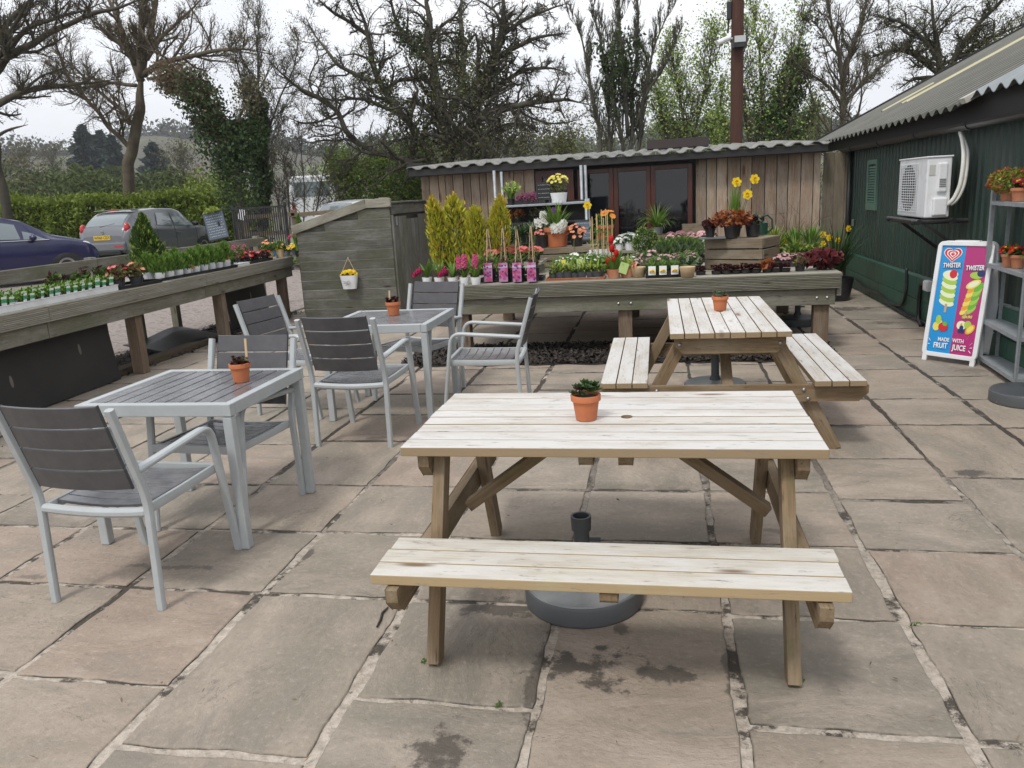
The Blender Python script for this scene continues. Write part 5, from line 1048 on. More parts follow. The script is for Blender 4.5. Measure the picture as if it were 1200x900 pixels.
# sweet peas up bamboo canes in black pots
sl_ = ['white sleeved seedlings tied to tall bamboo canes, left of three pots', 'white sleeved seedlings tied to tall bamboo canes, middle of three pots', 'white sleeved seedlings tied to tall bamboo canes, right of three pots']
for i, px in enumerate((696, 705, 714)):
    yb = 8.95+.03*i; x = AY(px, 300, yb)[0]
    t = potted('caned_seedlings', sl_[i], 'potted plant', (x, yb, BZ+.001), (.062, .052, .11, 'black_plastic', False), [('foliage', bush(180+i, 40, (.05, .05, .16), .022, (0, 0, .34)), 'leaf_mid')], group='seedlings on bamboo canes')
    for q in range(3): a = q*2.1+.4+i; MB().tube([(.035*cos(a), .035*sin(a), .1), (.042*cos(a), .042*sin(a), .60+.05*sin(q*5+i))], .0055, 6).build('cane', mat('bamboo_cane', (.56, .40, .19), .6) if 'bamboo_cane' not in bpy.data.materials else bpy.data.materials['bamboo_cane'], t)
    for q in range(3): a = q*2.1+1.4+i; MB().tube([(.036*cos(a), .036*sin(a), .09), (.036*cos(a), .036*sin(a), .21)], [.021, .019], 8).build('sleeve', M['white_plastic'], t)
# tray of strappy plants
tl, tr_ = G(640, 331, BZ), G(706, 327, BZ)
tray('plant_tray', 'shallow brown tray of strappy pale green alpines at the front of the bench', ((tl[0]+tr_[0])/2, 7.98, BZ+.001), tr_[0]-tl[0]+.04, .28, .02, 'terracotta_pale')
al = potted('strappy_alpine', '', 'potted plant', (0, 0, 0), (.042, .036, .05, 'dark_plastic', False), [('leaf', straps(190, 16, .12, .007, 1.1, 1.3, .01, (0, 0, .04), 4), 'leaf_yellowgreen'), ('grey_leaf', straps(191, 10, .07, .009, 1.3, .8, .01, (0, 0, .045), 3), 'leaf_blue')])
L_ = [(tl[0]+.05+(tr_[0]-tl[0]-.1)*i/6, 7.90+.145*j, BZ+.01) for j in range(2) for i in range(7)]
rcopy(al, L_, ['pale strappy alpine in the shallow brown tray at the bench front']*len(L_), 'strappy alpines in the brown tray', (1.2, 1.6))
M['tag_yellow'] = mat('yellow_tag', (.70, .62, .08), .5); M['tag_orange'] = mat('orange_tag', (.72, .12, .03), .5); M['tag_blue'] = mat('blue_tag', (.05, .28, .55), .5); M['tag_lime'] = mat('lime_tag', (.42, .56, .20), .5); M['tag_green'] = mat('green_tag', (.06, .36, .16), .5); M['tag_peach'] = mat('peach_tag', (.66, .45, .26), .5)
def plant_label(label, px, py, y, w, h, m, rz=0., lean=.1, stem=.10):
    a = AY(px, py, y); t = thing('plant_label', label, 'plant label', (a[0], a[1], a[2]-h/2), rz); MB().beam((0, 0, 0), (0, lean*h, h), w, .002, up=(0, -1, 0)).build('card', M[m], t, bevel=.0005); MB().beam((0, 0, -stem), (0, 0, .005), .012, .002, up=(0, -1, 0)).build('stake', M['white_plastic'], t); return t
plant_label('yellow plant label behind the strappy alpines, left of two', 660, 307, 8.18, .05, .045, 'tag_yellow', stem=.12)
plant_label('yellow green plant label behind the strappy alpines, right of two', 679, 306, 8.18, .06, .045, 'tag_lime', stem=.12)
plant_label('peach price label at the front of the strappy alpines, left of two', 687, 321, 7.86, .055, .04, 'tag_peach', stem=.03)
plant_label('peach price label at the front of the strappy alpines, right of two', 701, 320, 7.86, .05, .04, 'tag_peach', stem=.03)
# tulips, lime tagged pot, trays
def tulips():
    c = G(719, 327, BZ+.001); t = potted('red_tulips', 'pot of tall red tulips at the front of the display bench', 'potted plant', (c[0], c[1]+.07, BZ+.001), (.07, .055, .09, 'terracotta_pale', False), [('leaf', straps(200, 20, .24, .02, .6, .7, .03, (0, 0, .07)), 'leaf_fresh')])
    for px, py in ((716, 281), (717, 291), (722, 297), (720, 303), (713, 305.5)):
        a = AY(px, py, c[1]+.06); p = np.array([a[0]-c[0], -.01, a[2]-BZ]); MB().tube([(0, 0, .08), p*(.6, 1, .6), p-np.array([0, 0, .03])], .0045, 5).build('stem', M['stem'], t); MB().lathe([(.0, -.042), (.018, -.038), (.027, -.01), (.024, .018), (.014, .038), (.0, .03)], 9).xf(Matrix.Translation(p)).build('flower', M['pet_red'], t, smooth=True)
tulips()
c = G(735, 326, BZ); potted('lime_tagged_plant', 'yellow green leaved plant in a brown pot with a tilted lime label', 'potted plant', (c[0], c[1]+.07, BZ+.001), (.075, .058, .09, 'terracotta_pale', False), [('leaf', straps(204, 26, .17, .017, 1., .8, .02, (0, 0, .07)), 'leaf_yellowgreen'), ('pink_leaf', straps(205, 9, .15, .015, 1.3, 1.2, .03, (.06, 0, .07)), 'pet_peach'), ('lime_label', MB().beam((-.05, -.085, .05), (-.015, -.085, .15), .085, .0025, up=(0, -1, 0)), 'tag_lime')])
sx = MB().box((0, 0, .03), (.125, .16, .06)); sxb = potted('primrose_pack', 'brown pack of young primroses with a yellow picture label, left of three', 'plant pack', (0, 0, 0), None, [('pack', sx, 'soil'), ('foliage', bush(210, 70, (.06, .07, .05), .028, (0, 0, .085)), 'leaf_mid'), ('upright_leaf', straps(211, 18, .12, .012, .5, .4, .04, (0, 0, .06)), 'leaf_fresh'), ('picture_label', tagcard(.0, -.092, .03, .07, .085, .05), 'white_plastic'), ('printed_flower', flowers(212, 9, (.022, .002, .03), (0, -.095, .05), .013, 5), 'pet_yellow')])
L_ = [(G(px, 328, BZ)[0], 7.86, BZ+.001) for px in (764, 777, 790)]
for i, nm in enumerate(('left', 'middle', 'right')):
    o = sxb if i == 0 else dup(sxb, L_[i], .1*i-.1, group='primrose packs'); o.location = L_[i]; o['group'] = 'primrose packs'; o['label'] = 'brown pack of young primroses with yellow picture label, %s one of three' % nm
for i, (px, lbl) in enumerate(((748, 'empty buff clay pot at the bench front beside the lime label'), (806, 'empty buff clay block at the bench front beside the primrose packs'))):
    c = G(px, 326, BZ); tt = thing('buff_pot', lbl, 'pot', (c[0], c[1]+.08, BZ+.001)); potlathe(.075, .06, .10, False).build('pot', mat('buff_clay', (.50, .37, .22), .85) if i == 0 else bpy.data.materials['buff_clay'], tt, smooth=True)
bx = AY(757, 290, 9.9); potted('box_ball', 'round clipped box bush in the middle of the display bench', 'shrub', (bx[0], 9.55, BZ+.001), (.10, .08, .12, 'black_plastic', False), [('foliage', bush(215, 1500, (.145, .145, .15), .014, (0, 0, .24)), 'leaf_box'), ('young_tips', bush(216, 350, (.15, .15, .16), .014, (0, 0, .25), .95), 'leaf_yellowgreen')])
# rows of white alyssum on the stage, lavender in front
wf = potted('white_alyssum', '', 'potted plant', (0, 0, 0), PW, [('foliage', bush(220, 70, (.065, .065, .05), .022, (0, 0, .09)), 'leaf_blue'), ('flower', flowers(221, 46, (.068, .068, .055), (0, 0, .095), .014, 4), 'pet_white')])
L_ = [(AY(px, 288, y_)[0], y_, BZ+.121) for y_, pp in ((9.93, (726, 738, 750)), (10.12, (731, 743))) for px in pp]
rcopy(wf, L_, ['small white alyssum left of the round box bush']*len(L_), 'alyssum left of the box bush', (1.1, 1.35))
t2 = thing('plank_stage', 'low plank stage behind the lavender row, right of the box bush', 'stand', (.35, 10.2, BZ)); MB().box((0, 0, .105), (.62, .42, .03)).build('plank', M['deck_wood'], t2, bevel=.003)
for x in (-.25, .25): MB().box((x, 0, .046), (.08, .36, .088)).build('block', M['mossy_wood'], t2)
pk = potted('pink_white_alyssum', '', 'potted plant', (0, 0, 0), PW, [('foliage', bush(223, 70, (.06, .06, .05), .022, (0, 0, .09)), 'leaf_blue'), ('flower', flowers(224, 30, (.06, .06, .055), (0, 0, .095), .015, 4), 'pet_pale')])
L_ = [(.10+.125*i, 10.06+.15*j, BZ+.121) for j in range(2) for i in range(5)]
rcopy(pk, L_, ['pink and white alyssum in the block behind the lavender']*len(L_), 'alyssum behind the lavender', (1.05, 1.25))
lv = potted('lavender', '', 'potted plant', (0, 0, 0), PB, [('foliage', flame(226, 260, .15, .06, .03, .06, tip=4.), 'leaf_grey'), ('fresh_shoots', flame(227, 120, .17, .06, .03, .06, tip=4.), 'leaf_fresh')])
L_ = [(AY(773+8.6*i, 300, 9.4)[0]+.03*j, 9.30+.15*j, BZ+.02) for j in range(2) for i in range(6)]
rcopy(lv, L_, ['young lavender in the double row in front of the pink alyssum']*len(L_), 'young lavender plants')
tray('plant_tray', 'black tray under the young lavender plants', (AY(797, 300, 9.4)[0], 9.37, BZ+.001), .60, .33, .05, 'black_plastic')
# big crate with ferns and daffodils
cb = np.array([.82, 8.42]); crate('big slatted crate, corner forward, carrying ferns and daffodils on the right', (.80, 8.45, BZ+.001), .60, .46, .315, radians(-28), 3, True)
zb = BZ+.317
def onB(px, y): return (AY(px, 280, y)[0], y, zb)
tag(MB().box((.50, 8.30, zb+.008), (.26, .2, .012), -.1).build('slate_tile', mat('grey_slate', (.12, .12, .12), .6)), 'thin grey slate lying on the left corner of the big crate', 'slate')
potted('heuchera_pot', 'small black pot of dark red heuchera on the left of the big crate', 'potted plant', onB(832, 8.36)[:2]+(zb+.016,), PB, [('foliage', bush(230, 60, (.075, .07, .05), .03, (0, 0, .12), asp=.7), 'leaf_plum'), ('red_leaf', bush(231, 30, (.075, .07, .06), .028, (0, 0, .12), asp=.7), 'leaf_red')])
potted('copper_fern', 'copper orange fern spreading from a black pot on the big crate', 'potted plant', onB(857, 8.30), PBL, [('frond', bush(233, 520, (.20, .13, .085), .024, (0, 0, .19)), 'leaf_rust'), ('red_frond', bush(234, 200, (.18, .12, .08), .022, (0, 0, .17)), 'leaf_red')])
dx_, dy_, dz_ = onB(860, 8.55)
def daff(label, loc, pot, heads, seed, n=26, L=.34, m='leaf_fresh', name='daffodils', r=.034):
    t = potted(name, label, 'potted plant', loc, pot, [('leaf', straps(seed, n, L, .009 if n < 40 else .013, .35 if n < 40 else .75, .35 if n < 40 else .9, .03, (0, 0, pot[2]*.85 if pot else 0)), m)])
    for k, (x, y, z, fx) in enumerate(heads):
        MB().tube([(x*.25, y*.3, .08), (x*.7, y*.8, z*.7), (x, y, z)], .0042, 5).build('stem', M['stem'], t); b = MB(); nm = np.array([fx, -.9, .15]); disc_flower(b, (x, y-.01, z), r*1.25, nm, 6, .15); o = b.build('flower', M['pet_yellow'], t)
        MB().lathe([(.008, 0), (.014, .022), (.017, .026), (.012, .012), (0, .006)], 9).xf(Matrix.Translation((x, y-.012, z)) @ Vector(nm).to_track_quat('Z', 'Y').to_matrix().to_4x4()).build('trumpet', M['pet_yellow'], o)
    return t
hd = []
for px, py, fx in ((863, 213.5, .1), (884, 210, .2), (876, 228, -.2)): a = AY(px, py, 8.55); hd.append((a[0]-dx_, 0, a[2]-dz_, fx))
daff('tall yellow daffodils rising behind the copper fern on the big crate', (dx_, dy_, dz_), PBL, hd, 236, 30, .44, r=.040)
potted('grey_leaved_plant', 'black pot of dark leaved plant on the right of the big crate', 'potted plant', onB(882, 8.38), PBL, [('foliage', bush(238, 90, (.095, .08, .06), .032, (0, 0, .15), asp=.7), 'leaf_plum'), ('grey_leaf', bush(239, 60, (.095, .08, .07), .028, (0, 0, .16), asp=.7), 'leaf_grey')])
def can():
    x, y, z = onB(893, 8.62); t = thing('watering_can', 'dark green watering can with looped handle behind the pots on the big crate', 'watering can', (x-.02, y, z)); m = mat('dark_green_plastic', (.015, .055, .035), .35)
    MB().lathe([(0, 0), (.075, 0), (.075, .12), (.05, .135), (0, .135)], 18).build('body', m, t); MB().tube([(.0, 0, .13), (.02, 0, .185), (.07, 0, .195), (.115, 0, .15), (.12, 0, .06), (.075, 0, .02)], .011, 8).build('handle', m, t); MB().tube([(-.07, 0, .03), (-.15, 0, .16)], [.016, .010], 8).build('spout', m, t)
can()
# right end of the bench
for i, (px, lbl, hh) in enumerate(((908, 'clump of small daffodils left of the pale alpine bowls', [(.02, -.05, .20, .1), (-.05, 0, .22, -.2), (.08, 0, .19, .4)]), (930, 'leafy daffodil clump above the pale alpine bowls, a few small flowers', [(-.08, 0, .23, .1), (.04, -.05, .2, .3)]), (950, 'daffodil clump arching right above the red heuchera', [(.11, -.05, .17, .3), (.05, 0, .11, .2)]))):
    yb = 8.95+.05*i; daff(lbl, (AY(px, 300, yb)[0], yb, BZ+.001), PBL, hh, 240+i, 85, .30, 'leaf_fresh' if i else 'leaf_yellowgreen', r=.027)
sa = potted('pale_alpine', 'pale woven looking alpine mound in a low bowl, leftmost of four', 'potted plant', (0, 0, 0), (.085, .07, .06, 'dark_plastic', False), [('foliage', bush(246, 240, (.085, .085, .05), .018, (0, 0, .075)), 'leaf_bramble'), ('pale_bract', flowers(247, 26, (.085, .085, .05), (0, 0, .08), .016, 5), 'pet_pale')])
for i, (px, nm) in enumerate(((906, 'leftmost of four'), (920, 'second of four'), (934, 'third of four'), (947, 'rightmost of four'))):
    o = sa if i == 0 else dup(sa, None or (0, 0, 0), i); o.location = (AY(px, 308, 8.42)[0], 8.42+.04*(i % 2), BZ+.001); o['label'] = 'pale alpine mound in a low dark bowl below the daffodils, %s' % nm; o['group'] = 'pale alpine bowls'
hp = potted('sempervivum', '', 'potted plant', (0, 0, 0), (.050, .044, .034, 'black_plastic', False), [('foliage', rosettes(250, 16, .050, .03, .034), 'leaf_plum'), ('red_leaf', rosettes(251, 9, .048, .036, .03), 'leaf_red')])
L_ = [(G(px, 322, BZ)[0], 7.93, BZ+.001) for px in (821, 840, 852, 864, 876, 888, 913, 925)]
rcopy(hp, L_[1:6], ['dark red sempervivum in the front row below the big crate']*5, 'sempervivums below the big crate', (.95, 1.2))
for k, (i, lbl) in enumerate(((0, 'dark red sempervivum alone at the left of its row by the buff block'), (6, 'dark red sempervivum just right of the russet heuchera'), (7, 'dark red sempervivum nearest the pale bowls and large heuchera'))): o = dup(hp, L_[i], k, lbl); o['group'] = 'single sempervivums'
c = G(901, 321, BZ); potted('russet_heuchera', 'small russet leaved heuchera in the front row below the big crate', 'potted plant', (c[0], 7.93, BZ+.001), (.05, .04, .05, 'black_plastic', False), [('foliage', bush(253, 46, (.07, .06, .035), .036, (0, 0, .075), asp=.75), 'leaf_rust'), ('red_leaf', bush(254, 30, (.07, .06, .035), .03, (0, 0, .07), asp=.75), 'leaf_red')])
c = G(941, 320, BZ); potted('small_heuchera', 'olive and red heuchera in the front row beside the large one', 'potted plant', (c[0], 7.95, BZ+.001), PB, [('foliage', bush(255, 50, (.06, .06, .03), .03, (0, 0, .09), asp=.7), 'leaf_olive'), ('red_leaf', bush(256, 26, (.06, .06, .04), .03, (0, 0, .09), asp=.7), 'leaf_red')])
c = G(972, 318, BZ); potted('large_heuchera', 'large deep red heuchera spilling over the right end of the bench', 'potted plant', (c[0]-.03, 8.02, BZ+.001), PB, [('foliage', bush(258, 190, (.16, .12, .08), .036, (0, 0, .11), asp=.8), 'leaf_red'), ('dark_leaf', bush(259, 90, (.14, .11, .07), .034, (0, 0, .09), asp=.8), 'leaf_plum')])
# filling between the bigger pots
f1 = potted('green_bedding', '', 'potted plant', (0, 0, 0), (.042, .036, .05, 'dark_plastic', False), [('foliage', bush(600, 90, (.085, .085, .06), .032, (0, 0, .085)), 'leaf_fresh'), ('strap_leaf', straps(601, 14, .16, .008, 1., 1.1, .02, (0, 0, .05), 4), 'leaf_mid'), ('white_flower', flowers(602, 8, (.075, .075, .06), (0, 0, .10), .014, 5), 'pet_white')])
L_ = [(-1.08+.155*i+g0.uniform(-.03, .03), 8.32+.2*j+g0.uniform(-.03, .03), BZ+.001) for j in range(3) for i in range(6)]
rcopy(f1, L_, ['leafy green bedding plant between the alpine tray and the middle crate']*len(L_), 'green bedding behind the alpine tray', (.9, 1.4))
f2 = potted('grey_bedding', '', 'potted plant', (0, 0, 0), (.042, .036, .05, 'dark_plastic', False), [('foliage', bush(604, 90, (.08, .08, .055), .028, (0, 0, .085)), 'leaf_grey'), ('green_leaf', bush(605, 40, (.08, .08, .06), .028, (0, 0, .085)), 'leaf_mid'), ('flower', flowers(606, 16, (.075, .075, .06), (0, 0, .09), .013, 5), 'pet_pale')])
L_ = [(-.28+.145*i+g0.uniform(-.02, .02), 8.25+.19*j+g0.uniform(-.03, .03), BZ+.001) for j in range(4) for i in range(5)]
rcopy(f2, L_, ['greyish leaved bedding plant in the block between the tulips and the big crate']*len(L_), 'grey bedding left of the big crate', (.9, 1.3))
f3 = potted('trailing_plant', '', 'potted plant', (0, 0, 0), PB, [('foliage', straps(608, 40, .22, .009, 1.1, 1.3, .03, (0, 0, .07)), 'leaf_fresh'), ('pale_leaf', bush(609, 60, (.10, .10, .07), .028, (0, 0, .12)), 'leaf_yellowgreen'), ('bare_stem', straps(610, 8, .30, .003, .9, 1.6, .03, (0, 0, .07)), 'leaf_bramble')])
L_ = [(-1.95+.14*i, 8.22+.05*(i % 2), BZ+.001) for i in range(4)]+[(1.05+.16*i, 8.75+.06*(i % 2), BZ+.001) for i in range(4)]
rcopy(f3, L_[:4], ['straggly green plant just behind the pink hyacinths']*4, 'straggly plants behind the hyacinths', (.9, 1.2))
for k in range(4): dup(f3, L_[4+k], k, 'straggly green plant behind the pale alpine bowls at the right', 'straggly plants behind the alpine bowls', 1.1)
# behind the bench
low = thing('low_bench', 'low timber bench in front of the glazed cabin doors with crates on it', 'bench', (-.1, 11.75, 0)); MB().box((0, 0, .735), (1.9, .55, .03)).build('top', M['deck_wood'], low, bevel=.003)
for x in (-.85, .85):
    for y in (-.2, .2): MB().box((x, y, .36), (.08, .08, .718)).build('leg', M['post_wood'], low)
x0, x1 = AY(743, 272, 11.55)[0], AY(797, 272, 11.55)[0]; crate('curved slat crate with the spider plant in front of the glazed doors', ((x0+x1)/2, 11.68, .751), x1-x0, .34, .20, -.05, 3)
x2, x3 = AY(690, 272, 11.55)[0], AY(735, 272, 11.55)[0]; crate('low wooden crate left of the spider plant crate', ((x2+x3)/2, 11.68, .751), x3-x2, .3, .16, .02, 2)
x4, x5 = AY(809, 272, 11.9)[0], AY(833, 272, 11.9)[0]; crate('old slatted crate half hidden behind the big crate, against the cabin boards', ((x4+x5)/2, 12.2, .0), x5-x4+.2, .4, 1.05, 0, 7)
a = AY(770, 262, 11.65); potted('spider_plant', 'arching spider plant in a pale pot in front of the glazed doors', 'potted plant', (a[0], 11.65, .952), (.09, .07, .10, 'grey_plastic', False), [('leaf', straps(262, 90, .42, .009, 1.1, 1.5, .04, (0, 0, .08), 6), 'leaf_fresh'), ('pale_leaf', straps(263, 40, .40, .007, 1.2, 1.6, .04, (0, 0, .08), 6), 'leaf_yellowgreen')])
a = AY(709, 272, 11.6); potted('orange_flower_pot', 'terracotta pot with orange flower behind the bamboo canes', 'potted plant', (a[0], 11.65, .912), (.13, .10, .20, 'terracotta', True), [('foliage', bush(265, 130, (.15, .12, .12), .035, (0, 0, .26)), 'leaf_mid'), ('flower', flowers(266, 5, (.08, .06, .10), (.05, -.08, .30), .055, 9), 'pet_orange')])
a = AY(688, 241, 10.); daff('single yellow daffodil above the slate blue price board', (a[0], 10.08, BZ+.121), PB, [(0, -.03, a[2]-BZ-.121, .1)], 268, 10, .22, r=.042)
def twiggy(label, loc, h, seed, n=26, spread=.5, m='twig_brown', name='bare_shrub'):
    t = thing(name, label, 'shrub', loc); g = np.random.default_rng(seed); b = MB()
    for k in range(n):
        a = g.random()*6.3; d = np.array([cos(a)*spread*g.random(), sin(a)*spread*g.random(), 1.]); d = _n(d); p = np.array([0, 0, 0.]); P = [p.copy()]; l = h*g.uniform(.6, 1)
        for q in range(5): d = _n(d+g.normal(0, .13, 3)); p = p+d*l/5; P.append(p.copy())
        b.tube(P, np.linspace(.006, .0018, 6), 4)
        for q in range(4):
            i = g.integers(1, 5); e = _n(d+g.normal(0, .6, 3)); b.tube([P[i], P[i]+e*h*.12, P[i]+e*h*.2+np.array([0, 0, .03])], [.003, .002, .001], 3)
    b.build('stem', M[m], t); return t
M['twig_brown'] = mat('twig_brown', (.11, .075, .05), .85, isl=.3)
a = AY(922, 280, 11.6); twiggy('bare brown twiggy shrub standing in front of the cabin boards', (a[0], 11.6, 0), 1.55, 5, 34, .55)
a = AY(984, 300, 11.2)
daff('dark leaved daffodils with yellow heads between bench end and green shed', (a[0]-.03, 11.2, .0), (.22, .17, .30, 'black_plastic', False), [(-.12, -.05, AY(976, 278, 11.2)[2], .1), (.12, 0, AY(992, 268, 11.2)[2], .5), (-.19, 0, AY(963, 275, 11.2)[2], -.3), (.0, 0, AY(985, 282, 11.2)[2], .3)], 270, 130, .85, 'leaf_dark', r=.036)
# ------------------------------------------------------------------ left display bench: trays along the front edge
LT = LZ+.001
def yL(px, py):                                                      # distance along the bench edge of a photo point on it
    y = 7.
    for _ in range(4): y = AX(px, py, lx(y)-.03)[1]
    return y
yA, yB = yL(-45, 376), yL(141, 343)
nt = 3; tl_ = (yB-yA)/nt; NM = ('nearest the camera', 'middle one of three', 'farthest of three')
for i in range(nt):
    y = yA+tl_*(i+.5); tray('plant_tray', 'white tray of green tagged plug plants on the left bench, %s' % NM[i], (lx(y)-.19, y, LT), .28, tl_-.02, .055, 'white_plastic', group='white trays on the left bench')
pg = potted('plug_plant', '', 'potted plant', (0, 0, 0), (.026, .02, .055, 'dark_plastic', False), [('foliage', bush(280, 46, (.045, .045, .04), .022, (0, 0, .09)), 'leaf_fresh'), ('dark_leaf', bush(281, 20, (.04, .04, .03), .022, (0, 0, .075)), 'leaf_mid'), ('plant_tag', MB().beam((.035, 0, .045), (.05, 0, .115), .042, .002, up=(1, 0, 0)), 'tag_green'), ('tag_edge', MB().beam((.0375, 0, .048), (.0412, 0, .066), .044, .0032, up=(1, 0, 0)).join(MB().beam((.0485, 0, .100), (.0515, 0, .1155), .044, .0032, up=(1, 0, 0))), 'white_plastic')])
L_ = []
for i in range(nt*6):
    y = yA+.05+(yB-yA-.10)*i/(nt*6-1)
    for off in (.105, .19, .27): L_.append((lx(y)-off, y+g0.uniform(-.012, .012), LT+.009))
for i, p in enumerate(L_):
    o = pg if i == 0 else dup(pg, p, g0.uniform(-.25, .25)); o.location = p; k = g0.uniform(.9, 1.15); o.scale = (k, k, k); o['label'] = 'green plug plant with a green and white tag in the white trays'; o['group'] = 'tagged plug plants'
yC = yL(190, 333); yD = yL(277, 315)
tray('plant_tray', 'black tray of mixed red and peach bedding plants on the left bench', (lx((yB+yC)/2)-.17, (yB+yC)/2, LT), .30, yC-yB-.05, .03, 'black_plastic')
NMS = ('nearest', 'second', 'third', 'farthest')
for i in range(4):
    y = yB+.13+(yC-yB-.26)*i/3
    potted('red_bedding', '%s of four bushy red and cream bedding plants in the black tray' % NMS[i], 'potted plant', (lx(y)-.15-.07*(i % 2), y, LT+.01), (.055, .042, .075, 'dark_plastic', False), [('foliage', bush(290+i, 100, (.085, .085, .075), .03, (0, 0, .13)), 'leaf_olive'), ('red_leaf', bush(295+i, 50, (.085, .085, .08), .03, (0, 0, .14)), 'leaf_red' if i < 3 else 'leaf_fresh'), ('flower', flowers(300+i, 5 if i > 0 else 3, (.085, .085, .08), (0, 0, .14), .024, 5), ('pet_coral', 'pet_red', 'pet_peach', 'pet_peach')[i])], group='red bedding plants')
for i in range(3): y = yB-.25+.35*i; potted('dark_bedding', ('nearest', 'middle', 'farthest')[i]+' of three dark leaved plants at the back of the left bench', 'potted plant', (lx(y)-.52, y, LT), PB, [('foliage', bush(310+i, 110, (.09, .09, .07), .03, (0, 0, .13)), 'leaf_mid'), ('dark_leaf', bush(315+i, 70, (.09, .09, .08), .03, (0, 0, .14)), 'leaf_plum')], group='dark bedding plants')
tray('plant_tray', 'long black tray of upright bright green plants on the left bench', (lx((yC+yD)/2)-.20, (yC+yD)/2, LT), .34, yD-yC-.03, .03, 'black_plastic')
ug = potted('upright_green_plant', '', 'potted plant', (0, 0, 0), (.058, .046, .085, 'white_plastic', False), [('foliage', flame(320, 240, .20, .078, .030, .07, tip=5.), 'leaf_fresh'), ('dark_foliage', flame(321, 110, .16, .07, .03, .07, tip=5.), 'leaf_mid')])
L_ = []
for i in range(9):
    y = yC+.10+(yD-yC-.2)*i/8
    for off in (.11, .235): L_.append((lx(y)-off, y, LT+.009))
rcopy(ug, L_, ['bright green upright seedling pot in the long black tray']*len(L_), 'upright green plants in the black tray', (.9, 1.1))
def ptag(label, px, py, m, y, off): 
    a = AX(px, py, lx(y)-off); t = thing('plant_label', label, 'plant label', (a[0], a[1], a[2]-.03), 1.4); MB().prism([(.028*cos(q), .034*sin(q)+.03) for q in np.linspace(0, 2*pi, 12, endpoint=False)], .002, Matrix.Rotation(pi/2, 4, 'X')).build('card', M[m], t); MB().beam((0, 0, -.1), (0, 0, .01), .008, .002, up=(0, 1, 0)).build('stake', M['white_plastic'], t)
ptag('orange round plant label in the long black tray, nearer of two', 225, 312, 'tag_orange', (yC+yD)/2-.2, .06); ptag('orange round plant label in the long black tray, farther of two', 268, 304, 'tag_orange', yD-.1, .06); 
yE, yF, yG, yH = yL(292, 312), yL(318, 306), yL(331, 303), yL(357, 298)
tray('plant_tray', 'small white tray of pink heathers on the left bench', (lx((yD+yE)/2)-.20, (yD+yE)/2+.03, LT), .32, max(.3, yE-yD), .03, 'white_plastic')
for i in range(5):
    y = yD+.10+.62*(yF-yD)*(i/4); potted('pink_heather', ('nearest of five pink heathers by the white tray', 'second nearest of five pink heathers by the white tray', 'middle one of five pink heathers by the white tray', 'second farthest of five pink heathers by white tray', 'farthest of five pink heathers by the white tray')[i], 'potted plant', (lx(y)-(.16, .34, .20, .38, .30)[i], y, LT+.012), PB, [('foliage', bush(330+i, 260, (.09, .09, .09), .02, (0, 0, .13), up=.8), 'leaf_mid'), ('flower', bush(335+i, 110, (.095, .095, .10), .012, (0, 0, .155), .8), 'pet_pink' if i % 2 == 0 else 'pet_heather')], group='pink heathers')
tray('plant_tray', 'black tray of low red flowers on the left bench', (lx((yE+yF)/2)-.16, (yE+yF)/2+.05, LT), .26, max(.4, yF-yE-.05), .03, 'black_plastic')
for i in range(5):
    y = yE+.10+(yF-yE-.1)*i/4; potted('red_saxifrage', '%s of five low red flowering plants in the black tray' % ('nearest', 'second nearest', 'middle one', 'second farthest', 'farthest')[i], 'potted plant', (lx(y)-.12-.09*(i % 2), y, LT+.01), (.05, .04, .055, 'black_plastic', False), [('foliage', bush(340+i, 80, (.075, .075, .045), .026, (0, 0, .075)), 'leaf_plum'), ('flower', flowers(345+i, 7, (.075, .075, .05), (0, 0, .085), .02, 5), 'pet_coral' if i % 2 else 'pet_red')], group='low red flowering plants')
ptag('blue round plant label beside the brown paper pots on the left bench', 322, 297, 'tag_blue', yF+.1, .08)
for i in range(3):
    y = yF+.10+(yG-yF)*i/2; tt = potted('paper_pot_plant', '%s of three leafy plants in brown paper pots' % ('nearest', 'middle', 'farthest')[i], 'potted plant', (lx(y)-.10-.10*(i % 2), y, LT), (.055, .045, .12, 'stick', False), [('foliage', bush(350+i, 110, (.085, .085, .07), .03, (0, 0, .17)), 'leaf_mid'), ('peach_flower', flowers(355+i, 4, (.08, .08, .08), (0, 0, .18), .024, 5), 'pet_peach')], group='brown paper pots')
for i in range(4):
    y = yG+.12+(yH-yG-.15)*i/3; potted('viola_pack', '%s of four grey packs of violas by the grey shed' % ('nearest', 'second nearest', 'second farthest', 'farthest')[i], 'plant pack', (lx(y)-.12, y, LT), (.062, .058, .075, 'grey_plastic', False), [('foliage', bush(360+i, 60, (.065, .065, .04), .026, (0, 0, .09)), 'leaf_mid'), ('yellow_flower', flowers(365+i, 8, (.065, .065, .06), (0, 0, .10), .024, 5), 'pet_yellow'), ('purple_flower', flowers(370+i, 8, (.065, .065, .06), (0, 0, .105), .022, 5), 'pet_purple' if i % 2 else 'pet_lemon')], group='viola packs')
c = AX(168, 306, -6.05); potted('cone_conifer', 'clipped green cone shaped conifer at the back of the left bench before the grey car', 'conifer', (-5.98, c[1], LT), (.10, .08, .14, 'black_plastic', False), [('foliage', flame(380, 4200, .60, .215, .028, .12, tip=1.15), 'leaf_box'), ('young_tips', flame(381, 900, .61, .225, .026, .12, tip=1.15), 'leaf_yellowgreen')])
c = AY(352, 285, 11.4); potted('slim_conifer', 'slim bright green conifer left of the grey garden shed', 'conifer', (c[0]-.03, 11.5, LT-.15), PB, [('foliage', flame(384, 1500, .66, .10, .026, .08, tip=1.4), 'leaf_fresh'), ('dark_foliage', flame(385, 500, .6, .08, .026, .08, tip=1.4), 'leaf_mid')])
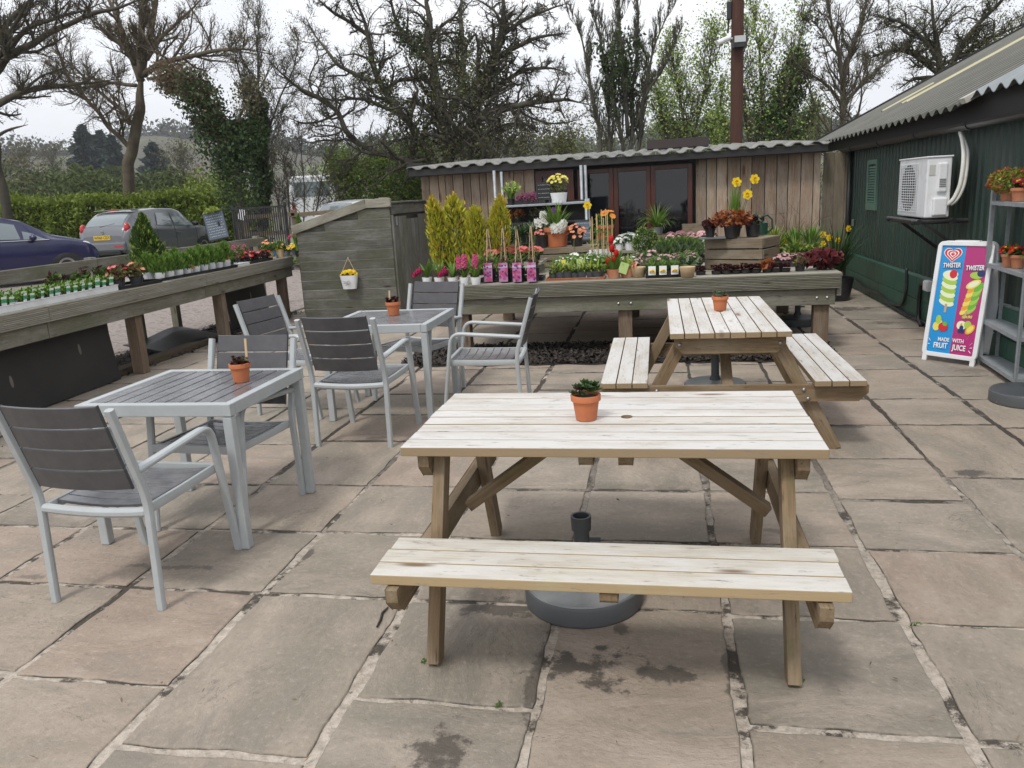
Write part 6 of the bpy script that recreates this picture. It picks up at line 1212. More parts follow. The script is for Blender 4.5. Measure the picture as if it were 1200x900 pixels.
s_ = thing('plant_stand', 'short dark post stand under the slim conifer beside the grey shed', 'stand', (c[0]-.03, 11.5, 0)); MB().box((0, 0, .36), (.10, .10, .72)).build('post', M['mossy_wood'], s_); MB().box((0, 0, .735), (.26, .26, .03)).build('top', M['mossy_wood'], s_)
c = AY(346, 290, 11.); t = potted('pink_white_tulips', 'pot of pink and white flowers at the shed end of the left bench', 'potted plant', (c[0]+.06, 10.95, LT), PB, [('leaf', straps(388, 26, .30, .017, .5, .6, .03, (0, 0, .07)), 'leaf_fresh'), ('white_flower', flowers(389, 5, (.06, .05, .08), (.0, -.02, .30), .035, 6), 'pet_white'), ('pink_flower', flowers(390, 6, (.10, .05, .10), (-.05, -.02, .20), .035, 6), 'pet_deep')])
# ------------------------------------------------------------------ cars
M['tyre'] = mat('tyre_rubber', (.013, .013, .013), .8); M['rim'] = mat('alloy_rim', (.42, .43, .44), .35, metal=.8); M['car_glass'] = mat('car_glass', (.13, .165, .175), .05, spec=.9, coat=.8)
M['lamp_red'] = mat('red_lamp_lens', (.45, .012, .012), .15, coat=.5); M['lamp_clear'] = mat('clear_lamp_lens', (.6, .62, .65), .1, coat=.5); M['plate_yellow'] = mat('yellow_plate', (.72, .48, .03), .5); M['trim_black'] = mat('black_car_trim', (.014, .014, .015), .5)
def car(name, label, loc, rz, paint, D):
    t = thing(name, label, 'car', loc, rz)
    X = np.array(D['x']); n = 90; xs = np.linspace(X[0], X[-1], n)
    def ch(k):
        v = np.interp(xs, X, D[k]); 
        for _ in range(2): v[1:-1] = (v[:-2]+2*v[1:-1]+v[2:])/4
        return v
    zl, zb, zt, wl, wb, wt = (ch(k) for k in ('zl', 'zb', 'zt', 'wl', 'wb', 'wt'))
    m = 8; keys = np.stack([np.stack([wl*.92, zl], 1), np.stack([wl, zl+.10], 1), np.stack([wb+.025, zl+(zb-zl)*.55], 1), np.stack([wb+.012, zl+(zb-zl)*.86], 1), np.stack([wb-.012, zb], 1), np.stack([wt+.03, zt-.075], 1), np.stack([wt-.04, zt-.018], 1), np.stack([wt*.45, zt+.004], 1), np.stack([wt*0, zt+.008], 1)], 1)   # n x 9 x 2
    per = 4; tt = np.linspace(0, 8, 8*per+1); K = keys
    def cr(s):
        i = min(int(s), 7); f = s-i; p0, p1, p2, p3 = K[:, max(i-1, 0)], K[:, i], K[:, i+1], K[:, min(i+2, 8)]; a = .5*(p2-p0)*.75; b = .5*(p3-p1)*.75
        return p1*(2*f**3-3*f**2+1)+a*(f**3-2*f**2+f)+p2*(-2*f**3+3*f**2)+b*(f**3-f**2)
    sec = np.stack([cr(s) for s in tt], 1); half = sec.shape[1]
    full = np.concatenate([sec, sec[:, -2::-1]*np.array([-1, 1])], 1); q = full.shape[1]
    V = np.zeros((n, q, 3)); V[:, :, 0] = xs[:, None]; V[:, :, 1] = -full[:, :, 0]; V[:, :, 2] = full[:, :, 1]
    i, j = np.meshgrid(np.arange(n-1), np.arange(q-1), indexing='ij'); F = np.stack([i*q+j, (i+1)*q+j, (i+1)*q+j+1, i*q+j+1], 2).reshape(-1, 4)
    b = MB().add(V.reshape(-1, 3), F[:, ::-1]); b.f.append(np.array([list(range(q))])); b.f.append(np.array([[(n-1)*q+k for k in range(q)][::-1]]))
    o = b.build('body', paint, t, smooth=True); o.modifiers.new('e', 'EDGE_SPLIT').split_angle = radians(50)
    MB().box(((X[0]+X[-1])/2, 0, zl.min()+.02), ((X[-1]-X[0])*.93, wl.max()*1.7, .14)).build('underbody', M['trim_black'], t)
    def at(x, a): return np.interp(x, xs, a)
    def side(x, f, s, o=.007): 
        y = at(x, wb)-.012+(at(x, wt)+.03-at(x, wb)+.012)*f; z = at(x, zb)+(at(x, zt)-.075-at(x, zb))*f; return (x, s*(y+o+.020*4*f*(1-f)), z+.0)
    for s in (-1, 1):
        for (x0, x1, f0, f1, k0, k1) in D['glass']:                      # x0..x1 along the waist, k0/k1 pull the top corners in
            g = MB(); nn = 10; mm = 5; V = [side((x0+(x1-x0)*u)+((k0*(1-u)+k1*u))*w, f0+(f1-f0)*w, s) for u in np.linspace(0, 1, nn) for w in np.linspace(0, 1, mm)]
            g.add(V, [((p*mm+r), ((p+1)*mm+r), ((p+1)*mm+r+1), (p*mm+r+1))[::1 if s < 0 else -1] for p in range(nn-1) for r in range(mm-1)]); g.build('side_window', M['car_glass'], t, smooth=True)
    for (x0, x1, nm) in D['screens']:
        g = MB(); nn = 12; mm = 9; V = []
        for x in np.linspace(x0, x1, nn):
            w = at(x, wt)-.075+ (0.06*(at(x, wb)-at(x, wt)))
            for v in np.linspace(-1, 1, mm): V.append((x, v*w, at(x, zt)+.014-.018*abs(v)**3))
        g.add(V, [(p*mm+r, (p+1)*mm+r, (p+1)*mm+r+1, p*mm+r+1) for p in range(nn-1) for r in range(mm-1)]); g.build(nm, M['car_glass'], t, smooth=True)
    R = D['wheel']
    for x in D['axles']:
        for s in (-1, 1):
            y = s*(wb.max()-.085)
            ar = MB().lathe([(0, 0), (R*1.16, 0), (R*1.16, .03), (0, .03)], 28).xf(Matrix.Translation((x, s*(wb.max()+.012)-(.03 if s > 0 else 0), R*1.02)) @ Matrix.Rotation(-pi/2, 4, 'X')); ar.build('wheel_arch', M['trim_black'], t)
            w = bpy.data.objects.new('wheel', None); C.objects.link(w); w.parent = t; w.location = (x, y+s*.03, R)
            MB().lathe([(R*.62, -.09), (R*.95, -.095), (R, -.07), (R, .07), (R*.95, .095), (R*.62, .09)], 28).xf(Matrix.Rotation(pi/2, 4, 'X')).build('tyre', M['tyre'], w, smooth=True)
            r_ = MB().lathe([(0, .055), (R*.15, .055), (R*.2, .04), (R*.56, .075), (R*.64, .085)], 20).xf(Matrix.Rotation(-s*pi/2, 4, 'X')); r_.build('rim', M['rim'], w, smooth=True)
    for (xm, zm) in [D['mirror']]:
        for s in (-1, 1): MB().ball((xm, s*(at(xm, wb)+.12), zm), .10, 12, 8, (.75, 1.1, .72)).build('door_mirror', D.get('mirror_mat', paint), t, smooth=True)
    for xh in D['handles']:
        for s in (-1, 1): MB().box((xh, s*(at(xh, wb)+.026), at(xh, zl)+(at(xh, zb)-at(xh, zl))*.80), (.20, .03, .035)).build('door_handle', paint, t, bevel=.008)
    for xd in D['doors']:                                               # shut lines
        for s in (-1, 1):
            ii = int(np.argmin(abs(xs-xd))); P = [(xd+.0*k, -s*-1*(sec[ii, k, 0]+.0015), sec[ii, k, 1]) for k in range(2, 18)]; MB().tube(P, .0045, 4).build('shut_line', M['trim_black'], t)
    return t
paint_grey = mat('grey_car_paint', (.125, .133, .145), .35, metal=.2, coat=.7); paint_blue = mat('dark_blue_car_paint', (.006, .008, .055), .3, metal=.0, coat=.6); paint_white = mat('white_car_paint', (.7, .71, .72), .35, coat=.6)
JUKE = dict(x=[-2.06, -2.02, -1.95, -1.75, -1.45, -1.1, -.4, .3, .62, 1.12, 1.35, 1.75, 1.98, 2.06], zl=[.42, .34, .30, .27, .25, .24, .24, .24, .24, .25, .27, .29, .34, .42], zb=[.80, .98, 1.02, 1.06, 1.06, 1.05, 1.0, .97, .96, .96, .95, .90, .82, .70],
            zt=[.88, 1.04, 1.10, 1.30, 1.485, 1.54, 1.575, 1.55, 1.47, 1.10, 1.04, .98, .88, .74], wl=[.70, .78, .82, .86, .87, .86, .85, .85, .85, .86, .87, .85, .78, .68], wb=[.66, .76, .80, .86, .87, .855, .845, .845, .85, .86, .86, .83, .76, .66], wt=[.60, .66, .66, .62, .60, .60, .61, .61, .61, .66, .68, .68, .62, .52],
            glass=[(-.78, -.05, .12, .86, .18, -.02), (.02, 1.0, .10, .88, 0, -.42)], screens=[(-1.92, -1.50, 'rear_window'), (.66, 1.10, 'windscreen')], axles=(-1.25, 1.28), wheel=.335, mirror=(.82, 1.06), mirror_mat=M['trim_black'], handles=(.12,), doors=(-.02, .98, -.85))
_j = AY(128, 270, 19.9); jr = radians(88)
juke = car('parked_car', 'grey crossover car parked facing away, its yellow rear number plate showing', (_j[0]+.05, 19.9+1.75, float(gz(_j[0], 20))), jr, paint_grey, JUKE)
def juke_extras(t):
    for s in (-1, 1): MB().ball((-1.89, s*.70, 1.05), .13, 12, 8, (.8, .62, 1.25)).build('tail_lamp', M['lamp_red'], t, smooth=True)
    MB().box((-1.46, 0, 1.545), (.06, .34, .035)).build('brake_lamp', M['lamp_red'], t, bevel=.006); MB().beam((-1.38, -.6, 1.55), (-1.38, .6, 1.55), .22, .03).build('spoiler', paint_grey, t, bevel=.01)
    MB().beam((-1.86, -.30, 1.19), (-1.93, .12, 1.115), .03, .02).build('rear_wiper', M['trim_black'], t)
    pl = MB().box((-2.068, 0, .83), (.012, .52, .115)).build('number_plate', M['plate_yellow'], t)
    o = text('WF60 CEX', .105, M['trim_black'], 'plate_lettering', pl, (0, 0, 0), 1, 0, 0, .001); o.matrix_local = Matrix.Translation((-2.0755, 0, .83)) @ Matrix.Rotation(-pi/2, 4, 'Z') @ Matrix.Rotation(pi/2, 4, 'X') @ Matrix.Diagonal((.98, 1, 1, 1))
    MB().beam((-2.04, -.72, .58), (-2.04, .72, .58), .14, .26).build('bumper', paint_grey, t, bevel=.05); MB().box((-2.06, 0, .42), (.14, 1.1, .12)).build('bumper_insert', M['trim_black'], t, bevel=.02)
    for s in (-1, 1): MB().box((-2.115, s*.52, .60), (.01, .26, .05)).build('reflector', M['lamp_red'], t)
    MB().lathe([(.05, 0), (.05, .012), (.04, .012), (.04, 0)], 16).xf(Matrix.Translation((-2.045, 0, .98)) @ Matrix.Rotation(-pi/2, 4, 'Y')).build('badge', M['rim'], t)
juke_extras(juke)
HATCH = dict(x=[-1.95, -1.9, -1.8, -1.5, -1.1, -.5, .1, .5, 1.05, 1.35, 1.7, 1.9, 1.97], zl=[.4, .33, .28, .24, .22, .22, .22, .22, .23, .25, .28, .33, .4], zb=[.8, .95, .99, 1.0, .98, .95, .92, .91, .90, .88, .80, .70, .60],
             zt=[.9, 1.02, 1.12, 1.38, 1.45, 1.48, 1.46, 1.36, 1.02, .95, .86, .74, .62], wl=[.66, .76, .80, .83, .83, .82, .82, .82, .83, .83, .80, .72, .62], wb=[.62, .74, .79, .83, .83, .82, .82, .82, .83, .82, .78, .69, .58], wt=[.56, .62, .62, .58, .58, .59, .59, .59, .66, .68, .64, .56, .46],
             glass=[(-1.25, -.52, .12, .86, .2, .02), (-.42, .40, .10, .88, 0, -.05), (.46, .95, .08, .55, 0, -.28)], screens=[(-1.82, -1.45, 'rear_window'), (.50, 1.06, 'windscreen')], axles=(-1.2, 1.22), wheel=.30, mirror=(.62, .98), mirror_mat=None, handles=(-.28,), doors=(-.47, .62))
HATCH['mirror_mat'] = paint_blue
_b = AY(110, 300, 17.2)
blue = car('parked_car', 'dark blue hatchback parked beyond the left display bench, nose to the right', (_b[0]-1.22, 17.05-1.45, float(gz(_b[0], 16))+.05), radians(52), paint_blue, HATCH)
for s in (-1, 1):
    MB().ball((1.66, s*.60, .74), .14, 12, 8, (1.3, .7, .62)).build('headlamp', M['lamp_clear'], blue, smooth=True); P = [(x, s*(np.interp(x, HATCH['x'], HATCH['wb'])+.004), np.interp(x, HATCH['x'], HATCH['zb'])+.008) for x in np.linspace(-1.3, .95, 16)]; MB().tube(P, .012, 5).build('waist_trim', M['rim'], blue)
W2 = dict(HATCH); W2['mirror_mat'] = paint_white; _w = AY(430, 242, 24.5)
car('parked_car', 'pale car whose roof just shows behind the grey garden shed', (_w[0], 24.5, float(gz(_w[0], 24.5))+.08), radians(75), paint_white, W2)
def van():
    a = AY(366, 226, 34.); z0 = a[2]-1.75; t = thing('white_van', 'tall white van half hidden by brown scrub beyond the fence', 'van', (a[0], 34., z0), radians(24))
    b = MB(); pr = [(-1.0, .3), (1.0, .3), (1.0, 1.75), (.92, 2.35), (.80, 2.5), (-.80, 2.5), (-.92, 2.35), (-1.0, 1.75)]; b.prism(pr, 5.2, Matrix.Translation((0, 5.2, 0)) @ Matrix.Rotation(pi/2, 4, 'X')); b.build('body', paint_white, t, bevel=.08)
    MB().box((0, -.005, 1.92), (1.55, .03, .62)).build('rear_window', M['car_glass'], t, bevel=.01)
    for s in (-1, 1): MB().box((s*.985, 2.2, 1.95), (.03, 3.6, .5)).build('side_window', M['car_glass'], t); MB().box((s*.85, -.01, 1.1), (.14, .04, .4)).build('tail_lamp', M['lamp_red'], t)
    for x in (-.8, .8):
        for y in (1., 4.2): MB().lathe([(0, -.1), (.33, -.1), (.33, .1), (0, .1)], 18).xf(Matrix.Translation((x, y, .33)) @ Matrix.Rotation(pi/2, 4, 'Y')).build('wheel', M['tyre'], t)
van()
# ------------------------------------------------------------------ fences and sign beyond the car park
pf = thing('post_rail_fence', 'brown wooden post and rail fence beyond the car park', 'fence', (0, 0, 0)); M['fence_wood'] = wood('brown_fence_rail', (.20, .15, .10), (.12, .09, .06), grey=(.25, .21, .16), isl=.15)
_f = [AY(px, 270, 18.6)[0] for px in (289, 347, 405, 462)]; zg = .22
for k in range(4): MB().beam((_f[k], 18.6, zg-.1), (_f[k], 18.6, zg+1.32), .11, .11, up=(0, 1, 0)).build('post', M['fence_wood'], pf, bevel=.006)
for k in range(3):
    for z in (.35, .78, 1.2): MB().beam((_f[k]-.05, 18.53, zg+z), (_f[k+1]+.05, 18.53, zg+z+.03), .04, .10).build('rail', M['fence_wood'], pf, bevel=.004)
MB().beam((_f[0]+.02, 18.5, zg+1.4), (_f[0]-.06, 18.48, zg+1.16), .02, .16).build('notice', M['white_plastic'], pf)
rg = thing('metal_railing', 'black metal railing with upright bars beside the ivy clad tree', 'railing', (0, 0, 0)); x0, x1 = AY(274, 260, 18.)[0], AY(335, 260, 18.)[0]
for z in (.18, 1.42): MB().beam((x0, 18, zg+z), (x1, 18, zg+z), .03, .04).build('rail', M['black_plastic'], rg)
for k in range(25): x = x0+(x1-x0)*k/24; MB().beam((x, 18, zg+.1), (x, 18, zg+1.45), .022, .022, up=(0, 1, 0)).build('bar', M['black_plastic'], rg)
for x in (x0, x1): MB().beam((x, 18.03, zg-.1), (x, 18.03, zg+1.52), .06, .06, up=(0, 1, 0)).build('post', M['black_plastic'], rg)
a = AY(255, 264, 16.8); bbs = chalk_sign('slate blue notice board with white writing standing beyond the grey car', (a[0], 16.8, a[2]-.33), .46, .60, .25, .12, 'slate_board', .03, 9, 9); bbs.rotation_euler = (0, radians(-9), .25)
MB().beam((.08, .05, -1.0), (.08, .05, .40), .05, .04, up=(0, 1, 0)).build('post', M['black_plastic'], bbs)
a = AY(250, 249, 16.9); bush(400, 60, (.16, .08, .06), .05, (0, 0, .68)).build('moss_tuft', M['leaf_yellowgreen'], bbs)
# ------------------------------------------------------------------ trees
for nm, a, b in (('bark_brown', (.075, .058, .042), (.11, .10, .065)), ('bark_dark', (.044, .037, .028), (.075, .069, .043)), ('bark_grey', (.060, .055, .043), (.09, .088, .06)), ('bark_red', (.072, .051, .037), (.115, .10, .062))): M[nm] = mat(nm, a, .9, var=b, vscale=2.5, bump=.02, bscale=14)
class Tree:
    def __init__(s, name, label, Yd, base, bark, seed, cat='tree', group=None):
        s.Y = Yd; s.g = np.random.default_rng(seed); s.o = base; s.bark = bark; s.mb = MB(); s.tw = MB(); s.tips = []; s.limbs = []
        s.t = thing(name, label, cat, base, 0, group)
    def pt(s, px, py, dy=0.): return AY(px, py, s.Y+dy)-np.asarray(s.o)
    def limb(s, P, r0, r1, dy=0., nch=8, cl=.34, lev=2, start=.25, n=8, up=.08, ang=.75, wig=.10):
        """P photo points of one limb; it leans dy metres nearer or farther by its tip"""
        k = len(P); Q = np.array([s.pt(px, py, dy*(i/(k-1))**1.3) for i, (px, py) in enumerate(P)]); m = (k-1)*4+1; T = np.linspace(0, k-1, m); R = np.column_stack([np.interp(T, np.arange(k), Q[:, c]) for c in range(3)])
        L = np.linalg.norm(np.diff(R, axis=0), axis=1).sum(); sc = s.Y/FPX*.72
        R[1:-1] += s.g.normal(0, .016*min(L, 4.5), (m-2, 3))*np.array([1, 1, .6])
        for _ in range(3): R[1:-1] = (R[:-2]+2*R[1:-1]+R[2:])/4
        rr = np.linspace(r0*sc, r1*sc, m)*np.interp(np.linspace(0, 1, m), [0, .72, 1], [1, 1, .3]); s.mb.tube(R, rr, n); s.limbs.append((R, rr)); s.kids(R, rr, L, nch, cl, lev, start, up, ang, wig); return R
    def kids(s, R, rr, L, nch, cl, lev, start, up, ang, wig):
        m = len(R)
        for c in range(nch):
            t = start+(1-start)*(c+s.g.random())/nch; i = min(m-2, int(t*(m-1))); d = _n(R[i+1]-R[i]); a = _n(np.cross(d, s.g.normal(size=3))); th = ang*s.g.uniform(.65, 1.35)
            s.grow(R[i], _n(d*cos(th)+a*sin(th)+np.array([0, 0, up*2])), L*cl*(1.15-.6*t)*s.g.uniform(.6, 1.25), rr[i]*.55, lev, up, ang, wig)
    def grow(s, p, d, L, r, lev, up, ang, wig):
        n = 6 if lev > 0 else 4; R = [np.array(p)]; P = np.array(p, float)
        for k in range(n): d = _n(d+s.g.normal(0, wig*1.9, 3)+np.array([0, 0, up])); P = P+d*L/n; R.append(P)
        R = np.array(R); r = max(r, .006); rr = np.linspace(r, max(r*.35, .0026), n+1)
        (s.mb if lev > 1 else s.tw).tube(R, rr, 5 if lev > 1 else (4 if lev == 1 else 3), cap=False)
        if lev > 0: s.kids(R, rr, L, s.nk[lev], .58, lev-1, .15, up, ang, wig)
        else: s.tips += [R[-1], R[-2], R[2]]
    nk = {1: 8, 2: 7, 3: 5}
    def leaves(s, n, size, m, jit=.25, name='buds', asp=.5):
        if not s.tips: return
        T = np.array(s.tips); P = T[s.g.integers(0, len(T), n)]+s.g.normal(0, jit, (n, 3)); U = rnd_dirs(s.g, n); Wv = np.cross(U, rnd_dirs(s.g, n)); Wv /= np.linalg.norm(Wv, axis=1)[:, None]; k = size*(.5+s.g.random(n))[:, None]
        MB().quads(P, U*k, Wv*k*asp).build(name, M[m], s.t)
    def ivy(s, n, size, rad, m='leaf_ivy', limbs=None, t0=0., t1=1., name='ivy', lump=.6, grow=0.):
        out = []
        for li in (limbs if limbs is not None else range(len(s.limbs))):
            R, rr = s.limbs[li]; q = n//max(1, len(limbs) if limbs is not None else len(s.limbs)); T = t0+(t1-t0)*s.g.random(q); x = T*(len(R)-1); c = np.column_stack([np.interp(x, np.arange(len(R)), R[:, k]) for k in range(3)]); rb = np.interp(x, np.arange(len(R)), rr)
            k = 1+lump*np.sin(T*17+li*2)*np.sin(T*41+li); k = np.maximum(k, .25)*(1+grow*(T-t0)); d = rnd_dirs(s.g, q); out.append(c+d*(rb+rad*k*np.cbrt(s.g.random(q)))[:, None])
        P = np.concatenate(out); nn = len(P); U = rnd_dirs(s.g, nn)+np.array([0, 0, -.4]); U /= np.linalg.norm(U, axis=1)[:, None]; Wv = np.cross(U, rnd_dirs(s.g, nn)); Wv /= np.linalg.norm(Wv, axis=1)[:, None]+1e-9; k = size*(.6+.8*s.g.random(nn))[:, None]
        MB().quads(P, U*k, Wv*k*.6).build(name, M[m], s.t)
    def done(s):
        s.mb.build('trunk', M[s.bark], s.t, smooth=True)
        if s.tw.n: s.tw.build('crown', M[s.bark], s.t)
def gbase(px, Yd, py=230): a = AY(px, py, Yd); return (a[0], Yd, float(gz(a[0], Yd))-.1)
# tree whose limbs come in from the left edge
T = Tree('bare_tree', 'dark bare tree reaching in from the left edge above the hedge', 16.5, gbase(0, 16.5), 'bark_dark', 1)
T.limb([(14, 300), (8, 240), (1, 205), (-7, 165), (-16, 130), (-22, 90)], 9, 8, 0, 0)
T.limb([(-22, 100), (-6, 82), (8, 66), (30, 52), (62, 36), (105, 16), (150, 2), (190, -6)], 8, 2, -.5, 14, .30, 2, .15); T.limb([(-22, 135), (0, 122), (22, 110), (45, 104), (75, 100), (110, 97), (142, 93)], 7, 1.6, .6, 13, .26, 2, .1)
T.limb([(4, 68), (18, 46), (45, 26), (70, 20), (100, 12), (125, 2)], 5, 1.5, .8, 10, .3); T.limb([(-22, 90), (0, 40), (25, 10), (60, -25)], 6, 3, 1, 9, .3); T.limb([(-8, 162), (8, 153), (33, 146)], 3.5, 1.2, -.3, 3, .3, 0); T.limb([(-18, 85), (5, 58), (25, 20), (40, -10)], 5, 2, -1, 8, .3)
T.limb([(24, 108), (45, 90), (70, 82), (95, 70)], 2.4, .9, .4, 7, .35, 1)
T.leaves(3000, .016, 'leaf_twigbud', .08); T.done()
# sycamore behind the hedge
T = Tree('bare_sycamore', 'bare sycamore with forked brown trunk standing in the hedge behind the cars', 24., gbase(153, 24.), 'bark_red', 2)
T.limb([(153, 290), (152, 228), (151, 200), (153, 180), (160, 160), (164, 130), (166, 104), (167, 84)], 10.5, 8, 0, 0, n=12)
for P, r0, r1, dy, nc in (([(152, 172), (140, 160), (120, 140), (97, 112), (76, 86), (68, 60), (58, 30)], 4.5, 1.5, -1.5, 12), ([(155, 145), (140, 128), (120, 112), (102, 93), (75, 70), (42, 50)], 3.6, 1.3, 1., 12), ([(165, 95), (152, 62), (142, 38), (132, 10), (120, -24)], 6.5, 3, .8, 11), ([(166, 90), (164, 50), (167, 20), (170, -24)], 6.5, 3.5, -.8, 10), ([(167, 88), (175, 48), (181, 10), (184, -24)], 6.5, 3.5, 1.5, 10),
                          ([(168, 88), (190, 75), (215, 68), (250, 60), (285, 58), (318, 64)], 5.5, 1.4, -1., 15), ([(172, 70), (190, 42), (212, 25), (240, -8)], 4, 1.8, 1.2, 10), ([(160, 100), (135, 97), (105, 102), (75, 101), (45, 104), (22, 114)], 3.4, 1.2, .8, 12), ([(158, 76), (142, 52), (120, 33), (102, 18)], 3.4, 1.2, -1., 9), ([(172, 92), (195, 95), (215, 105), (235, 102)], 2.6, 1, .8, 8), ([(160, 140), (150, 150), (146, 118), (134, 96)], 2.6, 1, -1, 6)):
    T.limb(P, r0, r1, dy, int(nc*1.35), .33, 2, .12, wig=.12)
T.leaves(8000, .018, 'leaf_twigbud', .10); T.leaves(4000, .02, 'leaf_olive', .12, 'young_leaves'); T.done()
# ivy clad leaning tree beside the railing
T = Tree('ivy_clad_tree', 'leaning tree smothered in dark ivy beside the black railing', 21., gbase(282, 21.), 'bark_brown', 3)
T.limb([(284, 300), (282, 240), (276, 205), (264, 172), (248, 142), (234, 112), (222, 86)], 7, 3, -.5, 8, .18, 1, .5); T.limb([(240, 125), (220, 108), (205, 96), (196, 88)], 2.5, 1, .3, 6, .4, 1); T.limb([(262, 170), (280, 140), (292, 115), (300, 95)], 3, 1.2, .6, 7, .35, 1); T.limb([(270, 185), (285, 165), (292, 150)], 3, 1.2, 1., 4, .35, 1)
T.ivy(9000, .05, .50, 'leaf_ivy', [0, 3], .15, .95, lump=.55); T.ivy(4500, .045, .56, 'leaf_dark', [0, 3], .2, .9, 'ivy_new_growth', .35); T.ivy(2600, .04, .42, 'leaf_twigbud', [0, 1], .62, 1., 'old_leaves', .4, .6); T.ivy(1600, .05, .40, 'leaf_bramble', [0, 1, 2], .55, 1., 'dry_stems', .4, .4); T.done()
T = Tree('ivy_clad_tree', 'slender upright tree with ivy up its trunk, right of the leaning one', 22.5, gbase(308, 22.5), 'bark_grey', 4)
T.limb([(308, 300), (308, 240), (306, 190), (304, 150), (302, 105), (300, 60), (296, 10)], 3.6, 1.4, 0, 26, .24, 2, .25, up=.16, ang=.6); T.limb([(306, 190), (318, 150), (330, 110), (345, 70), (350, 40)], 2, .8, .8, 12, .3, 2, .2); T.limb([(305, 160), (290, 120), (278, 80), (270, 40)], 1.8, .8, -.8, 12, .3, 2, .2)
T.ivy(3200, .075, .20, 'leaf_ivy', [0], .1, .62); T.leaves(4000, .02, 'leaf_twigbud', .15); T.leaves(2500, .022, 'leaf_olive', .15, 'young_leaves'); T.done()
# the great ivy-cloaked oak behind the cabin
T = Tree('ancient_oak', 'huge spreading bare oak with ivy cloaked limbs rising behind the timber cabin', 24., gbase(530, 24.), 'bark_dark', 5)
for P, r0, r1, dy, nc in (([(512, 250), (504, 200), (478, 187), (440, 177), (410, 160), (396, 132), (376, 116), (350, 100), (330, 84), (312, 66)], 6.5, 1.6, -2., 22), ([(518, 250), (510, 190), (490, 160), (466, 130), (446, 100), (436, 70), (432, 40), (424, 12), (415, -16)], 7, 2.6, -1., 18), ([(528, 250), (525, 190), (520, 140), (510, 92), (500, 52), (503, 12), (498, -24)], 11, 4.5, .5, 16), ([(540, 250), (545, 190), (551, 142), (561, 110), (575, 80), (586, 50), (590, 18), (590, -24)], 11, 4.5, -.5, 16),
                          ([(547, 165), (564, 132), (590, 127), (614, 122), (640, 118), (666, 116), (694, 124)], 7, 1.6, -2., 20), ([(560, 112), (584, 104), (600, 88), (620, 80), (646, 78), (668, 86)], 5, 1.4, 1.5, 17), ([(575, 82), (590, 62), (614, 52), (640, 40), (668, 40)], 4.6, 1.4, -1., 15), ([(444, 96), (420, 90), (400, 80), (385, 60), (370, 44), (358, 18)], 4, 1.3, 1., 15), ([(588, 42), (610, 26), (636, 14), (664, 4)], 4, 1.5, 1.5, 13), ([(470, 134), (440, 120), (415, 113), (392, 119), (366, 112)], 3.6, 1.2, 1.5, 12),
                          ([(396, 132), (380, 142), (356, 146), (335, 136)], 2.4, 1, -1., 8), ([(432, 42), (410, 26), (388, 14), (364, -10)], 3.6, 1.5, -1, 11), ([(522, 150), (540, 110), (545, 70), (540, 30), (545, -20)], 7, 3, 2, 12), ([(505, 75), (478, 50), (462, 20), (455, -20)], 4.6, 2, 1, 12), ([(604, 124), (620, 140), (650, 146), (680, 140)], 2.2, .9, -1, 8), ([(546, 170), (580, 150), (600, 142), (640, 152)], 2.6, 1, 1, 8)):
    T.limb(P, r0, r1, dy, int(nc*1.25), .28, 2, .12, wig=.17, ang=.9, up=.03)
T.ivy(4500, .04, .40, 'leaf_ivy', [2, 3, 12], .10, .72, lump=.7); T.ivy(2200, .042, .26, 'leaf_ivy', [1, 13], .15, .6, 'ivy', .7); T.ivy(5500, .034, .75, 'leaf_bramble', [2, 3, 12], .14, .62, 'ivy_stems', .6); T.ivy(3500, .036, .55, 'leaf_olive', [1, 2, 3], .12, .65, 'ivy_new_growth', .6); T.leaves(2500, .016, 'leaf_twigbud', .08); T.done()
# poplars between oak and pole
T = Tree('bare_poplar', 'cluster of tall upright bare stems behind the middle of the cabin', 21., gbase(735, 21.), 'bark_grey', 6)
for P, r0, r1, dy in (([(732, 230), (730, 180), (726, 140), (714, 92), (700, 45), (690, -10)], 3.6, 1.2, -.5), ([(739, 230), (739, 180), (741, 130), (746, 80), (748, 30), (748, -20)], 3.8, 1.4, .3), ([(746, 230), (748, 180), (752, 130), (760, 82), (771, 40), (792, 2)], 3.2, 1.1, .8), ([(708, 230), (705, 180), (698, 130), (690, 90), (680, 50), (668, 10)], 3, 1.2, .5), ([(736, 160), (734, 110), (728, 60), (718, 0)], 3.4, 1.5, -1.), ([(745, 150), (758, 110), (780, 75), (800, 30)], 2.4, 1, -1), ([(712, 230), (716, 170), (712, 120), (716, 60), (730, 0)], 2.6, 1.2, 1.)): T.limb(P, r0, r1, dy, 28, .20, 2, .2, up=.22, ang=.5, wig=.08)
T.ivy(1800, .045, .26, 'leaf_ivy', [0, 1, 4], .42, .75, lump=.9); T.leaves(3000, .016, 'leaf_olive', .08); T.done()
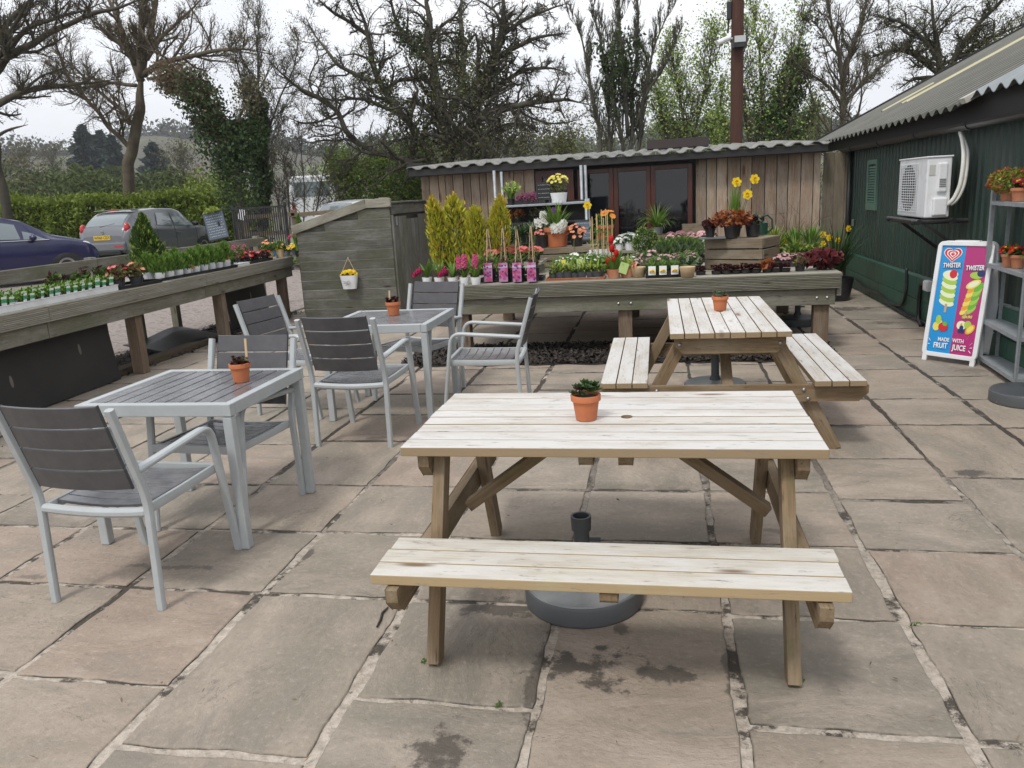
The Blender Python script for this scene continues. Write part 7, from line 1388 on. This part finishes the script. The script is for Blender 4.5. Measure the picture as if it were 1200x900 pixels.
# fresh green willows either side of the pole
def green(label, Yd, px, seed, stems, nl, R, m='leaf_bud'):
    T = Tree('leafing_tree', label, Yd, gbase(px, Yd), 'bark_brown', seed, group='trees coming into leaf behind the cabin')
    for P, dy in stems: T.limb(P, 2.6, .9, dy, 24, .22, 2, .15, up=.14, ang=.6)
    T.leaves(nl, .036, m, R, 'leaves', .6); T.leaves(nl//3, .036, 'leaf_mid', R, 'darker_leaves', .6); return T
T = green('airy pale green tree coming into leaf left of the utility pole', 26., 805, 7, [([(806, 240), (805, 170), (800, 120), (792, 80), (786, 50)], 0), ([(812, 240), (815, 160), (822, 110), (832, 70), (838, 30)], .8), ([(795, 240), (785, 170), (775, 130), (772, 100)], -.8), ([(830, 240), (835, 180), (840, 140), (846, 100)], 1.)], 9000, .24); T.done()
T = green('taller pale green tree coming into leaf right of the utility pole', 25., 897, 8, [([(898, 240), (897, 170), (893, 120), (888, 60), (882, 0)], 0), ([(905, 240), (910, 160), (922, 110), (935, 60), (945, 10)], .8), ([(890, 240), (880, 170), (872, 120), (868, 60), (862, 20)], -.8), ([(915, 240), (930, 180), (945, 150), (955, 120)], 1.), ([(880, 240), (860, 190), (850, 160), (846, 140)], .6)], 9000, .24)
T.ivy(3600, .05, .42, 'leaf_ivy', [1], .3, .74, lump=.4); T.ivy(1600, .05, .6, 'leaf_dark', [0, 1], .2, .5, 'ivy_new_growth', .3); T.done()
# bare trees to the right
T = Tree('bare_ash', 'tall bare tree with open crown above the end of the green shed', 25., gbase(988, 25.), 'bark_brown', 9)
for P, r0, r1, dy, nc in (([(990, 240), (989, 180), (988, 140), (988, 100), (984, 60), (974, 20), (960, -20)], 5, 1.8, 0, 18), ([(988, 98), (998, 55), (1014, 10), (1024, -20)], 3.4, 1.4, .8, 14), ([(989, 128), (968, 98), (944, 84), (920, 76)], 2.6, .9, -.8, 10), ([(989, 122), (1010, 96), (1038, 74), (1062, 62)], 2.8, .9, .6, 12), ([(986, 70), (970, 48), (958, 30), (942, 18)], 2, .8, .6, 10)): T.limb(P, r0, r1, dy, int(nc*1.4), .30, 2, .15)
T.leaves(2500, .016, 'leaf_olive', .08); T.done()
T = Tree('budding_oak', 'wide oak with olive buds overhanging the pale roof at top right', 26., gbase(1110, 26.), 'bark_dark', 10)
for P, r0, r1, dy, nc in (([(1112, 240), (1112, 180), (1110, 130), (1104, 95), (1098, 70), (1094, 30), (1090, -20)], 7, 3, 0, 14), ([(1106, 90), (1120, 60), (1144, 30), (1172, 2), (1190, -20)], 4.5, 1.8, -1, 16), ([(1104, 90), (1080, 68), (1055, 58), (1030, 62), (1012, 72)], 4, 1.2, .8, 17), ([(1118, 70), (1150, 48), (1180, 36), (1214, 24)], 3.6, 1.3, .8, 15), ([(1098, 70), (1076, 38), (1050, 22), (1020, 18)], 3.4, 1.2, -.8, 14), ([(1100, 78), (1130, 62), (1165, 62), (1190, 52)], 2.6, 1, -1, 12)): T.limb(P, r0, r1, dy, int(nc*1.3), .32, 2, .12, wig=.15, ang=.85, up=.03)
T.leaves(11000, .024, 'leaf_olive', .14); T.done()
# scrub between the cars and the cabin
def scrub(label, Yd, px, seed, stems, nl, m, m2=None, bark='bark_brown', name='bare_thicket', size=.036, R=.3):
    T = Tree(name, label, Yd, gbase(px, Yd), bark, seed, 'shrub')
    for P, dy in stems: T.limb(P, 1.3, .5, dy, 16, .34, 2, .1, up=.08, ang=.7)
    T.leaves(nl, size, m, R)
    if m2: T.leaves(nl//2, size, m2, R, 'leaves')
    T.done()
scrub('tall brown bare thicket in front of the white van', 26., 370, 11, [([(340, 270), (338, 220), (330, 170), (325, 130)], 0), ([(355, 270), (356, 215), (352, 170), (360, 130)], .6), ([(368, 270), (372, 240), (380, 190), (395, 160)], -.6), ([(330, 270), (322, 220), (318, 180), (322, 150)], .5), ([(390, 270), (400, 235), (395, 215), (410, 190)], .8)], 700, 'leaf_bramble', 'leaf_olive')
scrub('green hawthorn scrub left of the cabin, behind the pale car', 27., 445, 12, [([(420, 270), (418, 235), (410, 205), (400, 200)], 0), ([(445, 270), (445, 225), (450, 200), (445, 195)], .6), ([(470, 270), (474, 230), (480, 205), (490, 195)], -.6), ([(490, 270), (492, 235), (500, 215), (505, 210)], .2)], 15000, 'leaf_hedge', 'leaf_mid', name='hawthorn_bush', size=.05, R=.32)
scrub('bare twiggy tree low behind the left end of the cabin roof', 28., 475, 13, [([(465, 270), (460, 230), (440, 205), (415, 200)], 0), ([(480, 270), (478, 220), (490, 190), (480, 175)], .6)], 1500, 'leaf_bramble')
scrub('olive budding bushes showing above the cabin roof, right of the oak', 30., 600, 14, [([(580, 270), (580, 210), (590, 170), (585, 150)], 0), ([(600, 270), (602, 210), (610, 175), (612, 150)], .6), ([(640, 270), (640, 210), (650, 180), (660, 165)], .6), ([(560, 270), (565, 220), (560, 180), (568, 165)], .6)], 6000, 'leaf_olive', 'leaf_bramble', name='budding_bush', size=.05, R=.4)
scrub('hazy olive thicket above the roof between the bare poplars', 30., 700, 15, [([(680, 270), (678, 210), (670, 180), (668, 160)], 0), ([(720, 270), (722, 210), (715, 180), (712, 160)], .6), ([(770, 270), (768, 210), (772, 170), (778, 130)], .6), ([(960, 270), (958, 200), (952, 170), (955, 140)], .6)], 4000, 'leaf_olive', 'leaf_hedge', name='budding_bush', size=.045, R=.4)
# ------------------------------------------------------------------ hedge behind the cars
def hedge():
    t = thing('clipped_hedge', 'long green clipped hedge behind the parked cars', 'hedge', (0, 0, 0)); g = np.random.default_rng(60)
    A = np.array([-26., 20.5]); B = np.array([AY(277, 260, 25.)[0], 25.]); L = np.linalg.norm(B-A); D = (B-A)/L; N = np.array([D[1], -D[0]])
    zg_ = .15
    def topz(u): return 2.62-.45*sst(.30, .55, u)+(.14*np.sin(u*31)+.07*np.sin(u*73+1))*(1-.75*sst(.35, .5, u))
    n = 60000; u = g.random(n); f = g.random(n)
    bul = .16*np.sin(u*57)+.12*np.sin(u*131+2)
    hz = topz(u); topf = f < .30
    z = np.where(topf, hz+.10*g.normal(size=n), zg_+(hz-zg_)*g.random(n)); off = np.where(topf, g.uniform(-.8, .55, n), .55+bul*np.sin(z*2.3+u*20)+.07*g.normal(size=n)-.18*np.maximum(0, z-hz+.5))
    P = np.column_stack([A[0]+D[0]*L*u+N[0]*off, A[1]+D[1]*L*u+N[1]*off, z]); nn = np.column_stack([np.full(n, N[0]), np.full(n, N[1]), np.full(n, .6)])
    U = rnd_dirs(g, n)+nn*.5+np.array([0, 0, .35]); U /= np.linalg.norm(U, axis=1)[:, None]; Wv = np.cross(U, rnd_dirs(g, n)); Wv /= np.linalg.norm(Wv, axis=1)[:, None]; k = .052*(.5+g.random(n))[:, None]
    MB().quads(P, U*k, Wv*k*.5).build('foliage', M['leaf_hedge'], t)
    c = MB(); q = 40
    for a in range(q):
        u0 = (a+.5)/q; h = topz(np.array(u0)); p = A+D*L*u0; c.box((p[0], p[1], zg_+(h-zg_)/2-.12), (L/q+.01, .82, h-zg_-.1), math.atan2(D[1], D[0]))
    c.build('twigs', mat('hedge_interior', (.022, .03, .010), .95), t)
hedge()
tag(chips(5000, lambda g, n: np.column_stack([g.uniform(-34, -6, n), g.uniform(18.2, 20.4, n)]), .22, .10, 66).build('rough_grass', M['leaf_mid']), 'rough grass verge at the far edge of the gravel car park', 'grass', kind='stuff')
# bushes and trees in the field beyond the hedge
def fieldbush(px, top, Yd, R, seed, label, m='leaf_olive', group='bushes in the field beyond the hedge', n=9000, sz=.13, name='field_bush'):
    a = AY(px, top, Yd); z0 = float(gz(a[0], Yd)); h = a[2]-z0
    t = thing(name, label, 'bush', (a[0], Yd, z0), 0, group); bush(seed, n, (R, R, h*.55), sz, (0, 0, h*.47), .35, lump=.30).build('foliage', M[m], t); bush(seed+1, n//4, (R*.8, R*.8, h*.5), sz, (0, 0, h*.42), .2, lump=.25).build('inner_foliage', M['leaf_dark'], t); MB().tube([(0, 0, 0), (0, 0, h*.4)], .10, 6).build('stem', M['bark_dark'], t)
M['leaf_sage'] = mat('leaf_sage', (.085, .105, .042), .9, spec=.1, isl=.3, trans=.2)
for px, top, Yd, R, lbl, m in ((20, 196, 46, 3.2, 'greyish scrub at the far left beyond the hedge', 'leaf_bramble'), (55, 193, 50, 3.4, 'sage green bush beyond the hedge, left of the dark conifers', 'leaf_sage'), (88, 196, 44, 3.0, 'round sage bush below the tallest dark conifer', 'leaf_sage'), (118, 204, 40, 2.4, 'low green bush beyond the hedge left of the sycamore trunk', 'leaf_sage'), (140, 196, 48, 2.6, 'pale bush just left of the sycamore trunk', 'leaf_sage'), (182, 198, 42, 2.6, 'green bush just right of the sycamore trunk', 'leaf_sage'), (205, 206, 38, 2.0, 'low sage bush beyond the clipped end of the hedge', 'leaf_sage'), (232, 202, 44, 2.8, 'brownish scrub right of the sycamore beyond the hedge', 'leaf_bramble'), (255, 207, 38, 2.4, 'bright green bush beside the ivy clad tree beyond the hedge', 'leaf_hedge'), (-10, 200, 42, 3., 'green scrub cut by the left edge beyond the hedge', 'leaf_sage')):
    fieldbush(px, top, Yd, R, 500+px, lbl, m)
def conifer(px, top, Yd, R, seed, label):
    a = AY(px, top, Yd); z0 = float(gz(a[0], Yd)); h = a[2]-z0; t = thing('dark_conifer', label, 'tree', (a[0], Yd, z0), 0, 'dark conifers in the valley'); g = np.random.default_rng(seed); n = 3200
    u = g.random(n); a_ = g.random(n)*6.28; r = R*np.minimum(1, (1-u)**.65*1.15)*(.75+.25*np.sin(u*38+np.sin(a_*3)))*np.sqrt(g.random(n)); P = np.column_stack([np.cos(a_)*r, np.sin(a_)*r, h*(.08+.92*u)]); U = np.column_stack([np.cos(a_), np.sin(a_), g.normal(.1, .4, n)])*.55; Wv = np.cross(U, rnd_dirs(g, n))*.6
    MB().quads(P, U, Wv).build('foliage', M['leaf_pine'], t); MB().tube([(0, 0, 0), (0, 0, h*.9)], [.4, .1], 6).build('trunk', M['bark_dark'], t)
M['leaf_pine'] = mat('leaf_pine', (.017, .034, .024), .8, isl=.35)
for px, top, R, Yd, lbl in ((95, 147, 5.2, 130, 'dark conifer in the valley, tallest and leftmost of the dark clump'), (116, 154, 5.0, 134, 'dark conifer second from left in the valley clump'), (130, 160, 3.6, 128, 'smaller dark conifer in the valley just left of the sycamore trunk'), (178, 168, 4.6, 132, 'broad dark conifer in the valley right of the sycamore trunk')): conifer(px, top, Yd, R, 600+px, lbl)
for px, Yd, lbl, sd in ((212, 70, 'distant bare round headed tree in the valley right of the conifers', 31), (28, 90, 'distant bare tree at the far left of the valley', 32), (62, 100, 'distant bare tree left of the dark conifers', 33)):
    T = Tree('distant_bare_tree', lbl, Yd, gbase(px, Yd, 215), 'bark_grey', sd, group='distant bare trees'); T.limb([(px, 222), (px, 195), (px+1, 172)], 1.0, .5, 0, 16, .45, 2, .2, up=.06); T.limb([(px, 200), (px-14, 185), (px-20, 176)], .7, .4, 1, 8, .5, 1); T.limb([(px, 200), (px+14, 185), (px+22, 178)], .7, .4, -1, 8, .5, 1); T.leaves(1500, .10, 'leaf_bramble', .5); T.done()
# wooded hillside far off
def farwood():
    g = np.random.default_rng(70); n = 7000; az = np.radians(g.uniform(-52, 22, n)); d = 230+270*np.sqrt(g.random(n)); x, y = d*np.sin(az), d*np.cos(az)
    keep = (np.sin(x*.021+1.3)+np.sin(y*.027+x*.013)+.5*np.sin(x*.06) > -.25) | (d > 415) | (np.degrees(az) > -20); x, y, d = x[keep], y[keep], d[keep]; z = gz(x, y); b = MB()
    m = 16; X = np.repeat(x, m)+g.normal(0, 1.7, len(x)*m); Yy = np.repeat(y, m)+g.normal(0, 1.7, len(x)*m); Z = np.repeat(z, m)+g.random(len(x)*m)*np.repeat(g.uniform(4, 10, len(x)), m)
    U = rnd_dirs(g, len(X))*.9; Wv = np.cross(U, rnd_dirs(g, len(X)))*.7; b.quads(np.column_stack([X, Yy, Z]), U, Wv)
    tag(b.build('far_wood', mat('far_wood_foliage', (.052, .056, .034), .9, isl=.45)), 'distant wooded hillside beyond the valley', 'woodland', kind='stuff')
farwood()

# ------------------------------------------------------------------ the moist air of the valley
hz = MB().box((-60, 290, 42), (1500, 700, 92)).build('haze', bpy.data.materials.new('valley_haze'))
hm = hz.data.materials[0]; hm.use_nodes = True; _n2 = hm.node_tree.nodes; _n2.clear(); _o2 = _n2.new('ShaderNodeOutputMaterial'); _v = _n2.new('ShaderNodeVolumePrincipled')
_v.inputs['Color'].default_value = (.86, .90, .96, 1); _v.inputs['Density'].default_value = .0005; _v.inputs['Anisotropy'].default_value = .2; hm.node_tree.links.new(_v.outputs[0], _o2.inputs['Volume']); tag(hz, kind='stuff')
